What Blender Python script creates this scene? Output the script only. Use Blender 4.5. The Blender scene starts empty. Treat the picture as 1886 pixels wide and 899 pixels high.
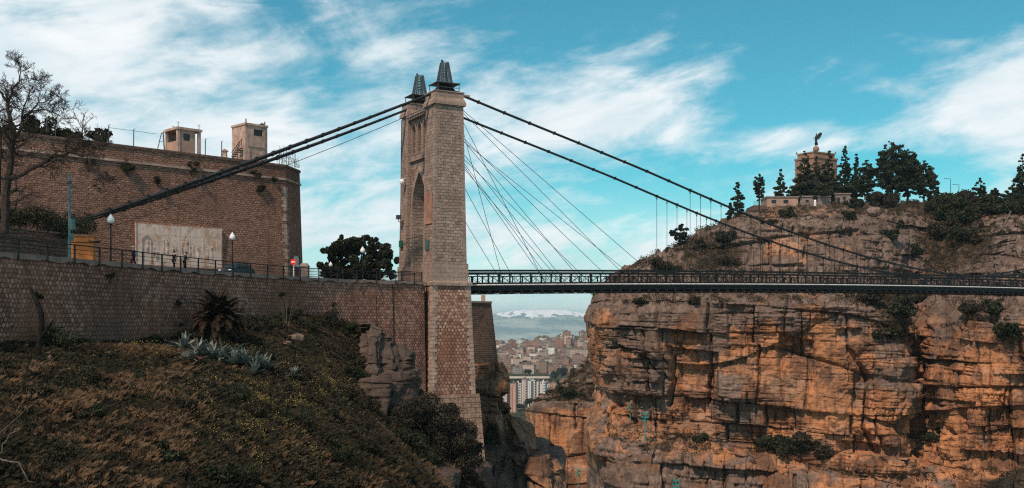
import bpy, math, random
import numpy as np
from mathutils import Vector, Matrix
from mathutils.geometry import tessellate_polygon

R = math.radians
random.seed(7)
rng = np.random.default_rng(7)
SC = bpy.context.scene
COL = SC.collection

# ------------------------------------------------------------------ camera
cam_d = bpy.data.cameras.new('camera'); cam = bpy.data.objects.new('camera', cam_d); COL.objects.link(cam)
FPX = 1900.0
cam_d.sensor_width = 36.0; cam_d.lens = FPX / 1886.0 * 36.0
cam_d.shift_y = 140.5 / 1886.0
cam.location = (0, 0, 0); cam.rotation_euler = (R(90), 0, 0)
cam_d.clip_start = 0.5; cam_d.clip_end = 60000
SC.camera = cam

# ------------------------------------------------------------------ light
SUN_AZ = R(209); SUN_EL = R(50)           # azimuth clockwise from +Y; the light comes from behind-left
sd = Vector((math.sin(SUN_AZ) * math.cos(SUN_EL), math.cos(SUN_AZ) * math.cos(SUN_EL), math.sin(SUN_EL)))
sl = bpy.data.lights.new('sun', 'SUN'); sl.energy = 3.7; sl.angle = R(2.5); sl.color = (1.0, 0.78, 0.62)
so = bpy.data.objects.new('sun', sl); COL.objects.link(so)
so.rotation_euler = (-sd).to_track_quat('-Z', 'Y').to_euler(); so.location = (0, 0, 80)

def build_world():
    w = bpy.data.worlds.new('World'); SC.world = w; w.use_nodes = True
    nt = w.node_tree; N = nt.nodes; L = nt.links; N.clear()
    def n(t, **k):
        x = N.new(t)
        for a, b in k.items(): setattr(x, a, b)
        return x
    def math_(op, a, b=None, c=None, clamp=False):
        x = n('ShaderNodeMath', operation=op, use_clamp=clamp)
        for i, v in enumerate((a, b, c)):
            if v is None: continue
            if isinstance(v, (int, float)): x.inputs[i].default_value = v
            else: L.new(v, x.inputs[i])
        return x.outputs[0]
    out = n('ShaderNodeOutputWorld'); bg = n('ShaderNodeBackground'); bg.inputs['Strength'].default_value = 0.1
    sky = n('ShaderNodeTexSky', sky_type='NISHITA', sun_disc=False, sun_elevation=SUN_EL, sun_rotation=SUN_AZ)
    sky.altitude = 600; sky.air_density = 1.0; sky.dust_density = 0.3; sky.ozone_density = 2.0
    tint = n('ShaderNodeMix', data_type='RGBA', blend_type='MULTIPLY'); tint.inputs[0].default_value = 1
    L.new(sky.outputs[0], tint.inputs[6]); tint.inputs[7].default_value = (0.40, 1.2, 1.07, 1)
    tc = n('ShaderNodeTexCoord'); sep = n('ShaderNodeSeparateXYZ'); L.new(tc.outputs['Generated'], sep.inputs[0])
    # cloud coordinates on the sky sphere, stretched along the horizon and tilted upwards to the right
    def cloud(sx, sz, scale, detail, dist, tilt, off, rough=0.55):
        zz = math_('SUBTRACT', math_('MULTIPLY', sep.outputs[2], sz), math_('MULTIPLY', sep.outputs[0], tilt))
        cx = n('ShaderNodeCombineXYZ')
        L.new(math_('MULTIPLY', sep.outputs[0], sx), cx.inputs[0])
        L.new(math_('MULTIPLY', sep.outputs[1], sx), cx.inputs[1])
        L.new(zz, cx.inputs[2])
        ad = n('ShaderNodeVectorMath', operation='ADD'); L.new(cx.outputs[0], ad.inputs[0]); ad.inputs[1].default_value = off
        t = n('ShaderNodeTexNoise'); t.inputs['Scale'].default_value = scale; t.inputs['Detail'].default_value = detail
        t.inputs['Roughness'].default_value = rough; t.inputs['Distortion'].default_value = dist
        L.new(ad.outputs[0], t.inputs['Vector']); return t.outputs[0]
    a = cloud(1.0, 2.4, 4.6, 10, 0.45, 0.30, (3.1, 1.7, 0.4), 0.58)
    b = cloud(1.0, 3.2, 11, 8, 0.4, 0.45, (8.1, 4.7, 2.2), 0.6)
    f = math_('ADD', math_('MULTIPLY', a, 0.68), math_('MULTIPLY', b, 0.32))
    # coverage: veil to the left, clear patch high in the middle, broken streaks near the horizon
    def bump(ax, az, rx, rz, amp):
        dx = math_('DIVIDE', math_('SUBTRACT', sep.outputs[0], ax), rx)
        dz = math_('DIVIDE', math_('SUBTRACT', sep.outputs[2], az), rz)
        q = math_('ADD', math_('MULTIPLY', dx, dx), math_('MULTIPLY', dz, dz))
        return math_('MULTIPLY', math_('POWER', 2.718, math_('MULTIPLY', q, -1.0)), amp)
    cov = math_('ADD', bump(-0.42, 0.25, 0.24, 0.12, 0.14), bump(-0.30, 0.16, 0.22, 0.05, 0.16))
    cov = math_('ADD', cov, bump(0.17, 0.29, 0.30, 0.05, -0.13))
    cov = math_('ADD', cov, bump(0.27, 0.19, 0.12, 0.035, -0.05))
    cov = math_('ADD', cov, bump(0.435, 0.185, 0.04, 0.028, 0.30))
    cov = math_('ADD', cov, bump(0.26, 0.165, 0.10, 0.016, 0.13))
    cov = math_('ADD', cov, bump(0.10, 0.19, 0.11, 0.02, 0.13))
    cov = math_('ADD', cov, bump(0.08, 0.06, 0.16, 0.045, 0.12))
    cov = math_('ADD', cov, bump(-0.19, 0.085, 0.12, 0.02, 0.10))
    cov = math_('ADD', cov, bump(0.36, 0.11, 0.14, 0.02, 0.08))
    f = math_('ADD', f, cov)
    r = n('ShaderNodeMapRange', interpolation_type='SMOOTHSTEP'); L.new(f, r.inputs[0])
    r.inputs[1].default_value = 0.45; r.inputs[2].default_value = 0.66
    # pale band low down
    low = n('ShaderNodeMapRange', interpolation_type='SMOOTHSTEP'); L.new(sep.outputs[2], low.inputs[0])
    low.inputs[1].default_value = 0.15; low.inputs[2].default_value = 0.0; low.inputs[3].default_value = 0; low.inputs[4].default_value = 0.9
    fac = math_('MAXIMUM', r.outputs[0], low.outputs[0], clamp=True)
    fac = math_('MULTIPLY', fac, 0.93)
    dens = n('ShaderNodeMapRange'); L.new(b, dens.inputs[0]); dens.inputs[1].default_value = 0.3; dens.inputs[2].default_value = 0.7
    ccol = n('ShaderNodeMix', data_type='RGBA'); L.new(dens.outputs[0], ccol.inputs[0])
    ccol.inputs[6].default_value = (6.8, 8.2, 8.8, 1); ccol.inputs[7].default_value = (10.2, 10.3, 10.4, 1)
    mx = n('ShaderNodeMix', data_type='RGBA'); L.new(fac, mx.inputs[0]); L.new(tint.outputs[2], mx.inputs[6]); L.new(ccol.outputs[2], mx.inputs[7])
    L.new(mx.outputs[2], bg.inputs[0]); L.new(bg.outputs[0], out.inputs[0])
build_world()
vs = SC.view_settings
vs.view_transform = 'Standard'; vs.look = 'None'; vs.exposure = 0.0; vs.gamma = 1.0
try: vs.use_curve_mapping = False
except Exception: pass
SC.cycles.max_bounces = 6; SC.cycles.diffuse_bounces = 3; SC.cycles.volume_bounces = 0
SC.cycles.transparent_max_bounces = 8; SC.cycles.use_denoising = False; SC.cycles.pixel_filter_type = 'BLACKMAN_HARRIS'; SC.cycles.filter_width = 1.2; SC.cycles.sample_clamp_indirect = 4.0

# ------------------------------------------------------------------ helpers
def P(x, y, d):
    """a point seen at photo pixel x, y and standing d metres in front of the camera"""
    return ((x - 943.0) / FPX * d, d, (590.0 - y) / FPX * d)

def fade(t): return t * t * t * (t * (t * 6 - 15) + 10)
def hsh(ix, iy, seed=0):
    h = (ix.astype(np.int64) * 374761393 + iy.astype(np.int64) * 668265263 + seed * 974634777) & 0xffffffff
    h = ((h ^ (h >> 13)) * 1274126177) & 0xffffffff
    h = ((h ^ (h >> 16)) * 2246822519) & 0xffffffff
    h = h ^ (h >> 15)
    return (h & 0xffffff) / float(0xffffff)
def pn(x, y, seed=0):
    x = np.asarray(x, float); y = np.asarray(y, float)
    ix = np.floor(x); iy = np.floor(y); fx = x - ix; fy = y - iy
    def g(a, b):
        t = hsh(ix + a, iy + b, seed) * 2 * np.pi
        return np.cos(t) * (fx - a) + np.sin(t) * (fy - b)
    u = fade(fx); v = fade(fy)
    return ((g(0, 0) * (1 - u) + g(1, 0) * u) * (1 - v) + (g(0, 1) * (1 - u) + g(1, 1) * u) * v) * 1.5
def fbm(x, y, octv=4, seed=0, gain=0.5):
    r = 0; a = 1.0; s = 0
    for i in range(octv):
        r = r + a * pn(x, y, seed + i * 17); s += a; a *= gain; x = x * 2.03 + 5.1; y = y * 2.03 + 1.7
    return r / s
def sstep(a, b, x):
    t = np.clip((x - a) / (b - a), 0, 1); return t * t * (3 - 2 * t)

def np_mesh(name, V, F, mat=None, parent=None, smooth=False, attrs=None, loc=None, uv=None):
    """fast mesh from arrays; F is (n,3) or (n,4)"""
    V = np.asarray(V, np.float32); F = np.asarray(F, np.int32); k = F.shape[1]
    me = bpy.data.meshes.new(name)
    me.vertices.add(len(V)); me.vertices.foreach_set('co', V.ravel())
    me.loops.add(F.size); me.loops.foreach_set('vertex_index', F.ravel())
    me.polygons.add(len(F)); me.polygons.foreach_set('loop_start', np.arange(0, F.size, k, dtype=np.int32))
    me.update(calc_edges=True)
    if smooth: me.polygons.foreach_set('use_smooth', np.ones(len(F), bool))
    if attrs:
        for an, av in attrs.items():
            at = me.attributes.new(an, 'FLOAT', 'POINT'); at.data.foreach_set('value', np.asarray(av, np.float32).ravel())
    if mat: me.materials.append(mat)
    o = bpy.data.objects.new(name, me); COL.objects.link(o)
    if parent: o.parent = parent
    if loc is not None: o.location = loc
    return o

def auto_uv(me):
    uvl = me.uv_layers.new(name='UVMap')
    nl = len(me.loops); npoly = len(me.polygons)
    vi = np.zeros(nl, np.int32); me.loops.foreach_get('vertex_index', vi)
    co = np.zeros(len(me.vertices) * 3, np.float32); me.vertices.foreach_get('co', co); co = co.reshape(-1, 3)
    nn = np.zeros(npoly * 3, np.float32); me.polygons.foreach_get('normal', nn); nn = nn.reshape(-1, 3)
    lt = np.zeros(npoly, np.int32); me.polygons.foreach_get('loop_total', lt)
    ln = np.repeat(nn, lt, axis=0); p = co[vi]
    flat = np.abs(ln[:, 2]) > 0.75
    hl = np.maximum(np.hypot(ln[:, 0], ln[:, 1]), 1e-5)
    tx = -ln[:, 1] / hl; ty = ln[:, 0] / hl
    u = np.where(flat, p[:, 0], p[:, 0] * tx + p[:, 1] * ty); v = np.where(flat, p[:, 1], p[:, 2])
    uvl.data.foreach_set('uv', np.stack([u, v], 1).astype(np.float32).ravel())

class MB:
    def __init__(s): s.v = []; s.f = []
    def add(s, vs_, fs):
        o = len(s.v); s.v += [tuple(map(float, q)) for q in vs_]; s.f += [tuple(i + o for i in f) for f in fs]; return s
    def box(s, x0, x1, y0, y1, z0, z1):
        return s.add([(x0,y0,z0),(x1,y0,z0),(x1,y1,z0),(x0,y1,z0),(x0,y0,z1),(x1,y0,z1),(x1,y1,z1),(x0,y1,z1)],
                     [(0,3,2,1),(4,5,6,7),(0,1,5,4),(1,2,6,5),(2,3,7,6),(3,0,4,7)])
    def frustum(s, a, b, z0, z1):
        """a, b = (x0,x1,y0,y1) rectangles at z0 and z1"""
        return s.add([(a[0],a[2],z0),(a[1],a[2],z0),(a[1],a[3],z0),(a[0],a[3],z0),(b[0],b[2],z1),(b[1],b[2],z1),(b[1],b[3],z1),(b[0],b[3],z1)],
                     [(0,3,2,1),(4,5,6,7),(0,1,5,4),(1,2,6,5),(2,3,7,6),(3,0,4,7)])
    def beam(s, a, b, w, h=None):
        """square bar from a to b"""
        a = Vector(a); b = Vector(b); d = (b - a)
        if d.length < 1e-6: return s
        d.normalize(); up = Vector((0, 0, 1)) if abs(d.z) < 0.95 else Vector((0, 1, 0))
        x = d.cross(up).normalized(); y = x.cross(d).normalized(); h = w if h is None else h
        q = [x * (w/2) * i + y * (h/2) * j for i, j in ((-1,-1),(1,-1),(1,1),(-1,1))]
        return s.add([a + k for k in q] + [b + k for k in q], [(0,1,2,3),(7,6,5,4),(0,4,5,1),(1,5,6,2),(2,6,7,3),(3,7,4,0)])
    def tube(s, pts, rad, n=6, cap=True):
        pts = [Vector(p) for p in pts]
        if not hasattr(rad, '__len__'): rad = [rad] * len(pts)
        o = len(s.v); ref = None
        for i, p in enumerate(pts):
            d = (pts[min(i+1, len(pts)-1)] - pts[max(i-1, 0)])
            if d.length < 1e-9: d = Vector((0,0,1))
            d.normalize()
            if ref is None: ref = d.cross(Vector((0.13, 0.99, 0.05)) if abs(d.y) < 0.9 else Vector((1,0,0))).normalized()
            else:
                ref = ref - d * ref.dot(d)
                ref = ref.normalized() if ref.length > 1e-6 else d.orthogonal().normalized()
            y = d.cross(ref)
            for k in range(n):
                a = 2 * math.pi * k / n
                s.v.append(tuple(p + (ref * math.cos(a) + y * math.sin(a)) * rad[i]))
        for i in range(len(pts) - 1):
            for k in range(n):
                s.f.append((o+i*n+k, o+i*n+(k+1)%n, o+(i+1)*n+(k+1)%n, o+(i+1)*n+k))
        if cap:
            s.f.append(tuple(o + k for k in range(n))[::-1]); s.f.append(tuple(o+(len(pts)-1)*n+k for k in range(n)))
        return s
    def lathe(s, prof, c=(0,0,0), n=12):
        o = len(s.v)
        for r, z in prof:
            for k in range(n):
                a = 2*math.pi*k/n; s.v.append((c[0]+r*math.cos(a), c[1]+r*math.sin(a), c[2]+z))
        for i in range(len(prof)-1):
            for k in range(n): s.f.append((o+i*n+k, o+i*n+(k+1)%n, o+(i+1)*n+(k+1)%n, o+(i+1)*n+k))
        s.f.append(tuple(o+k for k in range(n))[::-1]); s.f.append(tuple(o+(len(prof)-1)*n+k for k in range(n)))
        return s
    def prism(s, loops, axis, a, b):
        """polygon (first loop outer, others holes), given as 2D points; axis 'x': points are (y,z) extruded x a..b; 'y': points (x,z)"""
        def mk(p, t):
            return (t, p[0], p[1]) if axis == 'x' else ((p[0], t, p[1]) if axis == 'y' else (p[0], p[1], t))
        flat = [p for lp in loops for p in lp]
        tris = tessellate_polygon([[Vector((p[0], p[1], 0)) for p in lp] for lp in loops])
        o = len(s.v); n = len(flat)
        s.v += [mk(p, a) for p in flat] + [mk(p, b) for p in flat]
        for t in tris:
            s.f.append(tuple(o + i for i in t)); s.f.append(tuple(o + n + i for i in reversed(t)))
        k = 0
        for lp in loops:
            m = len(lp)
            for i in range(m):
                j = (i + 1) % m; s.f.append((o+k+i, o+k+j, o+n+k+j, o+n+k+i))
            k += m
        return s
    def map(s, fn): s.v = [tuple(fn(*p)) for p in s.v]; return s
    def build(s, name, mat, parent=None, loc=None, world=False, smooth=False, recalc=True, bevel=0):
        me = bpy.data.meshes.new(name)
        vs_ = s.v
        if world and parent is not None:
            l = parent.location; vs_ = [(p[0]-l[0], p[1]-l[1], p[2]-l[2]) for p in vs_]
        elif world and loc is not None:
            vs_ = [(p[0]-loc[0], p[1]-loc[1], p[2]-loc[2]) for p in vs_]
        me.from_pydata(vs_, [], s.f); me.update()
        if recalc:
            import bmesh
            bm = bmesh.new(); bm.from_mesh(me); bmesh.ops.recalc_face_normals(bm, faces=bm.faces)
            if bevel: bmesh.ops.bevel(bm, geom=list(bm.edges), offset=bevel, segments=1, affect='EDGES')
            bm.to_mesh(me); bm.free(); me.update()
        auto_uv(me)
        if smooth: me.polygons.foreach_set('use_smooth', np.ones(len(me.polygons), bool))
        if mat: me.materials.append(mat)
        o = bpy.data.objects.new(name, me); COL.objects.link(o)
        if parent: o.parent = parent
        if loc is not None: o.location = loc
        return o

def tag(o, label=None, cat=None, group=None, kind=None):
    if label: o['label'] = label
    if cat: o['category'] = cat
    if group: o['group'] = group
    if kind: o['kind'] = kind
    return o
def thing(name, label, cat, loc=(0,0,0), rz=0, group=None):
    o = bpy.data.objects.new(name, None); o.empty_display_size = 0.2; COL.objects.link(o)
    o.location = loc; o.rotation_euler = (0, 0, rz)
    return tag(o, label, cat, group)
def copy_tree(o, parent=None):
    kids = [c for c in bpy.data.objects if c.parent == o]
    c = o.copy(); COL.objects.link(c)
    if parent: c.parent = parent
    for k in kids: copy_tree(k, c)
    return c

# ------------------------------------------------------------------ materials
def newmat(name, rough=0.8, spec=0.2, metal=0.0):
    m = bpy.data.materials.new(name); m.use_nodes = True; nt = m.node_tree
    b = nt.nodes['Principled BSDF']; b.inputs['Roughness'].default_value = rough
    b.inputs['Specular IOR Level'].default_value = spec; b.inputs['Metallic'].default_value = metal
    return m, nt, b
def nd(nt, t, **k):
    x = nt.nodes.new(t)
    for a, b in k.items(): setattr(x, a, b)
    return x
def noise(nt, vec, scale, detail=4, rough=0.55, dist=0.0):
    t = nd(nt, 'ShaderNodeTexNoise'); t.inputs['Scale'].default_value = scale; t.inputs['Detail'].default_value = detail
    t.inputs['Roughness'].default_value = rough; t.inputs['Distortion'].default_value = dist
    if vec is not None: nt.links.new(vec, t.inputs['Vector'])
    return t.outputs[0]
def mapping(nt, vec, sc=(1,1,1), rot=(0,0,0)):
    m = nd(nt, 'ShaderNodeMapping'); m.inputs['Scale'].default_value = sc; m.inputs['Rotation'].default_value = rot
    nt.links.new(vec, m.inputs['Vector']); return m.outputs[0]
def mixc(nt, fac, a, b, mode='MIX'):
    m = nd(nt, 'ShaderNodeMix', data_type='RGBA', blend_type=mode)
    for i, v in ((0, fac), (6, a), (7, b)):
        if isinstance(v, (int, float)): m.inputs[i].default_value = v
        elif isinstance(v, (tuple, list)): m.inputs[i].default_value = (*v[:3], 1)
        else: nt.links.new(v, m.inputs[i])
    return m.outputs[2]
def rng_(nt, v, a, b, c=0.0, d=1.0, smooth=True):
    m = nd(nt, 'ShaderNodeMapRange'); 
    if smooth: m.interpolation_type = 'SMOOTHSTEP'
    nt.links.new(v, m.inputs[0]); m.inputs[1].default_value = a; m.inputs[2].default_value = b
    m.inputs[3].default_value = c; m.inputs[4].default_value = d; return m.outputs[0]
def bumpn(nt, b, h, dist, strength=1.0):
    x = nd(nt, 'ShaderNodeBump'); x.inputs['Distance'].default_value = dist; x.inputs['Strength'].default_value = strength
    nt.links.new(h, x.inputs['Height']); nt.links.new(x.outputs[0], b.inputs['Normal']); return x
def mth(nt, op, a, b):
    x = nd(nt, 'ShaderNodeMath', operation=op)
    for i, v in enumerate((a, b)):
        if isinstance(v, (int, float)): x.inputs[i].default_value = v
        else: nt.links.new(v, x.inputs[i])
    return x.outputs[0]

def mat_plain(name, col, rough=0.7, spec=0.2, metal=0.0, var=0.35, scale=3.0, bump=0.0):
    m, nt, b = newmat(name, rough, spec, metal)
    tc = nd(nt, 'ShaderNodeTexCoord').outputs['Object']
    f = noise(nt, tc, scale, 5, 0.6)
    c = mixc(nt, rng_(nt, f, 0.3, 0.7), tuple(v * (1 - var) for v in col), tuple(min(1, v * (1 + var * 0.6)) for v in col))
    nt.links.new(c, b.inputs['Base Color'])
    if bump: bumpn(nt, b, f, bump)
    return m
def wm(c): return (min(1, c[0] * 1.10), c[1] * 0.95, c[2] * 0.87)
def mat_stone(name, c1, c2, mortar, bw, bh, ms=0.02, smooth=0.1, stain=(0.10, 0.075, 0.06), stain_amt=0.6, warm=None, jit=0.06, bump=0.05, big=0.12, offset=0.5, squash=1.0, streak=0.5):
    c1, c2, mortar, stain = wm(c1), wm(c2), wm(mortar), wm(stain)
    m, nt, b = newmat(name, 0.9, 0.1)
    uv = nd(nt, 'ShaderNodeTexCoord').outputs['UV']
    nz = nd(nt, 'ShaderNodeTexNoise'); nz.inputs['Scale'].default_value = 0.9; nz.inputs['Detail'].default_value = 4; nt.links.new(uv, nz.inputs['Vector'])
    sub = nd(nt, 'ShaderNodeVectorMath', operation='SUBTRACT'); nt.links.new(nz.outputs['Color'], sub.inputs[0]); sub.inputs[1].default_value = (0.5, 0.5, 0.5)
    scl = nd(nt, 'ShaderNodeVectorMath', operation='SCALE'); nt.links.new(sub.outputs[0], scl.inputs[0]); scl.inputs['Scale'].default_value = jit * 4
    add = nd(nt, 'ShaderNodeVectorMath', operation='ADD'); nt.links.new(uv, add.inputs[0]); nt.links.new(scl.outputs[0], add.inputs[1])
    br = nd(nt, 'ShaderNodeTexBrick'); br.offset = offset; br.squash = squash; nt.links.new(add.outputs[0], br.inputs['Vector'])
    br.inputs['Scale'].default_value = 1; br.inputs['Brick Width'].default_value = bw; br.inputs['Row Height'].default_value = bh
    br.inputs['Mortar Size'].default_value = ms; br.inputs['Mortar Smooth'].default_value = smooth
    br.inputs['Color1'].default_value = (*c1, 1); br.inputs['Color2'].default_value = (*c2, 1); br.inputs['Mortar'].default_value = (*mortar, 1)
    col = br.outputs['Color']
    # per-area variation, damp stains and runs below ledges
    v1 = noise(nt, uv, big, 6, 0.62, 0.4); v2 = noise(nt, uv, 1.7, 5, 0.65)
    col = mixc(nt, rng_(nt, v2, 0.35, 0.7, 0, 0.45), col, tuple(x * 1.25 for x in c2))
    if warm: col = mixc(nt, rng_(nt, noise(nt, uv, big * 1.6, 5, 0.6, 0.6), 0.5, 0.68, 0, 0.75), col, warm)
    col = mixc(nt, rng_(nt, v1, 0.42, 0.68, 0, stain_amt), col, stain)
    st = noise(nt, mapping(nt, uv, (0.9, 0.07, 1)), 1.0, 5, 0.6)
    col = mixc(nt, rng_(nt, st, 0.52, 0.72, 0, streak), col, tuple(x * 0.7 for x in stain))
    spk = noise(nt, uv, 5.5, 2, 0.5)
    col = mixc(nt, rng_(nt, spk, 0.56, 0.7, 0, 0.55), col, tuple(x * 0.35 for x in stain))
    nt.links.new(col, b.inputs['Base Color'])
    h = mth(nt, 'ADD', mth(nt, 'MULTIPLY', br.outputs['Fac'], -1.0), mth(nt, 'MULTIPLY', noise(nt, uv, 6, 4, 0.6), 0.9))
    bumpn(nt, b, h, bump)
    return m
def mat_hex(name, c1, c2, mortar, size=0.42, stain=(0.10, 0.07, 0.055), stain_amt=0.6, warm=None, bump=0.05, big=0.1):
    """hexagonal rubble facing in wall coordinates (metres)"""
    c1, c2, mortar, stain = wm(c1), wm(c2), wm(mortar), wm(stain)
    m, nt, b = newmat(name, 0.9, 0.1); L = nt.links
    uv = nd(nt, 'ShaderNodeTexCoord').outputs['UV']
    nz = nd(nt, 'ShaderNodeTexNoise'); nz.inputs['Scale'].default_value = 1.3; nz.inputs['Detail'].default_value = 3; L.new(uv, nz.inputs['Vector'])
    def vm(op, a, b_=None, s=None):
        x = nd(nt, 'ShaderNodeVectorMath', operation=op)
        for i, v in enumerate((a, b_)):
            if v is None: continue
            if isinstance(v, tuple): x.inputs[i].default_value = v
            else: L.new(v, x.inputs[i])
        if s is not None: x.inputs['Scale'].default_value = s
        return x
    w = vm('SCALE', vm('SUBTRACT', nz.outputs['Color'], (.5, .5, .5)).outputs[0], s=0.32).outputs[0]
    p = vm('SCALE', vm('ADD', uv, w).outputs[0], s=1.0 / size).outputs[0]
    r = (1.0, 1.7320508, 1.0); h = (0.5, 0.8660254, 0.5)
    def cell(q):   # q mod r - r/2
        f = vm('FRACTION', vm('DIVIDE', q, r).outputs[0]).outputs[0]; return vm('SUBTRACT', vm('MULTIPLY', f, r).outputs[0], h).outputs[0]
    a = cell(p); c = cell(vm('SUBTRACT', p, h).outputs[0])
    def flat(v): return vm('MULTIPLY', v, (1, 1, 0)).outputs[0]
    a = flat(a); c = flat(c)
    la = vm('LENGTH', a).outputs['Value']; lc = vm('LENGTH', c).outputs['Value']
    lt = mth(nt, 'LESS_THAN', la, lc)
    mx = nd(nt, 'ShaderNodeMix', data_type='VECTOR'); L.new(lt, mx.inputs[0]); L.new(c, mx.inputs[4]); L.new(a, mx.inputs[5]); g = mx.outputs[1]
    ab = vm('ABSOLUTE', g).outputs[0]; d1 = vm('DOT_PRODUCT', ab, (0.5, 0.8660254, 0)).outputs['Value']
    sx = nd(nt, 'ShaderNodeSeparateXYZ'); L.new(ab, sx.inputs[0]); dist = mth(nt, 'MAXIMUM', d1, sx.outputs[0])        # 0 centre .. 0.5 edge
    cid = vm('SNAP', vm('ADD', vm('SUBTRACT', flat(p), g).outputs[0], (.01, .01, 0)).outputs[0], (0.25, 0.25, 1)).outputs[0]
    wn = nd(nt, 'ShaderNodeTexWhiteNoise'); L.new(cid, wn.inputs['Vector'])
    col = mixc(nt, wn.outputs['Value'], c1, c2)
    v1 = noise(nt, uv, big, 6, 0.62, 0.4)
    col = mixc(nt, rng_(nt, noise(nt, uv, 2.2, 5, 0.65), 0.35, 0.7, 0, 0.4), col, tuple(x * 0.55 for x in c1))
    edge = rng_(nt, dist, 0.36, 0.47)
    bigm = rng_(nt, noise(nt, uv, 0.16, 4, 0.6), 0.35, 0.6, 0.35, 1.0)
    col = mixc(nt, mth(nt, 'MULTIPLY', edge, bigm), col, mortar)
    if warm: col = mixc(nt, rng_(nt, noise(nt, uv, big * 1.6, 5, 0.6, 0.6), 0.5, 0.68, 0, 0.7), col, warm)
    col = mixc(nt, rng_(nt, v1, 0.44, 0.68, 0, stain_amt), col, stain)
    st = noise(nt, mapping(nt, uv, (0.8, 0.06, 1)), 1.0, 5, 0.6)
    col = mixc(nt, rng_(nt, st, 0.5, 0.72, 0, 0.55), col, tuple(x * 0.75 for x in stain))
    L.new(col, b.inputs['Base Color'])
    bumpn(nt, b, mth(nt, 'ADD', mth(nt, 'MULTIPLY', edge, -1.0), mth(nt, 'MULTIPLY', noise(nt, uv, 7, 4, 0.6), 0.8)), bump)
    return m
def mat_leaf(name, c1, c2, scale=0.8, rough=0.75):
    m, nt, b = newmat(name, rough, 0.12)
    tc = nd(nt, 'ShaderNodeTexCoord').outputs['Object']
    f = noise(nt, tc, scale, 3, 0.6); g = noise(nt, tc, scale * 9, 2, 0.5)
    c = mixc(nt, rng_(nt, mth(nt, 'ADD', mth(nt, 'MULTIPLY', f, 0.6), mth(nt, 'MULTIPLY', g, 0.4)), 0.38, 0.62), c1, c2)
    nt.links.new(c, b.inputs['Base Color'])
    return m
M = {}
M['iron'] = mat_plain('iron', (0.010, 0.012, 0.013), 0.6, 0.25, 0.0, 0.4, 2)
M['iron_grey'] = mat_plain('iron_grey', (0.09, 0.10, 0.10), 0.5, 0.35, 0.3)
M['cable'] = mat_plain('cable', (0.02, 0.022, 0.024), 0.6, 0.3)
M['pipe'] = mat_plain('pipe', (0.68, 0.64, 0.6), 0.55, 0.3)
M['concrete'] = mat_plain('concrete', (0.50, 0.34, 0.265), 0.9, 0.1, 0, 0.35, 1.5, 0.02)
M['concrete_dark'] = mat_plain('concrete_dark', (0.26, 0.20, 0.17), 0.9, 0.1, 0, 0.3, 2)
M['dark_opening'] = mat_plain('dark_opening', (0.012, 0.014, 0.015), 0.3, 0.5)
M['glass'] = mat_plain('glass', (0.02, 0.035, 0.04), 0.08, 0.8)
M['white_globe'] = mat_plain('white_globe', (0.8, 0.8, 0.78), 0.3, 0.4, 0, 0.05)
M['orange_panel'] = mat_plain('orange_panel', (0.62, 0.21, 0.06), 0.7, 0.2, 0, 0.15, 2)
M['teal_metal'] = mat_plain('teal_metal', (0.13, 0.24, 0.23), 0.5, 0.3)
M['aqua_metal'] = mat_plain('aqua_metal', (0.03, 0.30, 0.26), 0.5, 0.3)
M['asphalt'] = mat_plain('asphalt', (0.05, 0.05, 0.05), 0.9, 0.1)
M['paving'] = mat_plain('paving', (0.22, 0.18, 0.16), 0.9, 0.1)
M['bark'] = mat_plain('bark', (0.055, 0.042, 0.035), 0.95, 0.05, 0, 0.5, 4)
M['bark_pale'] = mat_plain('bark_pale', (0.17, 0.14, 0.115), 0.95, 0.05, 0, 0.4, 4)
M['bark_dead'] = mat_plain('bark_dead', (0.02, 0.017, 0.015), 0.95, 0.05, 0, 0.4, 4)
M['tower_stone'] = mat_stone('tower_stone', (0.19, 0.152, 0.132), (0.38, 0.318, 0.28), (0.09, 0.07, 0.062), 0.62, 0.36, 0.022, 0.15, (0.15, 0.105, 0.085), 0.5, bump=0.08, big=0.2, streak=0.35)
M['tower_trim'] = mat_stone('tower_trim', (0.26, 0.215, 0.19), (0.35, 0.295, 0.262), (0.2, 0.155, 0.13), 1.1, 0.5, 0.012, 0.1, (0.16, 0.12, 0.10), 0.45, bump=0.04, big=0.3, streak=0.4)
M['abutment_stone'] = mat_hex('abutment_stone', (0.22, 0.13, 0.10), (0.58, 0.42, 0.34), (0.11, 0.062, 0.048), 0.44, (0.17, 0.095, 0.068), 0.45, (0.36, 0.155, 0.09), 0.07, 0.12)
M['wall_stone'] = mat_hex('wall_stone', (0.20, 0.112, 0.086), (0.52, 0.32, 0.25), (0.085, 0.046, 0.036), 0.37, (0.13, 0.082, 0.066), 0.8, (0.26, 0.11, 0.065), 0.07, 0.07)
M['coping'] = mat_plain('coping', (0.27, 0.19, 0.155), 0.9, 0.1, 0, 0.3, 1.2, 0.02)
M['fort_stone'] = mat_stone('fort_stone', (0.19, 0.11, 0.085), (0.37, 0.24, 0.185), (0.085, 0.055, 0.042), 0.46, 0.24, 0.03, 0.4, (0.12, 0.075, 0.06), 0.75, (0.25, 0.14, 0.095), 0.14, 0.12, 0.05)
M['fort_dark'] = mat_stone('fort_dark', (0.12, 0.088, 0.072), (0.20, 0.15, 0.12), (0.06, 0.046, 0.04), 0.6, 0.3, 0.03, 0.3, (0.08, 0.06, 0.05), 0.6, None, 0.1, 0.08, 0.07)
M['quoin'] = mat_plain('quoin', (0.42, 0.30, 0.235), 0.9, 0.1, 0, 0.4, 1.2, 0.03)
M['leaf_dark'] = mat_leaf('leaf_dark', (0.010, 0.015, 0.008), (0.050, 0.055, 0.028))
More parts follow.
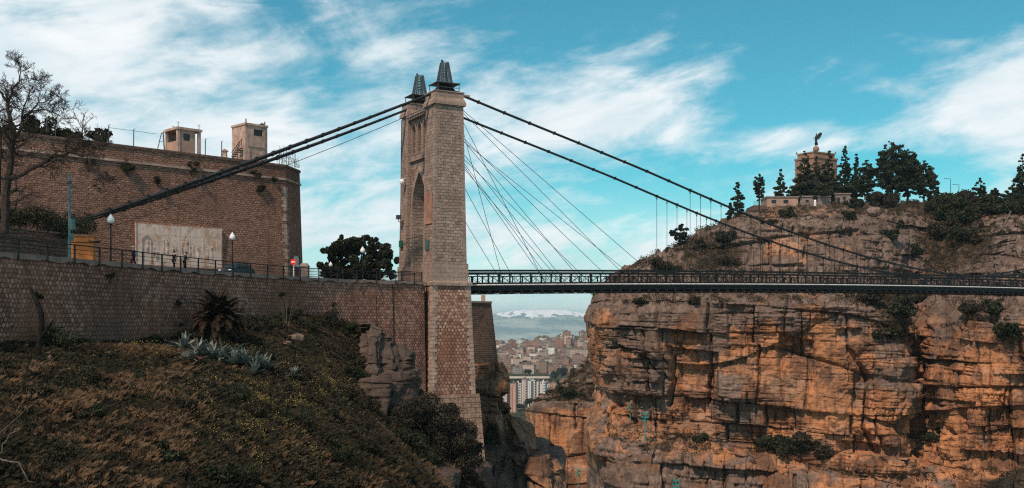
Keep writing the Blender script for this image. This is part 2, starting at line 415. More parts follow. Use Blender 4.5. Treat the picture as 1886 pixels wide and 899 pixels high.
M['leaf_pine'] = mat_leaf('leaf_pine', (0.010, 0.015, 0.010), (0.060, 0.068, 0.036), 0.5)
M['leaf_brown'] = mat_leaf('leaf_brown', (0.020, 0.018, 0.012), (0.060, 0.048, 0.030), 0.5); M['brush'] = mat_leaf('brush', (0.015, 0.014, 0.010), (0.062, 0.052, 0.036), 0.9)
M['leaf_olive'] = mat_leaf('leaf_olive', (0.022, 0.019, 0.012), (0.075, 0.056, 0.032))
M['leaf_agave'] = mat_leaf('leaf_agave', (0.07, 0.085, 0.07), (0.27, 0.29, 0.25), 1.5, 0.5)
M['leaf_palm'] = mat_leaf('leaf_palm', (0.010, 0.010, 0.006), (0.045, 0.027, 0.014), 2)
M['dry_grass'] = mat_leaf('dry_grass', (0.038, 0.026, 0.016), (0.16, 0.098, 0.055), 0.35)
M['green_grass'] = mat_leaf('green_grass', (0.012, 0.012, 0.008), (0.040, 0.034, 0.018), 0.4)
M['flower'] = mat_leaf('flower', (0.22, 0.16, 0.05), (0.45, 0.33, 0.09), 3)
M['pink_wall'] = mat_plain('pink_wall', (0.42, 0.27, 0.20), 0.9, 0.1, 0, 0.2, 0.4)

# ------------------------------------------------------------------ foliage
def quads(cent, size, seed, flat=0.0, aspect=1.0):
    """one randomly turned leaf quad per centre"""
    g = np.random.default_rng(seed); n = len(cent)
    a = g.normal(size=(n, 3)); a /= np.linalg.norm(a, axis=1)[:, None]
    b = g.normal(size=(n, 3)); b -= a * (a * b).sum(1)[:, None]; b /= np.linalg.norm(b, axis=1)[:, None]
    if flat: a[:, 2] *= (1 - flat); b[:, 2] *= (1 - flat)
    s = size * g.uniform(0.6, 1.3, n)[:, None]
    V = np.stack([cent - a * s * aspect - b * s * .5, cent + a * s * aspect * .2 - b * s, cent + a * s * aspect + b * s * .3, cent - a * s * .2 + b * s], 1).reshape(-1, 3)
    return V, np.arange(n * 4).reshape(-1, 4)
def clumps(cs, rs, n, seed, sq=0.75, hollow=0.35):
    """leaf positions in clumps: cs centres, rs radii; thin shells so that gaps stay between clumps"""
    g = np.random.default_rng(seed); cs = np.asarray(cs, float); rs = np.asarray(rs, float)
    w = rs ** 2; w = w / w.sum(); idx = g.choice(len(cs), n, p=w)
    d = g.normal(size=(n, 3)); d /= np.linalg.norm(d, axis=1)[:, None]
    r = rs[idx] * (hollow + (1 - hollow) * g.uniform(0, 1, n) ** 0.5) * g.uniform(0.8, 1.12, n)
    p = d * r[:, None]; p[:, 2] *= sq
    return cs[idx] + p
# ------------------------------------------------------------------ rock surfaces
def rock_mat(name, grey=(0.15, 0.10, 0.08), dark=(0.05, 0.034, 0.027), orange=(0.48, 0.21, 0.095), pale=(0.30, 0.215, 0.17), soil=(0.055, 0.038, 0.024)):
    m, nt, b = newmat(name, 0.92, 0.08)
    tc = nd(nt, 'ShaderNodeTexCoord').outputs['Object']
    tone = nd(nt, 'ShaderNodeAttribute', attribute_name='tone').outputs['Fac']
    veg = nd(nt, 'ShaderNodeAttribute', attribute_name='veg').outputs['Fac']
    blk = nd(nt, 'ShaderNodeAttribute', attribute_name='block').outputs['Fac']
    n1 = noise(nt, tc, 0.13, 6, 0.65, 0.5); n2 = noise(nt, tc, 0.9, 6, 0.7); n3 = noise(nt, tc, 0.035, 4, 0.6)
    st = noise(nt, mapping(nt, tc, (0.9, 0.9, 0.10)), 1.0, 6, 0.62, 0.3)
    gc = mixc(nt, rng_(nt, n2, 0.35, 0.68), grey, pale)
    gc = mixc(nt, rng_(nt, n1, 0.45, 0.7, 0, 0.7), gc, dark)
    oc = mixc(nt, rng_(nt, n2, 0.3, 0.7), orange, tuple(min(1, v * 1.35) for v in orange))
    oc = mixc(nt, rng_(nt, n1, 0.48, 0.64, 0, 0.75), oc, (0.40, 0.25, 0.175))
    oc = mixc(nt, rng_(nt, noise(nt, tc, 0.10, 6, 0.72, 0.8), 0.47, 0.58, 0, 0.85), oc, (0.13, 0.065, 0.042))
    oc = mixc(nt, rng_(nt, noise(nt, tc, 0.21, 4, 0.6, 1.0), 0.56, 0.66, 0, 0.55), oc, (0.34, 0.125, 0.03))
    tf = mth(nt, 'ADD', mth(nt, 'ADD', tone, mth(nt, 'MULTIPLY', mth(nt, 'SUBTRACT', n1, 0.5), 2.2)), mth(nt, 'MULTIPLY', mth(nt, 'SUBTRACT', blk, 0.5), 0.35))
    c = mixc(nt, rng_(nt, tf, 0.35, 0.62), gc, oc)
    c = mixc(nt, rng_(nt, st, 0.50, 0.66, 0, 0.6), c, tuple(v * 1.1 for v in dark))
    c = mixc(nt, mth(nt, 'MULTIPLY', blk, 0.75), c, mixc(nt, 0.62, c, (0.10, 0.065, 0.045)))
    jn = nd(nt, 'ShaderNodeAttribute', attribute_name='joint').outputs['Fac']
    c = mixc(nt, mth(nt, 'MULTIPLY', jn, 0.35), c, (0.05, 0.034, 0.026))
    sc_ = mixc(nt, rng_(nt, noise(nt, tc, 0.8, 5, 0.7), 0.4, 0.65), soil, tuple(v * 2.2 for v in soil))
    vf = mth(nt, 'ADD', veg, mth(nt, 'MULTIPLY', mth(nt, 'SUBTRACT', noise(nt, tc, 0.4, 6, 0.7), 0.5), 1.1))
    c = mixc(nt, rng_(nt, vf, 0.42, 0.6), c, sc_)
    nt.links.new(c, b.inputs['Base Color'])
    bumpn(nt, b, mth(nt, 'ADD', noise(nt, tc, 2.2, 7, 0.75), mth(nt, 'MULTIPLY', noise(nt, mapping(nt, tc, (0.35, 0.35, 2.2)), 1.0, 5, 0.65, 0.4), 0.6)), 0.22)
    return m

def strata(p, z, h, w, amp, crack, seed, tilt=0.03, warp=0.35, vj=0.5):
    """jointed beds: bed height h, block width w, block offset amp, depth of the open joints"""
    zw = z + h * warp * fbm(p / (h * 9), z / (h * 9), 2, seed) + 0.03 * fbm(p / 1.3, z / 1.3, 2, seed + 60) + p * tilt
    t = zw / h + 1.3 * pn(zw / h / 3.1, p / 90 + 0.5, seed + 40); i = np.floor(t); fr = t - i
    ww = w * (0.5 + 1.3 * hsh(i, i * 0 + 5, seed))
    q = (p + h * 0.12 * fbm(z / h / 1.2, p / h / 4, 2, seed + 9) + z * 0.12 * (hsh(i, i * 0 + 4, seed + 15) - 0.5)) / ww + hsh(i, i * 0, seed + 1) * 7
    j = np.floor(q); fq = q - j
    off = (hsh(i, j, seed + 2) - 0.5) * amp + (hsh(i, i * 0 + 9, seed + 6) - 0.5) * amp * 1.2
    # flat block faces, each a little tilted; beds lean out towards the top and leave an overhang above the joint
    off = off + (fr - 0.5) * amp * 0.5 * (hsh(i, j, seed + 12) - 0.6) + (fq - 0.5) * amp * (hsh(i, j, seed + 13) - 0.5) * 0.8
    ez = np.minimum(fr, 1 - fr) * h; eq = np.minimum(fq, 1 - fq) * ww
    g = hsh(i, j, seed + 4); open_ = np.clip(hsh(i, np.floor(p / (w * 1.7)), seed + 5) * 2.0 - 0.9, 0.0, 1.1)
    cw = 0.15 + 0.022 * h
    lz = np.exp(-(ez / cw) ** 2) * open_; lq = np.exp(-(eq / cw) ** 2) * (g > vj)
    ck = -crack * np.maximum(lz, lq); rnd = 0
    return off + ck, hsh(i, j, seed + 8), np.maximum(lz, lq)

def loft(name, stations, ncol, rowdiv, mat, seed=0, rock=1.0, feats=(), tonefn=None, vegfn=None, smallh=0.8, wrap_left=None, big=1.0, mid=1.0, rugged=None, ret=False):
    """surface through stations: each a list of (px x, px y, depth) from its foot to its top"""
    S = np.array([[P(*q) for q in st] for st in stations])              # (ns, nr, 3)
    PX = np.array([[q[0] for q in st] for st in stations], float)
    PY = np.array([[q[1] for q in st] for st in stations], float)
    ns, nr = S.shape[:2]
    # columns spaced by length
    d = np.r_[0, np.cumsum(np.linalg.norm(np.diff(S[:, nr // 2], axis=0), axis=1) + 1e-3)]
    # finer columns where the face is seen
    xi = np.linspace(0, d[-1], 4000); xp = np.interp(xi, d, PX[:, nr // 2]); seen = np.interp(xi, d, np.gradient(PX[:, nr // 2], d))
    dn = np.where((xp > PX.min() + 2) & (xp < 1930) & (np.abs(seen) > 0.8), 1.0, 0.16); cdf = np.cumsum(dn); tc = np.interp(np.linspace(0, cdf[-1], ncol), np.r_[0, cdf], np.r_[0, xi])
    rows = np.concatenate([np.linspace(i, i + 1, n, endpoint=False) for i, n in enumerate(rowdiv)] + [[nr - 1]])
    def interp(A):
        # smooth (Catmull-like) interpolation along columns, linear up the rows with soft corners
        B = np.empty((ncol, nr))
        for r in range(nr):
            m = np.gradient(A[:, r], d); i = np.clip(np.searchsorted(d, tc, side='right') - 1, 0, ns - 2)
            h = d[i+1] - d[i]; t = (tc - d[i]) / h
            B[:, r] = (2*t**3-3*t**2+1)*A[i, r] + (t**3-2*t**2+t)*h*m[i]*0.8 + (-2*t**3+3*t**2)*A[i+1, r] + (t**3-t**2)*h*m[i+1]*0.8
        i = np.clip(np.floor(rows).astype(int), 0, nr - 2); t = rows - i
        return B[:, i] * (1 - t) + B[:, i + 1] * t
    G = np.stack([interp(S[:, :, k]) for k in range(3)], -1)
    px = interp(PX); py = interp(PY)
    nc, nrw = G.shape[:2]
    du = np.gradient(G, axis=0); dv = np.gradient(G, axis=1)
    N = np.cross(du, dv); N /= np.maximum(np.linalg.norm(N, axis=2), 1e-6)[..., None]
    flip = np.sign((N * -G).sum(-1).mean()); N *= flip
    # smooth the normals so that corners stay tidy
    for _ in range(6):
        N[1:-1, 1:-1] = (N[1:-1, 1:-1] * 2 + N[:-2, 1:-1] + N[2:, 1:-1] + N[1:-1, :-2] + N[1:-1, 2:]) / 6
    N /= np.maximum(np.linalg.norm(N, axis=2), 1e-6)[..., None]
    p = np.broadcast_to(tc[:, None], (nc, nrw)); z = G[..., 2]
    steep = sstep(0.93, 0.4, np.abs(N[..., 2])); st_l = 0.62 + 0.38 * steep
    a1, b1, j1 = strata(p, z, 6.5, 11.0, 3.0 * big, 1.8, seed + 11, 0.05, vj=0.3)
    a2, b2, j2 = strata(p, z, 2.4, 4.2, 1.3 * mid, 1.2, seed + 21, 0.04, vj=0.4)
    a3, b3, j3 = strata(p, z, smallh * 1.2, 2.2, 0.36, 0.5, seed + 31, 0.03, vj=0.6)
    a4, b4, j4 = strata(p, z, 0.5, 7.0, 0.10, 0.12, seed + 35, 0.03, vj=2)
    rg = np.ones_like(p) if rugged is None else rugged(px, py)
    sm_ = sstep(0.02, 0.22, fbm(p / 15, z / 12, 3, seed + 57)); rg = rg * (1 - 0.8 * sm_)
    a5, b5, j5 = strata(p, z, 17.0, 4.6, 1.5 * big, 0.9, seed + 37, 0.02, vj=0.15)
    a5 = a5 * sstep(-0.25, 0.1, fbm(p / 20, z / 14, 2, seed + 39)) * st_l * rock
    but = fbm(p / 24, z / 80, 3, seed + 41) * 3.0 * big
    patch = sstep(-0.3, 0.15, fbm(p / 9, z / 7, 3, seed + 51))
    D = (a1 * (0.5 + 0.5 * rg) + a2 * (0.3 + 0.7 * patch) * rg + a3 * (0.2 + 0.8 * patch) * (0.15 + 0.85 * rg) + a4 * (0.4 + 0.6 * rg) + but + fbm(p / 1.1, z / 0.8, 4, seed + 61) * 0.16 + np.abs(fbm(p / 3.5, z / 3.0, 4, seed + 63)) * -0.9) * st_l * rock + a5
    D *= 0.35 + 0.65 * sstep(1078, 1150, px) if name == 'cliff' else 1.0
    Dz = (1 - steep) * (fbm(p / 8, G[..., 1] / 8, 4, seed + 71) * 1.2 + fbm(p / 1.2, G[..., 1] / 1.2, 3, seed + 81) * 0.3 + np.maximum(fbm(p / 3.5, G[..., 1] / 3.5, 2, seed + 83) - 0.1, 0) * 2.0) * rock
    for ft in feats: D += ft(px, py)
    # beds step out sideways, loose ground swells upwards
    H_ = N.copy(); H_[..., 2] = 0
    for _ in range(25): H_[1:-1, 1:-1] = (H_[1:-1, 1:-1] * 2 + H_[:-2, 1:-1] + H_[2:, 1:-1] + H_[1:-1, :-2] + H_[1:-1, 2:]) / 6
    H_ /= np.maximum(np.linalg.norm(H_, axis=2), 1e-4)[..., None]
    G = G + H_ * D[..., None]; G[..., 2] += Dz
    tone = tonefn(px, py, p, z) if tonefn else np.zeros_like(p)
    veg = vegfn(px, py, p, z) if vegfn else np.zeros_like(p)
    veg = np.maximum(veg, (1 - steep) * 0.40)
    idx = np.arange(nc * nrw).reshape(nc, nrw)
    F = np.stack([idx[:-1, :-1], idx[1:, :-1], idx[1:, 1:], idx[:-1, 1:]], -1).reshape(-1, 4)
    if flip < 0: F = F[:, ::-1]
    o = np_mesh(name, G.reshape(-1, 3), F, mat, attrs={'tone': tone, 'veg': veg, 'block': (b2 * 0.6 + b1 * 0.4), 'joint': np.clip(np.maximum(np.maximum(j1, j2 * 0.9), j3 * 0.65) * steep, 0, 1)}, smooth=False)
    return o, G, px, py, N

def box_feat(x0, x1, y0, y1, depth, soft=3, bottom=25, slant=0.0):
    """a recess with a sharp roof that runs out downwards"""
    def f(px, py):
        yy = py - slant * (px - x0) + 2.5 * pn(px / 9, py / 9, 5)
        return -depth * sstep(x0 - soft, x0 + soft, px) * sstep(x1 + soft, x1 - soft, px) * sstep(y0 - 1.5, y0 + 1.5, yy) * sstep(y1 + bottom, y1 - bottom, yy)
    return f
def crack_feat(pts, w, depth):
    """an open joint along a line of (x, y) pixels"""
    def f(px, py):
        r = np.full(px.shape, 1e9)
        for (ax, ay), (bx, by) in zip(pts[:-1], pts[1:]):
            dx, dy = bx - ax, by - ay; t = np.clip(((px - ax) * dx + (py - ay) * dy) / (dx * dx + dy * dy), 0, 1)
            q = np.hypot(px - ax - t * dx + 3 * pn(py / 14, px / 14, 8), py - ay - t * dy + 2 * pn(px / 14, py / 14, 3)); r = np.minimum(r, q)
        return -depth * np.exp(-(r / w) ** 2)
    return f
def bulge(cx, cy, rx, ry, amp):
    return lambda px, py: amp * np.exp(-((px - cx) / rx) ** 2 - ((py - cy) / ry) ** 2)

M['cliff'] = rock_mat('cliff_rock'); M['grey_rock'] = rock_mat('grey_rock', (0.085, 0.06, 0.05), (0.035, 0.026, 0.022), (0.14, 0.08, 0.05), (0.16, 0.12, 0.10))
def cl(x, *rows):
    return [(x if len(r) == 2 else r[0], r[-2], r[-1]) for r in rows]
# rows: foot, lower cliff edge, ledge, main cliff edge, broken slope, rock band foot, rock band top, crest, plateau behind
cliff_st = [
 cl(1104, (1180,1000,330), (1180,800,330), (1180,700,330), (1150,600,330), (1150,545,330), (1160,530,330), (1170,515,330), (1180,505,330), (1190,520,430)),
 cl(1104, (1085,1000,240), (1082,830,240), (1104,716,252), (1094,640,248), (1090,572,250), (1100,545,254), (1118,522,258), (1138,501,264), (1150,520,420)),
 cl(1118, (1100,1000,224), (1103,800,225), (1125,742,236), (1108,600,238), (1112,552,241), (1125,520,248), (1140,503,253), (1160,487,259), (1170,500,420)),
 cl(1165, (1150,1000,214), (1150,825,220), (1165,785,229), (1160,590,233), (1160,540,236), (1166,512,244), (1180,492,250), (1195,474,258), (1210,490,420)),
 cl(1230, (1230,1000,212), (1230,835,220), (1230,805,228), (1230,570,227), (1230,525,234), (1230,500,241), (1232,474,248), (1238,455,258), (1250,470,420)),
 cl(1310, (1310,1000,210), (1310,850,217), (1310,815,225), (1310,560,223), (1310,515,232), (1310,490,240), (1310,455,250), (1300,421,276), (1300,440,430)),
 cl(1390, (1390,1000,209), (1390,856,216), (1390,825,223), (1390,560,221), (1390,512,230), (1390,500,236), (1394,425,243), (1375,394,315), (1375,420,440)),
 cl(1470, (1470,1000,208), (1470,870,215), (1470,850,220), (1470,560,219), (1470,510,229), (1470,500,236), (1470,418,243), (1462,380,330), (1462,410,450)),
 cl(1560, (1560,1000,208), (1560,880,214), (1560,868,217), (1560,565,218), (1560,515,229), (1560,502,238), (1560,420,244), (1560,376,335), (1560,400,450)),
 cl(1640, (1640,1000,208), (1640,890,213), (1640,875,215), (1640,570,219), (1640,520,232), (1640,500,242), (1640,432,249), (1650,373,335), (1650,400,450)),
 cl(1700, (1700,1000,212), (1700,890,214), (1700,870,219), (1700,640,231), (1700,560,242), (1700,515,254), (1710,455,272), (1720,372,335), (1720,400,450)),
 cl(1765, (1765,1000,205), (1765,885,209), (1765,868,211), (1765,590,216), (1765,540,228), (1765,505,242), (1775,440,266), (1790,372,330), (1790,400,450)),
 cl(1860, (1860,1000,200), (1860,885,202), (1860,868,206), (1860,560,208), (1860,515,214), (1862,480,218), (1868,424,223), (1890,380,315), (1890,400,450)),
 cl(1980, (1980,1000,196), (1980,885,198), (1980,868,202), (1980,560,204), (1980,515,210), (1982,480,214), (1988,424,219), (2010,385,305), (2010,400,450)),
 cl(2200, (2200,1000,196), (2200,885,198), (2200,868,202), (2200,600,206), (2200,560,226), (2200,530,234), (2200,460,244), (2220,400,300), (2220,410,450)),
 cl(2700, (2700,1000,190), (2700,885,192), (2700,868,196), (2700,560,200), (2700,515,208), (2700,480,214), (2700,430,224), (2720,400,300), (2720,410,450)),
]
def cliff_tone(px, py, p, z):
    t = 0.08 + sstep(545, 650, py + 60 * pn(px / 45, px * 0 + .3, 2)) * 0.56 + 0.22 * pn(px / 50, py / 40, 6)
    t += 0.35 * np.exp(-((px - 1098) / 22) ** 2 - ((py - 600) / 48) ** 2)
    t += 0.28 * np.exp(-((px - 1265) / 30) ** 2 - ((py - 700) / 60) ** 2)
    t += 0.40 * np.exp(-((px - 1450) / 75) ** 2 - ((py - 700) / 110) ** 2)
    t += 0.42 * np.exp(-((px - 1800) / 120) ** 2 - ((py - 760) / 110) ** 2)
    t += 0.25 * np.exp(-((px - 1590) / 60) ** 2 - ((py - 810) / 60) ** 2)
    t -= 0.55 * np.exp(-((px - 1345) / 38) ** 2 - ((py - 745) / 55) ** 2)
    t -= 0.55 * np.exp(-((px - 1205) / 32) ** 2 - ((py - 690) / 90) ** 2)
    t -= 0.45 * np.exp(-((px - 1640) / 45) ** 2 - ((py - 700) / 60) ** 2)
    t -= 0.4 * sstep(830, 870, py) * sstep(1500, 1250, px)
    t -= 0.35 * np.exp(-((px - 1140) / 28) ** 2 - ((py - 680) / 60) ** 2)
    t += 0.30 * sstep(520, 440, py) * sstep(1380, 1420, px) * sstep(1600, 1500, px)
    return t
def cliff_veg(px, py, p, z):
    v = 0.55 * sstep(425, 385, py) + 0.75 * np.exp(-((px - 1320) / 55) ** 2 - ((py - 470) / 35) ** 2)
    v += 0.9 * np.exp(-((px - 1755) / 75) ** 2 - ((py - 450) / 60) ** 2)
    v += 0.75 * np.exp(-((px - 1650) / 60) ** 2 - ((py - 590) / 45) ** 2)
    v += 0.5 * np.exp(-((px - 1860) / 50) ** 2 - ((py - 620) / 45) ** 2)
    v += 0.3 * np.exp(-((py - 540) / 25) ** 2)
    v += 0.55 * np.exp(-((px - 1230) / 130) ** 2 - ((py - 815) / 22) ** 2)
    return v
def rugged(px, py):
    r = 1.0 - 0.65 * np.exp(-((px - 1455) / 70) ** 2 - ((py - 700) / 90) ** 2) - 0.5 * np.exp(-((px - 1270) / 35) ** 2 - ((py - 710) / 60) ** 2)
    return r
feats = [
 box_feat(1240, 1322, 640, 720, 2.2, 3, 40, 0.10), box_feat(1436, 1500, 614, 660, 2.6, 3, 40, 0.22),
 box_feat(1340, 1372, 560, 640, 1.0, 3, 30), box_feat(1540, 1585, 605, 625, 1.4, 3, 14),
 box_feat(1545, 1650, 812, 832, 3.0, 6, 12, 0.13), box_feat(1765, 2000, 828, 850, 2.8, 4, 14, 0.10),
 box_feat(1712, 1800, 735, 745, 1.6, 4, 12, 0.08), box_feat(1590, 1660, 768, 775, 1.8, 4, 10, 0.25),
 crack_feat([(1694, 640), (1699, 700), (1692, 760), (1694, 850)], 5, 7.0), crack_feat([(1236, 640), (1240, 700), (1236, 745)], 3, 4.0),
 crack_feat([(1306, 690), (1304, 740)], 3, 3.0), crack_feat([(1860, 720), (1861, 765)], 2.5, 2.4), crack_feat([(1748, 795), (1750, 802)], 5, 2.5),
 crack_feat([(1180, 560), (1200, 640), (1196, 720)], 2.5, 2.5), crack_feat([(1560, 640), (1600, 700), (1590, 790), (1625, 850)], 3, 2.5),
 crack_feat([(1120, 640), (1180, 646), (1235, 700)], 2.5, 2.0),
 bulge(1215, 690, 30, 130, 2.5), bulge(1345, 740, 40, 70, 2.2), bulge(1640, 700, 30, 90, 2.4), bulge(1450, 800, 70, 60, 1.5), bulge(1590, 700, 25, 60, -2.0),
 bulge(1800, 760, 60, 80, 1.5), bulge(1420, 580, 40, 20, 1.6),
]
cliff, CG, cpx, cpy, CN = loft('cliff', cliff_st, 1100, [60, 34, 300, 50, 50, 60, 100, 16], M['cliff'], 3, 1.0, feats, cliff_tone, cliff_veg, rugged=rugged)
tag(cliff, kind='structure')

# orange side cliff further down the gorge with its rubble slope
spur_st = [
 [(958,1000,300), (962,900,300), (966,756,300), (974,752,310), (985,800,345)],
 [(970,1000,288), (972,900,289), (976,750,291), (984,743,312), (995,790,350)],
 [(1000,1000,284), (1000,900,285), (1000,744,288), (1004,728,318), (1010,790,355)],
 [(1040,1000,284), (1040,900,285), (1040,742,288), (1036,704,326), (1040,780,360)],
 [(1075,1000,282), (1075,900,283), (1075,744,287), (1064,676,332), (1064,760,365)],
 [(1110,1000,280), (1110,900,281), (1110,750,285), (1092,640,330), (1094,740,365)],
 [(1180,1000,276), (1180,900,277), (1180,750,281), (1180,650,320), (1180,740,365)],
]
def spur_tone(px, py, p, z):
    return 1.0 * sstep(742, 765, py) - 0.5 * np.exp(-((px - 985) / 10) ** 2) - 0.3 * np.exp(-((px - 1060) / 4) ** 2)
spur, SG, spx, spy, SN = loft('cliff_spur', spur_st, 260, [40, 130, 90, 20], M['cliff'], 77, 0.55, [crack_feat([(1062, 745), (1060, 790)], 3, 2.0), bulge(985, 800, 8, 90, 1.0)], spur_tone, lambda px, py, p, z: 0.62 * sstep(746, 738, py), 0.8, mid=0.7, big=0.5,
     rugged=lambda a, b: 0.5 + 0 * a)
tag(spur, kind='structure')

# rock outcrop on the near side of the gorge, behind the tower foot
crag_st = [
 [(800,1050,150), (800,900,150), (806,700,146), (806,668,146), (800,660,150), (800,690,168)],
 [(862,1050,138), (862,900,140), (862,700,143), (868,672,144), (868,660,148), (866,690,165)],
 [(915,1050,134), (918,900,137), (916,755,140), (918,680,143), (912,668,147), (908,690,165)],
 [(945,1050,131), (948,900,134), (944,800,138), (938,746,141), (936,690,146), (934,720,165)],
 [(968,1050,129), (968,900,132), (960,805,136), (954,774,140), (949,757,146), (945,800,165)],
 [(998,1050,128), (996,900,131), (986,840,135), (982,800,140), (978,772,146), (972,820,165)],
 [(1018,1050,130), (1016,900,134), (1012,860,138), (1010,826,143), (1004,806,150), (994,850,168)],
 [(1024,1050,150), (1020,900,156), (1016,870,160), (1014,840,164), (1008,826,168), (1000,860,185)],
]
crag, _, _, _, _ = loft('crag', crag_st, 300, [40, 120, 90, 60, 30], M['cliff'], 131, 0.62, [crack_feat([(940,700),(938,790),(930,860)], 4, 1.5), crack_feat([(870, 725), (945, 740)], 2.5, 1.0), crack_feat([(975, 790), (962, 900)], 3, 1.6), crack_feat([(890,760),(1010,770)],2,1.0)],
     lambda px, py, p, z: 0.25 * sstep(760, 690, py) + 0.42, lambda px, py, p, z: 0.2 + 0 * px, 0.5)
tag(crag, kind='structure')

# ------------------------------------------------------------------ far country: valley, ridge, mountains
def land_mat():
    m, nt, b = newmat('valley_land', 0.95, 0.05)
    tc = nd(nt, 'ShaderNodeTexCoord').outputs['Object']
    c = mixc(nt, rng_(nt, noise(nt, tc, 0.004, 6, 0.6), 0.4, 0.6), (0.045, 0.05, 0.028), (0.14, 0.10, 0.06))
    c = mixc(nt, rng_(nt, noise(nt, tc, 0.02, 5, 0.7), 0.5, 0.62, 0, 0.7), c, (0.02, 0.028, 0.016))
    sep = nd(nt, 'ShaderNodeSeparateXYZ'); nt.links.new(tc, sep.inputs[0])
    c = mixc(nt, rng_(nt, sep.outputs[1], 3300, 4200), c, (0.07, 0.12, 0.05))
    nt.links.new(c, b.inputs['Base Color']); return m
def ground_z(x, y):
    zz = np.interp(y, [0, 250, 600, 1000, 1100, 1150, 1350, 1420, 1500, 2200, 2400, 2700, 3300, 4300, 5000, 6200, 10000, 30000],
                      [-135, -135, -125, -106, -99, -97, -93, -80, -77, -50, -52, -95, -160, -160, -112, -230, -250, -250])
    zz = zz + sstep(1500, 2200, y) * sstep(2900, 2400, y) * (18 * np.exp(-((x - 190 - 0.02 * (y - 2300)) / 130) ** 2) + 4 * pn(x / 160, y / 300, 4) - 8 * np.exp(-((x + 40) / 90) ** 2))
    zz = zz + sstep(4000, 5000, y) * sstep(6200, 5000, y) * (10 * fbm(x / 700, y / 900, 3, 9))
    return zz + 1.5 * fbm(x / 90, y / 90, 3, 5)
ys = np.concatenate([np.linspace(-400, 700, 24), np.linspace(740, 2900, 160), np.geomspace(2950, 30000, 60)])
xs = np.concatenate([np.linspace(-14000, -1300, 22), np.linspace(-1200, 1200, 140), np.linspace(1300, 14000, 22)])
GX, GY = np.meshgrid(xs, ys, indexing='ij'); GZ = ground_z(GX, GY)
idx = np.arange(GX.size).reshape(GX.shape)
FQ = np.stack([idx[:-1, :-1], idx[1:, :-1], idx[1:, 1:], idx[:-1, 1:]], -1).reshape(-1, 4)
tag(np_mesh('ground', np.stack([GX, GY, GZ], -1).reshape(-1, 3), FQ, land_mat(), smooth=True), kind='structure')

def mountain():
    m, nt, b = newmat('mountain_rock', 0.95, 0.05)
    tc = nd(nt, 'ShaderNodeTexCoord').outputs['Object']
    sn = nd(nt, 'ShaderNodeAttribute', attribute_name='snow').outputs['Fac']
    base = mixc(nt, rng_(nt, noise(nt, tc, 0.0022, 7, 0.65), 0.4, 0.6), (0.14, 0.22, 0.24), (0.34, 0.40, 0.37))
    base = mixc(nt, rng_(nt, noise(nt, tc, 0.006, 4, 0.6), 0.62, 0.68, 0, 0.6), base, (0.3, 0.3, 0.27))
    f = mth(nt, 'ADD', sn, mth(nt, 'MULTIPLY', mth(nt, 'SUBTRACT', noise(nt, tc, 0.009, 7, 0.75), 0.5), 1.7))
    c = mixc(nt, rng_(nt, f, 0.46, 0.56), base, (0.85, 0.87, 0.9))
    nt.links.new(c, b.inputs['Base Color'])
    X, Y = np.meshgrid(np.linspace(-4500, 5000, 420), np.linspace(9200, 14500, 160), indexing='ij')
    t = (Y - 9200) / 5300
    crest = 96 + 16 * fbm(X / 420, X * 0, 4, 3) + 42 * np.exp(-((X - 130) / 240) ** 2) + 36 * np.exp(-((X - 480) / 240) ** 2) + 10 * np.exp(-((X - 900) / 200) ** 2)
    rise = sstep(0.0, 0.62, t) * sstep(1.25, 0.7, t)
    rid = 1 - np.abs(fbm(X / 620, Y / 1500, 5, 21)) * 2
    Z = -252 + (crest + 252) * rise * (0.80 + 0.20 * rid) + 10 * fbm(X / 160, Y / 260, 4, 31) * rise
    snow = (Z - 4) / 105 + 1.0 * fbm(X / 90, Y / 420, 4, 44)
    idx = np.arange(X.size).reshape(X.shape)
    F = np.stack([idx[:-1, :-1], idx[1:, :-1], idx[1:, 1:], idx[:-1, 1:]], -1).reshape(-1, 4)
    tag(np_mesh('mountains', np.stack([X, Y, Z], -1).reshape(-1, 3), F, m, smooth=True, attrs={'snow': snow}), kind='structure')
mountain()

# air: even haze round the camera and all the land
def haze():
    m = bpy.data.materials.new('haze_air'); m.use_nodes = True; nt = m.node_tree; nt.nodes.clear()
    out = nd(nt, 'ShaderNodeOutputMaterial'); v = nd(nt, 'ShaderNodeVolumePrincipled')
    v.inputs['Color'].default_value = (0.74, 0.93, 1.0, 1); v.inputs['Density'].default_value = 0.000062; v.inputs['Anisotropy'].default_value = 0.1
    nt.links.new(v.outputs[0], out.inputs['Volume'])
    o = MB().box(-14500, 14500, -500, 30100, -262, 170).build('haze', m); tag(o, kind='stuff'); return o
haze()
# ------------------------------------------------------------------ the suspension bridge
TH = R(28); TO = Vector((-8.83, 119.0, 0.0))
def TW(u, v, z):
    """bridge coordinates (along, across, up) to world"""
    return Vector((TO.x + u * math.cos(TH) - v * math.sin(TH), TO.y + u * math.sin(TH) + v * math.cos(TH), z))
bridge = thing('suspension_bridge', 'suspension bridge with a pale masonry tower, dark cables and iron truss deck over the gorge', 'bridge', (TO.x, TO.y, 0), TH)
def emp(name, parent, label=None):
    o = bpy.data.objects.new(name, None); o.empty_display_size = 0.2; COL.objects.link(o); o.parent = parent
    if label: o['label'] = label
    return o
def arch_pts(c, w, z0, zs, za, n=9):
    """pointed arch outline from lower left, over the apex, to lower right: points (v, z)"""
    h = w / 2; H = za - zs; r = (h * h + H * H) / (2 * h)
    L = []
    a_max = math.asin(min(1, H / r))
    for i in range(n + 1):
        a = a_max * i / n
        L.append((c - h + r - r * math.cos(a), zs + r * math.sin(a)))
    Rr = [(2 * c - p[0], p[1]) for p in reversed(L[:-1])]
    return [(c - h, z0)] + L + Rr + [(c + h, z0)]
def taper(z):
    t = max(0.0, min(1.0, (26.0 - z) / 21.8)); return t
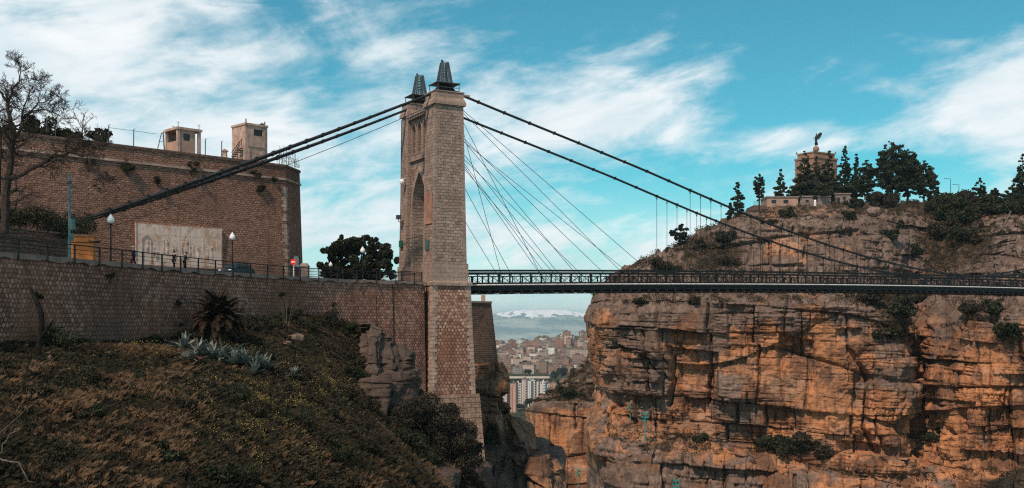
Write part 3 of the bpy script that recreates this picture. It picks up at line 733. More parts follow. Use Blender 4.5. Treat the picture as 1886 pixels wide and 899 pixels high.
def shaft(u0, u1, v0, v1, z, front):
    t = taper(z); return (u0 - 0.45 * t, u1 + 0.4 * t, v0 - (0.25 * t if front else 0), v1 + (0.1 * t if not front else 0))
tower = emp('tower', bridge)
def pier(v0, v1, front):
    b = MB()
    zs_ = np.linspace(4.5, 25.0, 12)
    for a, c in zip(zs_[:-1], zs_[1:]): b.frustum(shaft(0, 3.52, v0, v1, a, front), shaft(0, 3.52, v0, v1, c, front), a, c)
    # drop inner caps: they stay hidden inside the solid
    o = b.build('pier', M['tower_stone'], tower)
    # dressed corner stones
    q = MB()
    k = 0; z = 4.6
    while z < 24.8:
        h = 0.36; r = shaft(0, 3.52, v0, v1, z + h / 2, front); e = 0.012
        l = 0.42 if k % 2 else 0.26
        for (cu, su) in ((r[0], 1), (r[1], -1)):
            for (cv, sv) in ((r[2], 1), (r[3], -1)):
                ua, ub = sorted((cu - e * su, cu + l * su)); va, vb = sorted((cv - e * sv, cv + (0.68 - l) * sv))
                q.box(ua, ub, va, vb, z + 0.012, z + h - 0.012)
        z += h; k += 1
    q.build('quoins', M['tower_trim'], tower)
    c = MB()
    c.box(-0.28, 3.80, v0 - 0.28, v1 + 0.28, 25.0, 25.35); c.frustum((-0.28, 3.80, v0 - 0.28, v1 + 0.28), (-0.12, 3.64, v0 - 0.12, v1 + 0.12), 25.35, 25.75)
    c.box(-0.05, 3.57, v0 - 0.05, v1 + 0.05, 25.75, 26.5); c.box(-0.14, 3.66, v0 - 0.14, v1 + 0.14, 26.5, 26.62)
    c.box(3.66, 4.35, v0 - 0.1, v0 + 0.5, 26.2, 26.4)
    c.build('cornice', M['tower_trim'], tower)
    c = MB(); r = shaft(0, 3.52, v0, v1, 4.5, front)
    c.box(r[0] - 0.12, r[1] + 0.12, r[2] - 0.12, r[3] + 0.12, 4.55, 6.6); c.build('plinth', M['tower_trim'], tower)
pier(0.0, 2.75, True); pier(8.15, 10.16, False)
# wall between the piers with the pointed road arch and three lancets
outer = [(2.7, 4.4), (2.7, 24.6), (8.2, 24.6), (8.2, 4.4), (7.05, 4.4)] 
arch = arch_pts(5.4, 4.7, 4.4, 12.7, 17.9)
outer = [(2.7, 4.4), (2.7, 24.6), (8.2, 24.6), (8.2, 4.4)] + list(reversed(arch))
lanc = [arch_pts(5.4 + k * 1.72, 1.22, 19.85, 22.9, 23.95, 6) for k in (-1, 0, 1)]
MB().prism([outer] + lanc, 'x', 0.38, 3.05).build('arch_wall', M['tower_stone'], tower)
fr = MB()
def ring(pts_in, pts_out, a, b):
    m = MB(); n = len(pts_in); lp = list(pts_in) + list(reversed(pts_out)); m.prism([lp], 'x', a, b); return m
ring(arch_pts(5.4, 4.7, 4.4, 12.7, 17.9), arch_pts(5.4, 5.3, 4.4, 12.7, 18.5), 0.22, 0.385).build('arch_frame', M['tower_trim'], tower)
for k in (-1, 0, 1):
    w = emp('window', tower)
    ring(arch_pts(5.4 + k * 1.72, 1.22, 19.85, 22.9, 23.95, 6), arch_pts(5.4 + k * 1.72, 1.5, 19.85, 22.9, 24.25, 6), 0.24, 0.385).build('window_frame', M['tower_trim'], w)
    MB().box(0.14, 0.39, 5.4 + k * 1.72 - 0.78, 5.4 + k * 1.72 + 0.78, 19.62, 19.85).build('window_sill', M['tower_trim'], w)
MB().box(0.10, 0.39, 2.76, 8.14, 19.3, 19.58).build('string_course', M['tower_trim'], tower)
b = MB(); b.box(-0.35, 3.1, 2.76, 8.14, 24.6, 24.95)
for k in range(10): b.box(-0.28, 0.38, 2.9 + k * 0.52, 3.06 + k * 0.52, 24.3, 24.6)
b.build('parapet_slab', M['concrete_dark'], tower)
# ledge and lower block
b = MB(); b.box(-0.72, 4.45, -0.62, 10.6, 4.0, 4.38); b.frustum((-0.72, 4.45, -0.62, 10.6), (-0.5, 4.2, -0.4, 10.4), 4.38, 4.56); b.build('base_ledge', M['tower_trim'], tower)
MB().frustum((-0.92, 4.78, -0.62, 10.7), (-0.6, 4.25, -0.38, 10.4), -8.6, 4.0).build('lower_block', M['abutment_stone'], tower)
q = MB(); z = -8.6; k = 0
while z < 3.8:
    t = (z + 8.6) / 12.6; u0 = -0.92 + 0.32 * t; u1 = 4.78 - 0.53 * t; v0 = -0.62 + 0.24 * t; v1 = 10.7 - .3 * t; l = 0.75 if k % 2 else 0.5; h = 0.45
    for cu, su in ((u0, 1), (u1, -1)):
        ua, ub = sorted((cu - 0.05 * su, cu + l * su)); q.box(ua, ub, v0 - 0.05, v0 + 1.2 - l, z + 0.02, z + h - 0.02)
    z += h; k += 1
q.build('quoins', M['quoin'], tower)
b = MB()
for i in range(14):
    z1 = -8.6 - i * 0.62; e = 0.04 * i
    b.frustum((-3.3 - e, 5.35 + e, -0.75 - e, 10.9), (-3.3 - e, 5.33 + e, -0.74 - e, 10.9), z1 - 0.60, z1 - 0.002)
b.box(-3.2, 5.2, -0.65, 10.8, -30, -8.7)
M['rustic'] = mat_stone('rustic', (0.30, 0.215, 0.17), (0.44, 0.335, 0.27), (0.07, 0.05, 0.04), 1.05, 0.60, 0.035, 0.25, (0.12, 0.085, 0.065), 0.5, None, 0.03, 0.12, 0.12)
b.build('footing', M['rustic'], tower)
# small fittings on the tower
b = MB(); b.box(-0.52, -0.36, 0.9, 1.9, 9.4, 10.5); b.map(lambda x, y, z: (x + 0.02, y, z - 1.2)); b.build('wall_sign', mat_plain('sign_green', (0.05, 0.12, 0.11), 0.5), tower)
b = MB(); b.box(-0.42, -0.30, 0.2, 2.2, 8.6 + 2.6, 11.2 + 3.6); b.build('red_patch', mat_plain('red_patch', (0.38, 0.2, 0.14), 0.9, 0.1, 0, 0.3, 1), tower)
b = MB(); b.tube([(-0.35, 9.0, 11.9), (-0.95, 9.0, 12.1), (-1.0, 9.0, 12.5)], 0.05); b.box(-1.2, -0.7, 8.8, 9.3, 12.4, 12.9); b.build('floodlight', M['iron_grey'], tower)
b = MB(); b.lathe([(0.05, -0.3), (0.28, -0.2), (0.34, 0.05), (0.2, 0.3), (0.04, 0.36)], (-0.75, 8.4, 16.9), 10); b.tube([(-0.3, 8.4, 17.4), (-0.75, 8.4, 17.3)], 0.04); b.build('wall_lamp', M['white_globe'], tower)
MB().box(-0.70, -0.40, 9.0, 9.6, 11.0, 11.8).map(lambda x, y, z: (x, y, z - 2.0)).build('junction_box', mat_plain('box_green', (0.02, 0.11, 0.06), 0.5), tower)
b = MB(); b.tube([(-0.4, 9.9, 4.6), (-0.1, 10.2, 24.8)], 0.05); b.tube([(-0.42, 2.9, 10.0), (-0.42, 8.1, 9.8)], 0.05); b.tube([(-0.45, 2.9, 9.7), (-0.45, 5, 9.2), (-0.5, 8.8, 9.5)], 0.04); b.build('cable_conduit', M['iron_grey'], tower)

# saddle housings and lattice cages on top
def cage(v):
    c = emp('lattice_cage', tower)
    zb = 27.7; zt = 30.25; cu = 1.76
    def rect(z):
        t = (z - zb) / (zt - zb); a = 0.70 - 0.36 * t; return [(cu - a, v - a), (cu + a, v - a), (cu + a, v + a), (cu - a, v + a)]
    b = MB()
    A = rect(zb); B = rect(zt)
    for p, q_ in zip(A, B): b.beam((*p, zb), (*q_, zt), 0.13)
    b.build('frame', M['iron_grey'], c)
    b = MB(); n = 13
    for i in range(n + 1):
        z = zb + (zt - zb) * i / n; rr = rect(z)
        for k in range(4): b.beam((*rr[k], z), (*rr[(k+1) % 4], z), 0.055 if i % 5 else 0.08)
    for k in range(4):
        for s in (0.2, 0.4, 0.6, 0.8):
            p0 = [A[k][i] * (1-s) + A[(k+1) % 4][i] * s for i in (0, 1)]; p1 = [B[k][i] * (1-s) + B[(k+1) % 4][i] * s for i in (0, 1)]
            b.beam((*p0, zb), (*p1, zt), 0.045)
    b.build('mesh_bars', M['iron_grey'], c)
    b = MB(); b.lathe([(0.02, -0.2), (0.13, 0), (0.13, 0.12), (0.02, 0.2)], (cu - 0.3, v, zt + 0.1), 8); b.build('beacon', M['iron'], c)
    s = emp('cable_saddle', tower)
    b = MB(); b.frustum((cu - 1.3, cu + 1.3, v - 0.75, v + 0.75), (cu - 0.7, cu + 0.7, v - 0.5, v + 0.5), 26.64, 27.5); b.box(cu - 1.5, cu + 1.5, v - 0.9, v + 0.9, 26.63, 26.85)
    b.build('saddle_casting', M['iron'], s)
    b = MB()
    for (x, y) in ((-1.35, -1.2), (1.35, -1.2), (1.35, 1.2), (-1.35, 1.2)): b.beam((cu + x, v + y, 26.62), (cu + x, v + y, 27.75), 0.07)
    b.box(cu - 1.5, cu + 1.5, v - 1.3, v + 1.3, 27.6, 27.68); b.beam((cu - 1.35, v - 1.2, 27.1), (cu + 1.35, v - 1.2, 27.1), 0.05)
    b.build('platform', M['iron_grey'], s)
VN, VF = 1.4, 8.9
cage(VN); cage(VF)

# deck
deck = emp('deck', bridge)
def dz(u): return 3.98 + 1.25 * (1 - ((u - 95) / 95.0) ** 2)
U0, U1 = 3.2, 168.0
us = np.arange(U0, U1, 1.45)
def strip(b, v0, v1, z0, z1, step=6, ua=U0, ub=U1):
    g = list(np.arange(ua, ub, step)) + [ub]
    for a, c in zip(g[:-1], g[1:]):
        za, zc = dz(a), dz(c); o = len(b.v)
        b.v += [(a, v0, za+z0), (a, v1, za+z0), (a, v1, za+z1), (a, v0, za+z1), (c, v0, zc+z0), (c, v1, zc+z0), (c, v1, zc+z1), (c, v0, zc+z1)]
        b.f += [(o, o+4, o+5, o+1), (o+3, o+2, o+6, o+7), (o, o+3, o+7, o+4), (o+1, o+5, o+6, o+2)]
    return b
strip(MB(), VN + 0.2, VF - 0.2, 0.0, 0.12).build('road_slab', M['asphalt'], deck)
for v in (VN, VF):
    s = 1 if v == VF else -1
    t = emp('parapet_truss', deck)
    b = MB(); strip(b, v - 0.14, v + 0.14, 1.66, 1.90); strip(b, v - 0.1, v + 0.1, 1.30, 1.42); strip(b, v - 0.12, v + 0.12, 0.14, 0.36); b.build('chord', M['iron'], t)
    b = MB()
    for i, u in enumerate(us):
        w = 0.28 if i % 9 == 4 else 0.16 if i % 2 else 0.09
        q = MB() if (v == VN and i < 100) else b
        q.box(u - w / 2, u + w / 2, v - 0.07, v + 0.07, dz(u) + 0.37, dz(u) + 1.29)
        if q is not b: q.build('upright', M['iron'], t)
    tag(b.build('uprights', M['iron'], t), kind='stuff')
    b = MB()
    for u, w in zip(us[:-1], us[1:]):
        b.beam((u, v - .03, dz(u) + 0.34), (w, v - .03, dz(w) + 1.36), 0.045); b.beam((u, v + .03, dz(u) + 1.36), (w, v + .03, dz(w) + 0.34), 0.045)
        b.beam(((u+w)/2, v + .09, dz(u) + 0.34), ((u+w)/2, v + .09, dz(w) + 1.36), 0.03)
    b.build('lattice', M['iron'], t)
    g = MB(); strip(g, v - 0.16, v + 0.16, -0.62, -0.02); g.build('edge_girder', M['iron'], deck)
    if v == VN:
        p = emp('service_pipe', deck)
        p2 = MB().tube([(u, v - 0.34, dz(u) + 0.06) for u in np.arange(U0 + 0.8, U1, 4)], 0.085, 8).build('pipe', M['pipe'], p, smooth=True)
b = MB()
for u in us[::1]:
    b.box(u - 0.10, u + 0.10, VN - 0.42, VF + 0.42, dz(u) - 0.86, dz(u) - 0.6); b.box(u - 0.13, u + 0.13, VN - 0.45, VN - 0.2, dz(u) - 1.02, dz(u) - 0.78)
b.build('cross_beams', M['iron'], deck)
b = MB(); strip(b, 3.2, 3.4, -0.55, -0.05); strip(b, 6.8, 7.0, -0.55, -0.05); strip(b, VN - 0.3, VN - 0.22, -0.95, -0.86); strip(b, VF + 0.22, VF + 0.3, -0.95, -0.86)
for u, w in zip(us[:-1:2], us[1::2]): b.beam((u, VN, dz(u) - 0.95), (w, VN, dz(w) - 1.0), 0.04)
b.build('stringers', M['iron'], deck)

# main cables: steep straight part by the tower, then the hanging curve
CU = [-2, 1.76, 10, 20, 30, 38, 46, 54, 62, 70, 78, 86, 95, 104, 112, 120, 128, 136, 144, 152, 160, 168, 180]
CZ = [26.2, 27.2, 24.95, 22.3, 19.6, 17.25, 14.95, 12.85, 11.0, 9.45, 8.2, 7.35, 6.95, 7.35, 8.2, 9.45, 11.0, 12.85, 14.95, 17.25, 19.6, 22.3, 25.6]
def cz(u): return float(np.interp(u, CU, CZ))
def cz_s(u): return (cz(u - 1.2) + cz(u) + cz(u + 1.2)) / 3 if u > 6 else cz(u)
for v in (VN, VF):
    c = emp('main_cable', bridge)
    for k, (dv_, dz_) in enumerate(((-0.11, 0), (0.11, 0), (0, 0.13))):
        MB().tube([(u, v + dv_ * .8, cz_s(u) + dz_) for u in np.arange(1.76, 178, 1.5)], 0.075, 6).build('strand', M['cable'], c, smooth=True)
    b = MB()
    for u in np.arange(6.2, 176, 3.5): b.box(u - 0.10, u + 0.10, v - 0.20, v + 0.20, cz_s(u) - 0.12, cz_s(u) + 0.24)
    b.build('clamps', M['iron'], c)
    # back stay down to the anchorage by the road
    c = emp('back_cable', bridge)
    A = Vector((1.76, v, 27.2 if v == VN else 26.7)); B = Vector((-42.5, v if v == VN else 3.0, 7.9 if v == VN else 8.3)); sag = 0.3 if v == VN else 0.6
    for k, off in enumerate(((-0.42, 0.0), (-0.14, 0.1), (0.14, 0.1), (0.42, 0.0), (0.0, -0.18))):
        pts = []
        for i in range(25):
            t = i / 24; s_ = 0.35 + 1.25 * t; p = A.lerp(B, t)
            pts.append((p.x, p.y + off[0] * s_ * (1 if v == VN else 0.8), p.z + off[1] * s_ - sag * 4 * t * (1 - t)))
        MB().tube(pts, 0.085, 6).build('strand', M['cable'], c, smooth=True)
    b = MB()
    for i in range(2, 24, 1):
        t = i / 24; s_ = 0.35 + 1.25 * t; p = A.lerp(B, t); z = p.z - sag * 4 * t * (1 - t)
        b.box(p.x - 0.07, p.x + 0.07, p.y - 0.55 * s_, p.y + 0.55 * s_, z - 0.3 * s_, z + 0.26 * s_)
    b.build('clamps', M['iron'], c)
    if v == VN: MB().tube([tuple(A.lerp(B, t) + Vector((0, -0.9, -1.3 - 0.9 * 4 * t * (1 - t)))) for t in np.linspace(0.02, 1, 12)], 0.035, 5).build('stay_wire', M['cable'], bridge)
# hangers
for v in (VN, VF):
    for k in range(47):
        u = 37.7 + 1.75 * k
        zt = cz_s(u); zb = dz(u) + 0.1
        if zt - zb < 0.4: zt = zb + 1.9
        h = MB(); h.tube([(u, v - 0.02, zb), (u, v - 0.02, zt)], 0.035, 5); h.lathe([(0.09, -0.12), (0.09, 0.12)], (u, v - 0.02, zt - 0.3), 6); h.lathe([(0.07, -0.3), (0.07, 0.3)], (u, v - 0.02, zb + 2.2 if zt - zb > 4 else zb + 0.5), 6)
        h.build('hanger', M['cable'], bridge)
# inclined stays from the tower down to the deck
for v, zt, ub in ((VN - 0.9, 10.9, 5.2), (VN - 0.9, 25.0, 9.6), (VN - 0.9, 17.3, 11.3), (VN - 0.9, 19.4, 15.6), (VN - 0.9, 24.8, 15.4), (VN - 0.9, 20.6, 18.4),
                  (VF, 23.6, 22.5), (VN - 0.9, 22.1, 21.0), (VF, 24.0, 27.0), (VN - 0.9, 22.2, 25.6), (VN - 0.9, 25.2, 28.4), (VF, 25.4, 35.5), (VF, 19.2, 13.5), (VF, 25.0, 21.0), (VN - 0.9, 25.4, 33.2)):
    v = v if v > 2 else VN
    MB().tube([(3.4, v, zt), (ub, v, dz(ub) + 0.2)], 0.032, 5).build('stay_cable', M['cable'], bridge)
# ------------------------------------------------------------------ retaining wall, road, fortress
ZR = 4.25                                                       # level of the road
WPX = [(-260, 55), (-120, 60.5), (0, 66.5), (135, 73.2), (218, 78.2), (283, 83), (400, 92.5), (545, 104.5), (640, 110.6), (720, 115), (781, 118.6)]
def dense(px, n=90):
    pts = np.array([[(x - 943) / FPX * d, d] for x, d in px]); s = np.r_[0, np.cumsum(np.hypot(*np.diff(pts, axis=0).T))]
    t = np.linspace(0, s[-1], n); X = np.interp(t, s, pts[:, 0]); Y = np.interp(t, s, pts[:, 1])
    k = np.ones(7) / 7
    for A in (X, Y):
        B = np.convolve(np.pad(A, 3, mode='edge'), k, 'valid'); A[3:-3] = B[3:-3]
    return X, Y
WX, WY = dense(WPX)
TX = np.gradient(WX); TY = np.gradient(WY); l_ = np.hypot(TX, TY); TX /= l_; TY /= l_
NX, NY = TY, -TX                                               # towards the camera side
WS = np.r_[0, np.cumsum(np.hypot(np.diff(WX), np.diff(WY)))]
def wall_band(o0, o1, z0, z1, i0=0, i1=None, wob=0.0, seed=1):
    """ribbon solid along the wall line between offsets o0..o1 (outwards) and heights"""
    b = MB(); i1 = len(WX) if i1 is None else i1
    for i in range(i0, i1):
        w = wob * pn(WS[i] * 0.9, 0.3, seed)
        for o_, z_ in ((o0, z0 + w), (o1, z0 + w), (o1, z1), (o0, z1)):
            b.v.append((WX[i] + NX[i] * o_, WY[i] + NY[i] * o_, z_))
    n = i1 - i0
    for i in range(n - 1):
        for k in range(4): b.f.append((i*4+k, i*4+(k+1) % 4, i*4+4+(k+1) % 4, i*4+4+k))
    b.f += [(0, 3, 2, 1), ((n-1)*4, (n-1)*4+1, (n-1)*4+2, (n-1)*4+3)]
    return b
def wall_uv(o):
    """masonry coordinates that run along the bend"""
    me = o.data; uv = me.uv_layers['UVMap'].data
    P2 = np.stack([WX, WY], 1)
    for lp in me.loops:
        c = me.vertices[lp.vertex_index].co; cx, cy = c.x + o.location.x, c.y + o.location.y
        if o.parent: cx += o.parent.location.x; cy += o.parent.location.y
        i = int(np.argmin((WX - cx) ** 2 + (WY - cy) ** 2)); uv[lp.index].uv = (WS[i] + (cx - WX[i]) * TX[i] + (cy - WY[i]) * TY[i], c.z)
rw = thing('retaining_wall', 'long curved retaining wall of hexagonal stones carrying the road to the bridge', 'wall', (WX[40], WY[40], -2))
w_ = wall_band(-1.2, 0.0, -14, 4.08)
w_.v = [(x + (0.35 * max(0, (4 - z) / 18)) , y - (0.5 * max(0, (4 - z) / 18)), z) for x, y, z in w_.v]
o = w_.build('masonry', M['wall_stone'], rw, world=True)
# masonry coordinates along the bend
def uv_along(o):
    me = o.data; n = len(me.loops); vi = np.zeros(n, np.int32); me.loops.foreach_get('vertex_index', vi)
    co = np.zeros(len(me.vertices) * 3, np.float32); me.vertices.foreach_get('co', co); co = co.reshape(-1, 3) + np.array(o.parent.location)
    i = np.argmin((co[:, 0:1] - WX) ** 2 + (co[:, 1:2] - WY) ** 2, axis=1)
    u = WS[i]; me.uv_layers['UVMap'].data.foreach_set('uv', np.stack([u[vi], co[vi, 2]], 1).astype(np.float32).ravel())
uv_along(o)
cop = wall_band(-0.9, 0.16, 4.08, 4.40, wob=0.22, seed=3).build('coping', M['coping'], rw, world=True)
# vertical joint and drain near the tower
b = MB(); i = len(WX) - 7
b.tube([(WX[i] + NX[i] * 0.03, WY[i] + NY[i] * 0.03, 4.0), (WX[i] + NX[i] * 0.4, WY[i] + NY[i] * 0.4, -9)], 0.07, 6); b.build('drain_pipe', M['iron'], rw, world=True)
b = MB(); i = len(WX) - 10
b.tube([(WX[i] + NX[i] * 0.03, WY[i] + NY[i] * 0.03, 2.6), (WX[i] + NX[i] * 0.15, WY[i] + NY[i] * 0.15, -1.4)], 0.05, 6); b.build('drain_pipe', M['iron'], rw, world=True)

# iron railing along the coping
rail = thing('railing', 'black iron railing with three rails on the coping of the curved road wall', 'railing', (WX[50], WY[50], 4.4))
def wp(s, o=0.0):
    return (np.interp(s, WS, WX) + np.interp(s, WS, NX) * o, np.interp(s, WS, WY) + np.interp(s, WS, NY) * o)
s_end = WS[-1] - 0.3; posts = np.arange(2.0, s_end, 2.75)
for s in posts:
    x, y = wp(s, 0.2); b = MB(); b.box(x - 0.055, x + 0.055, y - 0.055, y + 0.055, 4.0, 5.38); b.build('post', M['iron'], rail, world=True)
for z, r in ((5.34, 0.045), (5.02, 0.022), (4.72, 0.016)):
    MB().tube([(*wp(s, 0.2), z) for s in np.arange(1.0, s_end, 1.2)], r, 5).build('rail', M['iron'], rail, world=True)
# balustrade by the tower, bars close together
bal = thing('balustrade', 'low iron balustrade of close upright bars on the wall beside the tower foot', 'railing', (*wp(s_end - 3), 4.4))
b = MB()
for s in np.arange(WS[-1] - 6.2, WS[-1] + 0.01, 0.16):
    x, y = wp(s, -0.35); b.beam((x, y, 4.4), (x, y, 5.52), 0.03)
b.build('bars', M['iron'], bal, world=True)
for z in (5.54, 4.48, 5.2): MB().tube([(*wp(s, -0.35), z) for s in np.linspace(WS[-1] - 6.2, WS[-1], 8)], 0.035, 5).build('rail', M['iron'], bal, world=True)
for s in (WS[-1] - 6.2, WS[-1] - 3.1, WS[-1]):
    x, y = wp(s, -0.35); MB().box(x - 0.06, x + 0.06, y - 0.06, y + 0.06, 4.4, 5.6).build('post', M['iron'], bal, world=True)

# fortress
FA = Vector(((-260 - 943) / FPX * 93.5, 93.5, 0)); FB = Vector((-27.5, 125.0, 0)); FC = Vector((-26.75, 129.8, 0)); FD = Vector((-60, 165, 0)); FE = Vector((-110, 130, 0))
def ftop(p): 
    return 18.9
fort = thing('fortress_wall', 'massive old brick-brown fortress bastion with a string course and weathered parapet', 'fortress', (-45, 110, ZR))
def fort_pt(a, b, t, z, out=0.0):
    p = a.lerp(b, t); d = (b - a).normalized(); nrm = Vector((d.y, -d.x, 0)); bat = 0.03 * (18.9 - z)
    return p + nrm * (out + bat)
b = MB()
ring_ = [FA, FB, FC, FD, FE]
def off_ring(z, out):
    """corner points of the bastion pushed out by batter"""
    k = len(ring_); res = []
    for i in range(k):
        p0, p1, p2 = ring_[i-1], ring_[i], ring_[(i+1) % k]; d0 = (p1 - p0).normalized(); d1 = (p2 - p1).normalized()
        n0 = Vector((d0.y, -d0.x, 0)); n1 = Vector((d1.y, -d1.x, 0)); m = (n0 + n1); m = m / max(0.3, m.dot(n0)); q = p1 + m * (0.03 * (18.9 - z) + out); res.append((q.x, q.y, z))
    return res
def ringsolid(z0, z1, out, zt_fn=None):
    m = MB(); a = off_ring(z0, out); c = off_ring(z1, out); n = len(a)
    if zt_fn: c = [(p[0], p[1], zt_fn(i)) for i, p in enumerate(c)]
    m.v = a + c; m.f = [tuple(range(n))[::-1], tuple(range(n, 2*n))] + [(i, (i+1) % n, n + (i+1) % n, n + i) for i in range(n)]; return m
ringsolid(-2, 16.95, 0).build('curtain_wall', M['fort_stone'], fort, world=True)
ringsolid(17.2, 18.55, 0.02).build('parapet', M['fort_stone'], fort, world=True)
ringsolid(16.951, 17.199, 0.16).build('string_course', M['quoin'], fort, world=True)
ringsolid(18.551, 18.85, 0.14).build('coping', M['fort_dark'], fort, world=True)
# paler corner stones
b = MB(); z = 4.0; k = 0
dA = (FB - FA).normalized(); dC = (FC - FB).normalized()
while z < 16.5:
    c = Vector(off_ring(z, 0.03)[1]); h = 0.42; l = 0.6 if k % 2 else 0.35
    if hsh(np.array([k]), np.array([3]), 5)[0] > 0.35:
        p = [c, c - dA * l, c - dA * l + Vector((dA.y, -dA.x, 0)) * -0.3, c + dC * (0.95 - l) - Vector((dC.y, -dC.x, 0)) * 0.3, c + dC * (0.95 - l)]
        b.add([(q.x, q.y, z + .01) for q in p] + [(q.x, q.y, z + h - .02) for q in p], [(4,3,2,1,0), (5,6,7,8,9)] + [(i, (i+1) % 5, 5 + (i+1) % 5, 5 + i) for i in range(5)])
    z += h; k += 1
b.build('corner_stones', M['quoin'], fort, world=True)
def on_fort(px, z, out=0.05):
    """where the sight line through photo column px meets the long face of the bastion"""
    m = (px - 943) / FPX; d = FB - FA; nrm = Vector((d.normalized().y, -d.normalized().x, 0)); q = FA + nrm * (0.03 * (18.9 - z) + out)
    t = (m * q.y - q.x) / (d.x - m * d.y); return q + d * t
# marble relief panel
def mural_mat():
    m, nt, b = newmat('relief_marble', 0.55, 0.25)
    uv = nd(nt, 'ShaderNodeTexCoord').outputs['UV']
    br = nd(nt, 'ShaderNodeTexBrick'); br.offset = 0.0; nt.links.new(uv, br.inputs['Vector']); br.inputs['Scale'].default_value = 1
    br.inputs['Brick Width'].default_value = 1.25; br.inputs['Row Height'].default_value = 1.1; br.inputs['Mortar Size'].default_value = 0.014
    br.inputs['Color1'].default_value = (0.84, 0.64, 0.53, 1); br.inputs['Color2'].default_value = (0.72, 0.52, 0.42, 1); br.inputs['Mortar'].default_value = (0.3, 0.24, 0.2, 1)
    c = mixc(nt, rng_(nt, noise(nt, mapping(nt, uv, (1.0, 0.5, 1)), 1.0, 5, 0.62, 0.8), 0.5, 0.64, 0, 0.8), br.outputs['Color'], (0.50, 0.25, 0.13))
    c = mixc(nt, rng_(nt, noise(nt, mapping(nt, uv, (1.6, 0.25, 1)), 1.3, 6, 0.65), 0.5, 0.66, 0, 0.55), c, (0.46, 0.38, 0.33))
    c = mixc(nt, rng_(nt, noise(nt, uv, 2.6, 3, 0.6, 1.5), 0.6, 0.64, 0, 0.6), c, (0.30, 0.20, 0.15))
    nt.links.new(c, b.inputs['Base Color']); return m
mL = on_fort(251, 8.2, 0.04); mR = on_fort(406, 8.2, 0.04); d_ = (mR - mL).normalized(); n_ = Vector((d_.y, -d_.x, 0)); LM = (mR - mL).length
mural = thing('relief_panel', 'large pale marble relief panel with rusty stains fixed low on the fortress wall', 'relief', (mL.x, mL.y, 6.05), math.atan2(d_.y, d_.x))
MB().box(0, LM, -0.16, 0.3, 0, 4.45).build('slab', mural_mat(), mural)
b = MB(); b.box(-0.12, LM + 0.12, -0.22, 0.3, -0.18, -0.003); b.box(-0.12, -0.003, -0.2, 0.3, 0, 4.5); b.box(LM + 0.003, LM + 0.12, -0.2, 0.3, 0, 4.5); b.build('frame', M['concrete'], mural)
def carve(x0, x1, z0, z1, mat='concrete'): pass
b = MB()
ring(arch_pts(1.1, 1.0, 0.5, 2.3, 3.2), arch_pts(1.1, 1.25, 0.5, 2.3, 3.4), 0, 1)
m_ = MB()
for (cx_, w1, w2, top) in ((1.1, 0.9, 1.15, 3.1),):
    pin = arch_pts(cx_, w1, 0.3, top - 0.7, top); pout = arch_pts(cx_, w2, 0.3, top - 0.6, top + 0.15)
    m_.prism([list(pin) + list(reversed(pout))], 'y', -0.22, -0.158)
m_.build('carved_arches', mat_plain('carved_line', (0.5, 0.36, 0.28), 0.8), mural)
random.seed(4); m_ = MB()
for k in range(16):
    x = 0.8 + k * (LM - 1.4) / 16 + random.uniform(-.15, .15); h = random.uniform(1.1, 2.4); z = random.uniform(0.3, 1.4); w = random.uniform(.12, .24)
    m_.lathe([(w*.6, 0), (w, h*.3), (w*.7, h*.55), (w*1.05, h*.75), (w*.35, h*.84), (w*.5, h*.92), (w*.1, h)], (x, -0.13, z), 7)
m_.map(lambda a, c, d: (a, -0.15 + (c + 0.13) * 0.3, d)).build('carved_figures', mat_plain('carved_stone', (0.66, 0.47, 0.37), 0.8, 0.1, 0, 0.6, 1.2), mural)

# scrub rooted in the fortress wall joints
def shrub(name, label, cat, loc, rad, n, size, mat, seed, hgt=0.7, group=None, stems=5, nc=9, stemmat=None):
    g = np.random.default_rng(seed); t = thing(name, label, cat, loc, 0, group)
    cs = g.normal(size=(nc, 3)) * np.array([0.5, 0.5, 0.32 * hgt / 0.7]) * rad; cs[:, 2] = np.abs(cs[:, 2]) + rad * 0.35 * hgt
    rs = g.uniform(0.28, 0.55, nc) * rad
    V, F = quads(clumps(cs, rs, n, seed + 1), size, seed + 2)
    np_mesh('foliage', V, F, mat, t)
    b = MB()
    for k in range(min(stems, nc)): b.tube([(g.normal() * .08 * rad, g.normal() * .08 * rad, -0.3), tuple(cs[k] * 0.5), tuple(cs[k])], [0.05 * rad, 0.03 * rad, 0.01], 5)
    b.build('stem', stemmat or M['bark'], t)
    return t
for i, (px, z, r, lab) in enumerate(((236, 15.9, 0.9, 'scrub hanging below the parapet of the fortress, left of the first watch box'), (290, 15.0, 0.55, 'small weed patch on the fortress wall just under the first watch box'),
        (352, 16.6, 0.8, 'dark scrub in the parapet right of the first watch box'), (470, 16.9, 0.6, 'weed tuft below the second watch box on the fortress parapet'), (478, 15.2, 0.65, 'rounder weed tuft under the string course below the second watch box'), (505, 16.6, 0.4, 'tiny weed near the corner of the fortress parapet'), (165, 16.2, 0.6, 'brown scrub in the fortress wall beneath the leafy shrubs'))):
    q = on_fort(px, z, 0.05); shrub('wall_scrub', lab, 'shrub', (q.x, q.y, z), r, 420, 0.09, M['leaf_brown'], 300 + i, 1.0, 'weeds growing from the fortress wall', 3)

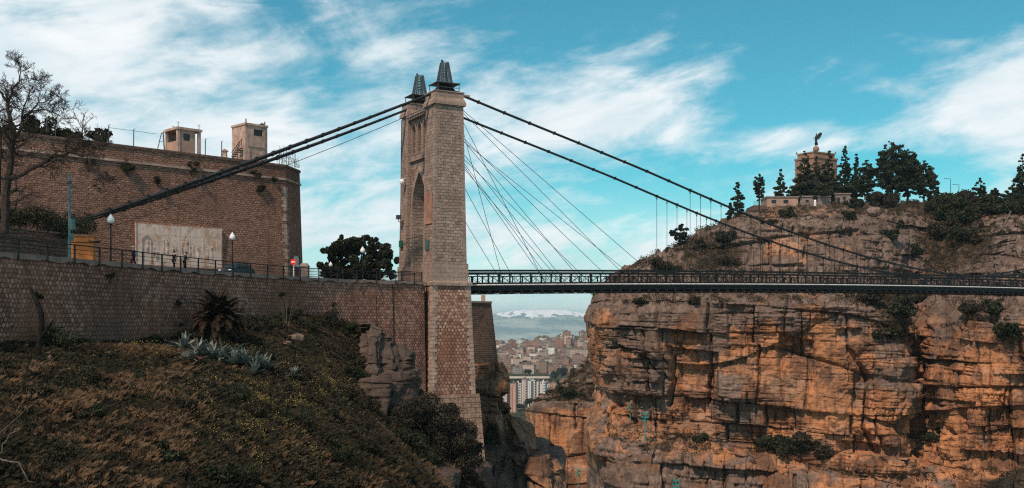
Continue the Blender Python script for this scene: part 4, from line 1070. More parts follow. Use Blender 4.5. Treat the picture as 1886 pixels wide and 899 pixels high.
# concrete watch boxes on the bastion
angF = math.atan2(dA.y, dA.x)
p1 = on_fort(327, 18.9, -1.2)
w1 = thing('watch_box', 'weathered open concrete watch box with four corner posts, left one on the fortress', 'watch box', (p1.x, p1.y, 18.86), angF, 'concrete watch boxes on the fortress')
b = MB(); b.box(0, 0.32, 0, 0.32, 0, 2.75); b.box(2.55, 2.87, 0, 0.32, 0, 2.75); b.box(0, 0.32, 2.8, 3.1, 0, 2.75); b.box(2.55, 2.87, 2.8, 3.1, 0, 2.75); b.build('corner_posts', M['concrete'], w1)
MB().box(-0.12, 3.0, -0.12, 3.22, 2.752, 3.02).build('roof', M['concrete'], w1)
b = MB().prism([[(0.325, 0), (0.325, 2.74), (2.2, 2.74), (2.2, 0)], [(0.75, 1.55), (1.55, 1.55), (1.55, 2.35), (0.75, 2.35)]], 'y', 0.08, 0.25); b.build('wall', M['pink_wall'], w1)
MB().box(0.08, 0.25, 0.33, 2.79, 0, 1.5).build('wall', M['pink_wall'], w1); MB().box(0.4, 2.5, 2.85, 3.0, 0, 2.74).build('wall', M['concrete_dark'], w1)
MB().box(0.75, 1.55, 0.16, 0.2, 1.55, 2.35).build('window', M['dark_opening'], w1)
b = MB()
for x, y in ((0.15, 0.15), (2.7, 0.15), (1.0, 3.0)): b.beam((x, y, 3.0), (x, y, 3.6), 0.05); b.beam((x - .2, y, 3.55), (x + .2, y, 3.55), 0.03)
b.build('antenna', M['iron_grey'], w1)
p2 = on_fort(492, 18.9, -1.0); p2b = p2 - dA * 2.95
w2 = thing('watch_box', 'tall pale concrete watch box with dark slit windows above the fortress corner', 'watch box', (p2b.x, p2b.y, 18.86), angF, 'concrete watch boxes on the fortress')
MB().prism([[(0, 0), (0, 4.35), (2.95, 4.35), (2.95, 0)], [(1.15, 3.2), (2.35, 3.2), (2.35, 3.95), (1.15, 3.95)]], 'y', 0, 0.2).build('wall', M['concrete'], w2)
MB().prism([[(0.2, 0), (0.2, 4.35), (3.1, 4.35), (3.1, 0)], [(1.0, 3.2), (1.9, 3.2), (1.9, 3.95), (1.0, 3.95)]], 'x', 2.75, 2.95).build('wall', M['concrete'], w2)
b = MB(); b.box(0, 0.2, 0.21, 3.1, 0, 4.35); b.box(0.21, 2.74, 2.9, 3.1, 0, 4.35); b.build('wall', M['concrete'], w2)
MB().box(-0.1, 3.05, -0.1, 3.2, 4.352, 4.6).build('roof', M['concrete'], w2)
MB().box(1.15, 2.35, 0.1, 0.14, 3.2, 3.95).build('window', M['dark_opening'], w2); MB().box(2.82, 2.86, 1.0, 1.9, 3.2, 3.95).build('window', M['dark_opening'], w2)
b = MB(); b.box(0.35, 2.6, -0.06, -0.003, 1.75, 1.9); b.box(0.6, 0.7, -0.05, -0.003, 0, 1.7); b.box(2.62, 2.95, -0.05, -0.003, 0, 4.3); b.build('rib', M['concrete_dark'], w2)
b = MB(); b.lathe([(0.06, -0.3), (0.22, 0), (0.3, 0.25), (0.1, 0.4)], (3.15, 1.5, 4.75), 10); b.beam((3.0, 1.5, 4.4), (3.15, 1.5, 4.6), 0.08); b.build('searchlight', M['iron_grey'], w2)
b = MB()
for x, y in ((0.2, 0.2), (2.8, 0.3)): b.beam((x, y, 4.6), (x, y, 5.1), 0.12)
b.build('roof_stub', M['concrete_dark'], w2)

# clutter along the parapet
def fort_top(px, back=0.6): q = on_fort(px, 18.85, -back); return (q.x, q.y, 18.86)
k = 0
for px, h, lab in ((200, 2.0, 'thin rusty fence post on the fortress edge beside the leafy shrubs'), (246, 1.9, 'thin fence post midway between the shrubs and the first watch box'), (378, 1.9, 'thin fence post just right of the open watch box'), (408, 1.9, 'fence post left of the small chimney pot on the fortress'), (437, 1.5, 'short fence post left of the tall watch box'), (86, 1.9, 'fence post behind the bare treetop on the fortress'), (102, 1.6, 'shorter fence post right of the bare treetop on the fortress')):
    b = MB(); b.tube([(0, 0, 0), (0.02, 0, h)], 0.06, 6); b.beam((0, 0, h - .05), (0.18, 0, h + 0.1), 0.04); b.beam((0, 0, h * .6), (0.06, 0, h * .62), 0.1)
    tag(b.build('fence_post', M['iron_grey'], loc=fort_top(px)), lab, 'fence post', 'fence posts along the fortress edge')
b = MB(); b.tube([(0, 0, 0), (0.45, 0, 1.9)], 0.05, 5); b.tube([(0.75, 0, 0), (0.62, 0, 2.0)], 0.07, 5); b.beam((0.1, 0, 0.9), (0.7, 0, 0.95), 0.04); b.beam((0.4, 0, 1.8), (0.7, 0, 1.85), 0.05)
tag(b.build('leaning_posts', M['iron_grey'], loc=fort_top(290)), 'pair of leaning iron posts left of the open watch box', 'fence post')
b = MB(); b.frustum((-.25, .25, -.25, .25), (-.22, .22, -.22, .22), 0, 0.75); b.box(-0.33, 0.33, -0.33, 0.33, 0.75, 0.9); b.box(-.14, .14, -.14, .14, .9, 1.05)
tag(b.build('chimney_pot', M['concrete'], loc=fort_top(414)), 'small square chimney pot with a cap on the fortress edge', 'chimney')
t = thing('iron_stair', 'dark iron stair and railing left of the tall watch box', 'stair', fort_top(446, 1.4), angF)
b = MB()
for i in range(7): b.box(-1.4 + i * 0.2, -1.1 + i * 0.2, 0, 0.8, 0.25 * i, 0.25 * i + 0.06)
b.build('steps', M['iron'], t); b = MB(); b.beam((-1.4, 0, .9), (0, 0, 2.7), 0.06); b.beam((-1.4, 0, .5), (0, 0, 2.3), 0.04)
for i in range(7): b.beam((-1.3 + i * .2, 0, .25 * i), (-1.3 + i * .2, 0, 1 + .26 * i), .04)
b.build('handrail', M['iron'], t)
t = thing('wire_entanglement', 'tangle of rusty rods and wire behind the tall watch box', 'scrap', fort_top(520, 1.4), angF); b = MB(); random.seed(9)
for i in range(22):
    x = random.uniform(-0.6, 2.3); b.tube([(x, random.uniform(-.5, .5), 0), (x + random.uniform(-.3, .3), random.uniform(-.5, .5), random.uniform(1.0, 2.6))], 0.025, 4)
b.build('rods', M['iron'], t); b = MB()
for i in range(7): b.tube([(-0.8 + random.uniform(-.2, .2), 0, random.uniform(.4, 2)), (0.8, .2, random.uniform(.4, 1.8)), (2.4, 0, random.uniform(.0, 1.0))], 0.018, 4)
b.build('wire', M['iron'], t)
b = MB(); pts = [Vector(fort_top(px)) + Vector((0, 0, 1.75)) for px in (200, 246, 290)]; b.tube(pts, 0.02, 4)
tag(b.build('fence_wire', M['iron_grey']), 'thin wire strung between the fence posts on the fortress', 'wire')

# road on its bank, behind the wall; the bank is one solid
b = MB(); inner = [(WX[i] - NX[i] * 0.5, WY[i] - NY[i] * 0.5) for i in range(len(WX))]
far_ = [TW(-0.2, 2.8, 0), TW(-0.2, 10, 0), Vector((-14, 150, 0)), Vector((-20, 190, 0)), Vector((-60, 200, 0)), Vector((-120, 130, 0)), Vector((-100, 50, 0))]
poly = inner + [(p.x, p.y) for p in far_]
b.prism([poly], 'z', -12, ZR); tag(b.build('road', M['asphalt']), kind='structure')
b = MB()
for i in range(len(WX)):
    for o_, z_ in ((-0.91, ZR + 0.004), (-0.91, ZR + 0.13), (-3.0, ZR + 0.13), (-3.0, ZR + 0.004)): b.v.append((WX[i] + NX[i] * o_, WY[i] + NY[i] * o_, z_))
for i in range(len(WX) - 1):
    for k in range(4): b.f.append((i*4+k, i*4+(k+1) % 4, i*4+4+(k+1) % 4, i*4+4+k))
b.f += [(0, 1, 2, 3), tuple((len(WX)-1) * 4 + k for k in (3, 2, 1, 0))]
tag(b.build('pavement', M['paving']), kind='structure')
# roadway through the arch
b = MB(); b.v = [tuple(TW(u, v, ZR + z)) for u, v, z in ((-3, 2.85, -.3), (3.3, 2.85, -.3), (3.3, 8.1, -.3), (-3, 8.1, -.3), (-3, 2.85, .01), (3.3, 2.85, .01), (3.3, 8.1, .01), (-3, 8.1, .01))]
b.f = [(0,3,2,1),(4,5,6,7),(0,1,5,4),(1,2,6,5),(2,3,7,6),(3,0,4,7)]; tag(b.build('arch_road', M['asphalt']), kind='structure')

# terrace wall at the left with soil on top
q0 = Vector(P(-160, 0, 76)); q1 = Vector(P(0, 0, 84)); q2 = Vector(P(131, 0, 92)); q3 = Vector(P(125, 0, 104)); q4 = Vector(P(-100, 0, 100))
pl = thing('terrace_wall', 'low grey stone block terrace wall holding a dark hedge behind the railing', 'wall', (q1.x, q1.y, ZR))
b = MB().prism([[(q.x, q.y) for q in (q0, q1, q2, q3, q4)]], 'z', 3.5, 7.55); b.build('masonry', M['fort_dark'], pl, world=True)
b = MB().prism([[(q.x + ox, q.y + oy) for q, ox, oy in ((q0, .1, -.1), (q1, .1, -.1), (q2, .2, -.1), (q3, .2, 0), (q4, 0, 0))]], 'z', 7.552, 7.72); b.build('coping', M['coping'], pl, world=True)

# orange kiosk
c = P(153, 0, 88.5); kk = thing('kiosk', 'small orange panelled kiosk with a dark jutting roof edge behind the railing', 'kiosk', (c[0], c[1], ZR), R(14))
MB().box(-0.95, 0.95, -0.8, 0.8, 0, 2.85).build('body', M['orange_panel'], kk, bevel=0.03)
b = MB(); b.frustum((-1.0, 1.02, -0.86, 0.86), (-0.95, 0.9, -0.8, 0.8), 2.86, 3.06); b.box(0.55, 1.45, -0.95, 0.2, 2.5, 2.62); b.build('roof', mat_plain('kiosk_roof', (0.32, 0.15, 0.06), 0.7), kk)
MB().box(-0.96, 0.96, -0.83, -0.79, 2.36, 2.42).build('trim_line', M['iron'], kk); b = MB(); b.box(0.9, 1.0, -0.7, 0.5, 0.0, 0.9); b.box(0.97, 1.35, -0.85, 0.3, 2.44, 2.56); b.build('awning', M['iron'], kk)

# street lamps with white drop-shaped globes
def street_lamp(px, d, label):
    x, y, _ = P(px, 0, d); t = thing('street_lamp', label, 'street lamp', (x, y, ZR), 0, 'globe street lamps along the road')
    MB().lathe([(0.13, 0), (0.13, 0.5), (0.075, 0.7), (0.06, 3.7), (0.1, 3.75), (0.1, 3.8)], n=10).build('post', M['iron'], t)
    MB().lathe([(0.12, 3.8), (0.27, 3.95), (0.31, 4.12), (0.24, 4.32), (0.1, 4.5), (0.03, 4.62)], n=14).build('globe', M['white_globe'], t, smooth=True)
    MB().lathe([(0.13, 3.72), (0.15, 3.8), (0.13, 3.83)], n=10).build('collar', M['iron'], t)
    return t
street_lamp(204, 86, 'black street lamp with white globe standing right of the orange kiosk')
street_lamp(428, 104, 'black street lamp with white globe right of the marble relief panel')
street_lamp(668, 124, 'street lamp whose white globe stands before the round dark tree')
street_lamp(609, 156, 'distant street lamp with low white globe at the left of the round tree')
# tall lighting column
x, y, _ = P(128, 0, 85); t = thing('lighting_column', 'tall pale green metal column with a fitting box left of the kiosk', 'pole', (x, y, ZR))
MB().lathe([(0.2, 0), (0.2, 0.8), (0.13, 0.9), (0.09, 7.9)], n=10).build('column', M['teal_metal'], t)
b = MB(); b.box(0.1, 0.42, -0.15, 0.15, 3.2, 4.1); b.box(0.1, 0.32, -0.1, 0.1, 2.3, 2.9); b.build('fitting_box', M['teal_metal'], t)
b = MB(); b.beam((0, 0, 6.6), (0.5, 0, 6.8), 0.06); b.box(-0.16, 0.16, -0.1, 0.1, 7.0, 7.25); b.build('bracket', M['iron_grey'], t)

# no entry sign and notice board
x, y, _ = P(541, 0, 110.5); t = thing('no_entry_sign', 'round red no entry sign with white bar on a pale post', 'road sign', (x, y, ZR), R(-14))
MB().tube([(0, 0, 0), (0, 0, 2.25)], 0.07, 8).build('post', M['pipe'], t)
def ydisc(r, y0, y1, z, n=24): return MB().prism([[(r*math.cos(2*math.pi*k/n), z + r*math.sin(2*math.pi*k/n)) for k in range(n)]], 'y', y0, y1)
ydisc(0.34, -0.11, -0.08, 2.0).build('disc', mat_plain('sign_red', (0.75, 0.03, 0.02), 0.4, 0.3, 0, 0.05), t); MB().box(-0.23, 0.23, -0.12, -0.112, 1.94, 2.06).build('bar', M['white_globe'], t)
pc = FB.lerp(FC, 0.5); dn = Vector((dC.y, -dC.x, 0)); pc = pc + dn * 0.46
b = MB(); e = dC * 0.75
b.add([(pc + s * e + dn * o_ + Vector((0, 0, z))) for o_ in (0, 0.08) for s, z in ((-1, 6.6), (1, 6.6), (1, 7.9), (-1, 7.9))], [(0,1,2,3),(7,6,5,4),(0,4,5,1),(1,5,6,2),(2,6,7,3),(3,7,4,0)])
tag(b.build('notice_board', M['pipe']), 'pale rectangular notice board on the shaded side of the fortress corner', 'sign')
# small stone pier at the fortress corner
x, y, _ = P(561, 0, 122); b = MB(); b.box(-0.5, 0.5, -0.5, 0.5, 0, 2.1); b.frustum((-.58, .58, -.58, .58), (-.3, .3, -.3, .3), 2.1, 2.5)
tag(b.build('stone_pier', M['concrete_dark'], loc=(x, y, ZR)), 'squat stone gate pier at the foot of the fortress corner', 'pier')
# balustrade right of the fortress corner
bal = thing('balustrade', 'run of close upright iron bars on the wall right of the fortress corner', 'railing', (*wp(np.interp(558, [p for p, _ in WPX], np.interp([0], [0], [0]).repeat(len(WPX)) )if False else WS[62]), 4.4))
sa, sb = [float(np.interp(q, 943 + FPX * WX / WY, WS)) for q in (556, 600)]
b = MB()
for s in np.arange(sa, sb, 0.16): x, y = wp(s, 0.0); b.beam((x, y, 4.4), (x, y, 5.3), 0.028)
b.build('bars', M['iron'], bal, world=True); MB().tube([(*wp(s, 0.0), 4.5) for s in np.linspace(sa, sb, 5)], 0.03, 5).build('rail', M['iron'], bal, world=True)

# parked car
def car():
    x, y, _ = P(436, 0, 104); t = thing('parked_car', 'dark hatchback car parked on the road behind the railing', 'car', (x, y, ZR), math.radians(69))
    paint = mat_plain('car_paint', (0.012, 0.02, 0.024), 0.22, 0.6, 0.1, 0.1)
    prof = [(-2.0, .35), (-2.02, .75), (-1.9, .98), (-1.55, 1.05), (-1.15, 1.42), (-.3, 1.5), (.45, 1.46), (1.15, 1.02), (1.85, .86), (2.02, .65), (2.0, .35)]
    prof = [(-p[0], p[1]) for p in prof]
    b = MB()
    def sec(y, s, dz_=0): return [(p[0] * s, y, .35 + (p[1] - .35) * (1 if p[1] < 1.03 else dz_)) for p in prof]
    secs = [sec(-.84, .97, .93), sec(-.8, 1, 1), sec(.8, 1, 1), sec(.84, .97, .93)]; n = len(prof)
    # greenhouse narrows towards the roof
    secs = [[(px_, y_ * (1 if z_ < 1.03 else 0.80), z_) for px_, y_, z_ in s_] for s_ in secs]
    b.v = [q for s_ in secs for q in s_]
    for i in range(3):
        for k in range(n): b.f.append((i*n+k, i*n+(k+1) % n, (i+1)*n+(k+1) % n, (i+1)*n+k))
    b.f += [tuple(range(n)), tuple(3*n + k for k in reversed(range(n)))]
    b.build('body', paint, t, bevel=0.02)
    for s in (-1, 1):
        q = [(-.42, 1.06, .86), (1.05, 1.06, .86), (1.0, 1.38, .70), (.35, 1.41, .70), (-.35, 1.38, .70)]
        m_ = MB(); m_.v = [(a, s * (c + .0), z) for a, z, c in q] + [(a, s * (c - .05), z) for a, z, c in q]; m_.f = [(0,1,2,3,4), (9,8,7,6,5)] + [(i, (i+1) % 5, 5 + (i+1) % 5, 5 + i) for i in range(5)]
        m_.build('side_window', M['glass'], t)
        MB().box(-.62, -.45, s * .86 - .06, s * .86 + .06, 1.0, 1.12).build('mirror', paint, t, bevel=0.02)
        MB().box(-1.98, -1.78, s * .6 - .17, s * .6 + .17, .64, .78).build('headlight', M['white_globe'], t, bevel=0.02)
        MB().box(1.9, 2.03, s * .65 - .12, s * .65 + .12, .7, .95).build('tail_light', mat_plain('lens_red', (0.3, 0.02, 0.02), 0.3, 0.4), t)
        for wx_ in (-1.25, 1.25):
            w = emp('wheel', t)
            m_ = MB(); m_.prism([[(wx_ + .31*math.cos(a), .31 + .31*math.sin(a)) for a in np.linspace(0, 2*math.pi, 20, endpoint=False)]], 'y', s*.68, s*.87); m_.build('tyre', M['iron'], w)
            m_ = MB(); m_.prism([[(wx_ + .19*math.cos(a), .31 + .19*math.sin(a)) for a in np.linspace(0, 2*math.pi, 12, endpoint=False)]], 'y', s*.66, s*.885); m_.build('rim', M['iron_grey'], w)
    m_ = MB(); m_.v = [(-1.1, -.7, 1.06), (-1.1, .7, 1.06), (-.47, .6, 1.455), (-.47, -.6, 1.455), (-1.13, -.7, 1.03), (-1.13, .7, 1.03), (-.5, .6, 1.42), (-.5, -.6, 1.42)]
    m_.f = [(0,1,2,3), (7,6,5,4), (0,4,5,1), (1,5,6,2), (2,6,7,3), (3,7,4,0)]; m_.map(lambda a, b_, c: (a - .02, b_, c + .02)).build('windscreen', M['glass'], t)
    m_ = MB(); m_.v = [(1.52, -.66, 1.08), (1.52, .66, 1.08), (1.2, .58, 1.4), (1.2, -.58, 1.4), (1.56, -.66, 1.1), (1.56, .66, 1.1), (1.24, .58, 1.42), (1.24, -.58, 1.42)]
    m_.f = [(0,1,2,3), (7,6,5,4), (0,4,5,1), (1,5,6,2), (2,6,7,3), (3,7,4,0)]; m_.build('rear_window', M['glass'], t)
car()

# people on the pavement
def skin(name, joints, edges, mat, parent, lvl=1):
    """one continuous surface grown round a skeleton"""
    me = bpy.data.meshes.new(name); keys = list(joints); ix = {k: i for i, k in enumerate(keys)}
    me.from_pydata([joints[k][:3] for k in keys], [(ix[a], ix[b]) for a, b in edges], []); me.materials.append(mat)
    o = bpy.data.objects.new(name, me); COL.objects.link(o); o.parent = parent
    md = o.modifiers.new('skin', 'SKIN')
    for i, k in enumerate(keys):
        r = joints[k][3]; sv = me.skin_vertices[0].data[i]; sv.radius = (r, r) if not hasattr(r, '__len__') else r; sv.use_root = (i == 0)
    md.use_smooth_shade = True
    sb_ = o.modifiers.new('sub', 'SUBSURF'); sb_.levels = lvl; sb_.render_levels = lvl
    return o
def person(px, d, yaw, label, pose, tops, legs, headwear=None, hair=(0.02, 0.015, 0.012), bag=None):
    x, y, _ = P(px, 0, d); t = thing('person', label, 'person', (x, y, ZR + 0.13), yaw, 'people walking beside the railing')
    sk = mat_plain('skin', (0.38, 0.22, 0.15), 0.6, 0.2, 0, 0.05); H = 1.75
    sp = pose.get('stride', 0.2); lean = pose.get('lean', 0.03); el = pose.get('elbow', (0.08, -0.05)); hd = pose.get('hand', ((0.14, 0.88), (-0.08, 0.86)))
    J = {'pelvis': (0, 0, .93, (.13, .10)), 'waist': (lean*.4, 0, 1.08, (.12, .09)), 'chest': (lean, 0, 1.30, (.15, .11)), 'collar': (lean*1.2, 0, 1.44, (.10, .08)), 'neck': (lean*1.4, 0, 1.51, .052),
         'head': (lean*1.6 + .015, 0, 1.62, (.085, .095)), 'crown': (lean*1.6, 0, 1.70, (.075, .08))}
    E = [('pelvis','waist'), ('waist','chest'), ('chest','collar'), ('collar','neck'), ('neck','head'), ('head','crown')]
    for s, nm in ((1, 'l'), (-1, 'r')):
        f = sp * s
        J.update({'hip'+nm: (0, .09*s, .90, .095), 'knee'+nm: (f*.55 + .04, .095*s, .49, .062), 'ankle'+nm: (f, .09*s, .09, .042), 'toe'+nm: (f + .17, .10*s, .035, (.042, .03))})
        J.update({'shoulder'+nm: (lean, .18*s, 1.41, .065), 'elbow'+nm: (el[0 if s > 0 else 1], .25*s, 1.13, .043), 'wrist'+nm: (*[hd[0 if s > 0 else 1][0]], .24*s, hd[0 if s > 0 else 1][1], .027)})
        hx, hz = hd[0 if s > 0 else 1]; ex = el[0 if s > 0 else 1]; v = Vector((hx - ex, 0, hz - 1.13)).normalized()
        J['palm'+nm] = (hx + v.x*.06, .235*s, hz + v.z*.06, (.036, .018)); E += [('wrist'+nm, 'palm'+nm)]
        for i, (oy, L) in enumerate(((-.027, .075), (-.009, .085), (.009, .08), (.027, .065))):
            J[f'f{i}{nm}'] = (hx + v.x*(.07 + L) + .012, .235*s + oy, hz + v.z*(.07 + L), .0085); E.append((f'palm{nm}', f'f{i}{nm}'))
        J['thumb'+nm] = (hx + v.x*.07 + .035, .235*s - .01*s, hz + v.z*.07, .010); E.append(('wrist'+nm, 'thumb'+nm))
        E += [('pelvis','hip'+nm), ('hip'+nm,'knee'+nm), ('knee'+nm,'ankle'+nm), ('ankle'+nm,'toe'+nm), ('collar','shoulder'+nm), ('shoulder'+nm,'elbow'+nm), ('elbow'+nm,'wrist'+nm)]
    hx, hy, hz = J['head'][:3]
    J['nose'] = (hx + .105, 0, hz + .005, .014); E.append(('head', 'nose')); J['chin'] = (hx + .06, 0, hz - .07, .03); E.append(('head', 'chin'))
    skin('body', J, E, sk, t)
    jm = mat_plain('jacket', tops, 0.85, 0.1, 0, 0.3, 6); tm = mat_plain('trousers', legs, 0.85, 0.1, 0, 0.3, 6)
    A = {'pelvis': (0, 0, .88, (.185, .14)), 'waist': (lean*.4, 0, 1.06, (.165, .13)), 'chest': (lean, 0, 1.29, (.185, .145)), 'collar': (lean*1.2, 0, 1.45, (.11, .09))}
    EE = [('pelvis','waist'), ('waist','chest'), ('chest','collar')]
    for s, nm in ((1, 'l'), (-1, 'r')):
        A['s'+nm] = (*J['shoulder'+nm][:3], .085); A['e'+nm] = (*J['elbow'+nm][:3], .062); A['w'+nm] = (*J['wrist'+nm][:3], .042); EE += [('collar','s'+nm), ('s'+nm,'e'+nm), ('e'+nm,'w'+nm)]
    skin('jacket', A, EE, jm, t)
    B = {'pelvis': (0, 0, .94, (.15, .12))}; EB = []
    for nm in 'lr':
        B['h'+nm] = (*J['hip'+nm][:3], .115); B['k'+nm] = (*J['knee'+nm][:3], .08); B['a'+nm] = (J['ankle'+nm][0], J['ankle'+nm][1], .11, .06); EB += [('pelvis','h'+nm), ('h'+nm,'k'+nm), ('k'+nm,'a'+nm)]
    skin('trousers', B, EB, tm, t)
    for nm in 'lr':
        a, q = J['ankle'+nm], J['toe'+nm]
        skin('shoe', {'a': (a[0] - .03, a[1], .05, .055), 'b': (q[0], q[1], .04, (.055, .04))}, [('a', 'b')], M['iron'], t)
    for s in (-1, 1): MB().lathe([(.004, -.012), (.012, 0), (.004, .012)], (hx + .088, s*.032, hz + .03), 6).build('eye', M['iron'], t)
    cap = MB().lathe([(.108, 0), (.112, .04), (.09, .09), (.04, .115)], (hx - .015, 0, hz + .045), 12); cap.build('cap' if headwear else 'hair', mat_plain('headwear', headwear or hair, 0.8), t, smooth=True)
    if bag:
        MB().box(-.27, -.10, -.14, .14, 1.02, 1.42).map(lambda a, b_, c: (a + lean, b_, c)).build('vest_panel' if bag == 'vest' else 'backpack', mat_plain('bag', (0.10, 0.22, 0.28), 0.7), t, bevel=0.03)
person(246, 85.5, R(205), 'person in white cap, pale blue top and dark jacket walking by the kiosk', {'stride': 0.24, 'hand': ((0.12, 0.86), (-0.1, 0.85))}, (0.02, 0.025, 0.03), (0.012, 0.012, 0.014), (0.75, 0.75, 0.72), bag='vest')
person(320, 91.0, R(50), 'person in black clothes with one arm bent, taller of the pair by the relief panel', {'stride': 0.12, 'elbow': (0.12, -0.05), 'hand': ((0.33, 1.12), (-0.06, 0.86))}, (0.010, 0.010, 0.012), (0.010, 0.010, 0.012))
person(340, 93.0, R(10), 'person in dark grey jacket leaning an arm on the railing', {'stride': 0.08, 'elbow': (0.18, 0.05), 'hand': ((0.42, 1.15), (0.15, 0.95)), 'lean': 0.08}, (0.02, 0.022, 0.02), (0.010, 0.010, 0.012))

# dark battered wall beyond the tower
fw = thing('outer_bastion', 'dark battered stone wall end standing on the crag beyond the tower', 'wall', P(880, 670, 148))
def pp(x, y, d): return Vector(P(x, y, d))
b = MB(); a0, a1, a2, a3 = pp(840, 680, 143), pp(919, 680, 148), pp(905, 680, 175), pp(840, 680, 175); t0, t1, t2, t3 = pp(840, 558, 143), pp(905, 559, 148), pp(893, 566, 170), pp(845, 566, 170)
b.add([a0, a1, a2, a3, t0, t1, t2, t3], [(0,3,2,1),(4,5,6,7),(0,1,5,4),(1,2,6,5),(2,3,7,6),(3,0,4,7)]); b.build('masonry', M['fort_dark'], fw, world=True)
b = MB(); b.add([p + Vector((0.1 if k in (1, 2, 5, 6) else 0, -0.12 if k in (0, 1, 4, 5) else 0, 0.02 + (0.28 if k > 3 else 0))) for k, p in enumerate([t0, t1, t2, t3] * 2)], [(0,3,2,1),(4,5,6,7),(0,1,5,4),(1,2,6,5),(2,3,7,6),(3,0,4,7)]); b.build('coping', M['coping'], fw, world=True)
c = pp(890, 556, 150); MB().box(c.x - .3, c.x + .3, c.y - .3, c.y + .3, c.z - .3, c.z + 1.0).build('chimney', M['concrete'], fw, world=True)

def wall_point(px, z, out=0.05):
    pxs = 943 + FPX * WX / WY; i = int(np.argmin(np.abs(pxs - px))); bt = 0.5 * max(0, (4 - z) / 18); return (WX[i] + NX[i] * out + 0.35 * bt / 0.5 * 1.0, WY[i] + NY[i] * out - bt, z)
for i, (px, z, r, lab) in enumerate(((205, 3.1, 0.35, 'small weed in the retaining wall below the kiosk side of the railing'), (330, 1.2, 0.4, 'weed in the retaining wall left of the palm'), (520, 2.3, 0.3, 'tiny weed in the retaining wall above the reeds'), (610, 1.4, 0.35, 'weed in the retaining wall above the rock outcrop'), (690, -1.0, 0.4, 'weed in the retaining wall close to the drain pipe'), (60, 1.4, 0.35, 'weed in the retaining wall beside the dead trunk top'))):
    shrub('wall_weed', lab, 'weed', wall_point(px, z), r, 260, 0.06, M['leaf_brown'], 1500 + i, 1.0, 'weeds in the retaining wall', 3)
b = MB()
for k, s_ in enumerate(np.arange(4, WS[-1] - 8, 4.3)):
    x, y = wp(s_, 0.0); z = 1.6 if k % 2 else -0.4; bt = 0.5 * (4 - z) / 18; nx, ny = float(np.interp(s_, WS, NX)), float(np.interp(s_, WS, NY)); o = len(b.v)
    b.tube([(x + 0.7 * bt - nx * .4, y - bt - ny * .4, z), (x + .7 * bt + nx * .06, y - bt + ny * .06, z)], 0.09, 6)
b.build('drain_holes', M['dark_opening'], rw, world=True)
# ------------------------------------------------------------------ hillside below the road
HP = [P(*q) for q in ((0,640,66), (100,634,70.5), (200,630,76), (300,630,83), (345,622,87), (460,588,97), (560,582,105), (620,590,108), (660,606,110), (700,640,112.5), (745,700,114), (770,728,116),
      (0,899,41), (-200,899,38), (200,899,44), (400,899,48), (550,899,56), (700,899,70), (800,899,82), (880,880,104), (900,960,112), (940,1050,122),
      (200,760,54), (350,700,69), (410,688,75), (500,750,67), (600,700,86), (520,640,90), (640,780,80), (700,790,90), (780,830,96), (700,722,101), (742,742,104), (100,700,58), (0,740,52), (800,760,110), (850,800,112), (-250,640,56), (-300,760,44), (300,820,52))]
HP += [(0, 20, -14), (-20, 20, -12), (20, 50, -24), (15, 100, -30), (14, 122, -34), (-50, 30, -6), (0, 60, -22), (-45, 90, 0.0), (-30, 122, 1.0), (-10, 130, -8), (4, 130, -26), (-65, 60, 1), (12, 20, -18)]
HP = np.array(HP)
def tps(d2): return np.where(d2 > 0, 0.5 * d2 * np.log(np.maximum(d2, 1e-9)), 0)
n_ = len(HP); A_ = np.zeros((n_ + 3, n_ + 3)); D2 = ((HP[:, None, :2] - HP[None, :, :2]) ** 2).sum(-1)
A_[:n_, :n_] = tps(D2) + np.eye(n_) * 15.0; A_[:n_, n_] = 1; A_[:n_, n_+1:] = HP[:, :2]; A_[n_:, :n_] = A_[:n_, n_:].T
W_ = np.linalg.solve(A_, np.r_[HP[:, 2], 0, 0, 0])
def hz(X, Y, rough=True):
    X = np.asarray(X, float); Y = np.asarray(Y, float); sh = X.shape; x = X.ravel(); y = Y.ravel(); out = np.zeros(len(x))
    for i in range(0, len(x), 20000):
        xx, yy = x[i:i+20000], y[i:i+20000]; d2 = (xx[:, None] - HP[:, 0]) ** 2 + (yy[:, None] - HP[:, 1]) ** 2
        out[i:i+20000] = tps(d2) @ W_[:n_] + W_[n_] + xx * W_[n_+1] + yy * W_[n_+2]
    out = np.minimum(out, 1.6)
    if rough: out = out + 0.55 * fbm(x / 5.5, y / 5.5, 4, 61) + 0.16 * fbm(x / 1.1, y / 1.1, 3, 66)
    return out.reshape(sh)
def hill_mat():
    m, nt, b = newmat('hill_soil', 0.95, 0.05); tc = nd(nt, 'ShaderNodeTexCoord').outputs['Object']
    c = mixc(nt, rng_(nt, noise(nt, tc, 0.22, 6, 0.65), 0.4, 0.62), (0.028, 0.022, 0.014), (0.085, 0.056, 0.03))
    c = mixc(nt, rng_(nt, noise(nt, tc, 1.6, 6, 0.7), 0.45, 0.65, 0, 0.7), c, (0.018, 0.018, 0.010))
    c = mixc(nt, rng_(nt, noise(nt, tc, 9, 3, 0.6), 0.62, 0.7, 0, 0.5), c, (0.16, 0.11, 0.07))
    nt.links.new(c, b.inputs['Base Color']); bumpn(nt, b, noise(nt, tc, 3.5, 6, 0.75), 0.25); return m
hx_ = np.linspace(-62, 16, 340); hy_ = np.linspace(18, 128, 460); HX, HY = np.meshgrid(hx_, hy_, indexing='ij'); HZ = hz(HX, HY)
idx = np.arange(HX.size).reshape(HX.shape)
tag(np_mesh('hillside', np.stack([HX, HY, HZ], -1).reshape(-1, 3), np.stack([idx[:-1, :-1], idx[1:, :-1], idx[1:, 1:], idx[:-1, 1:]], -1).reshape(-1, 4), hill_mat(), smooth=True), kind='structure')
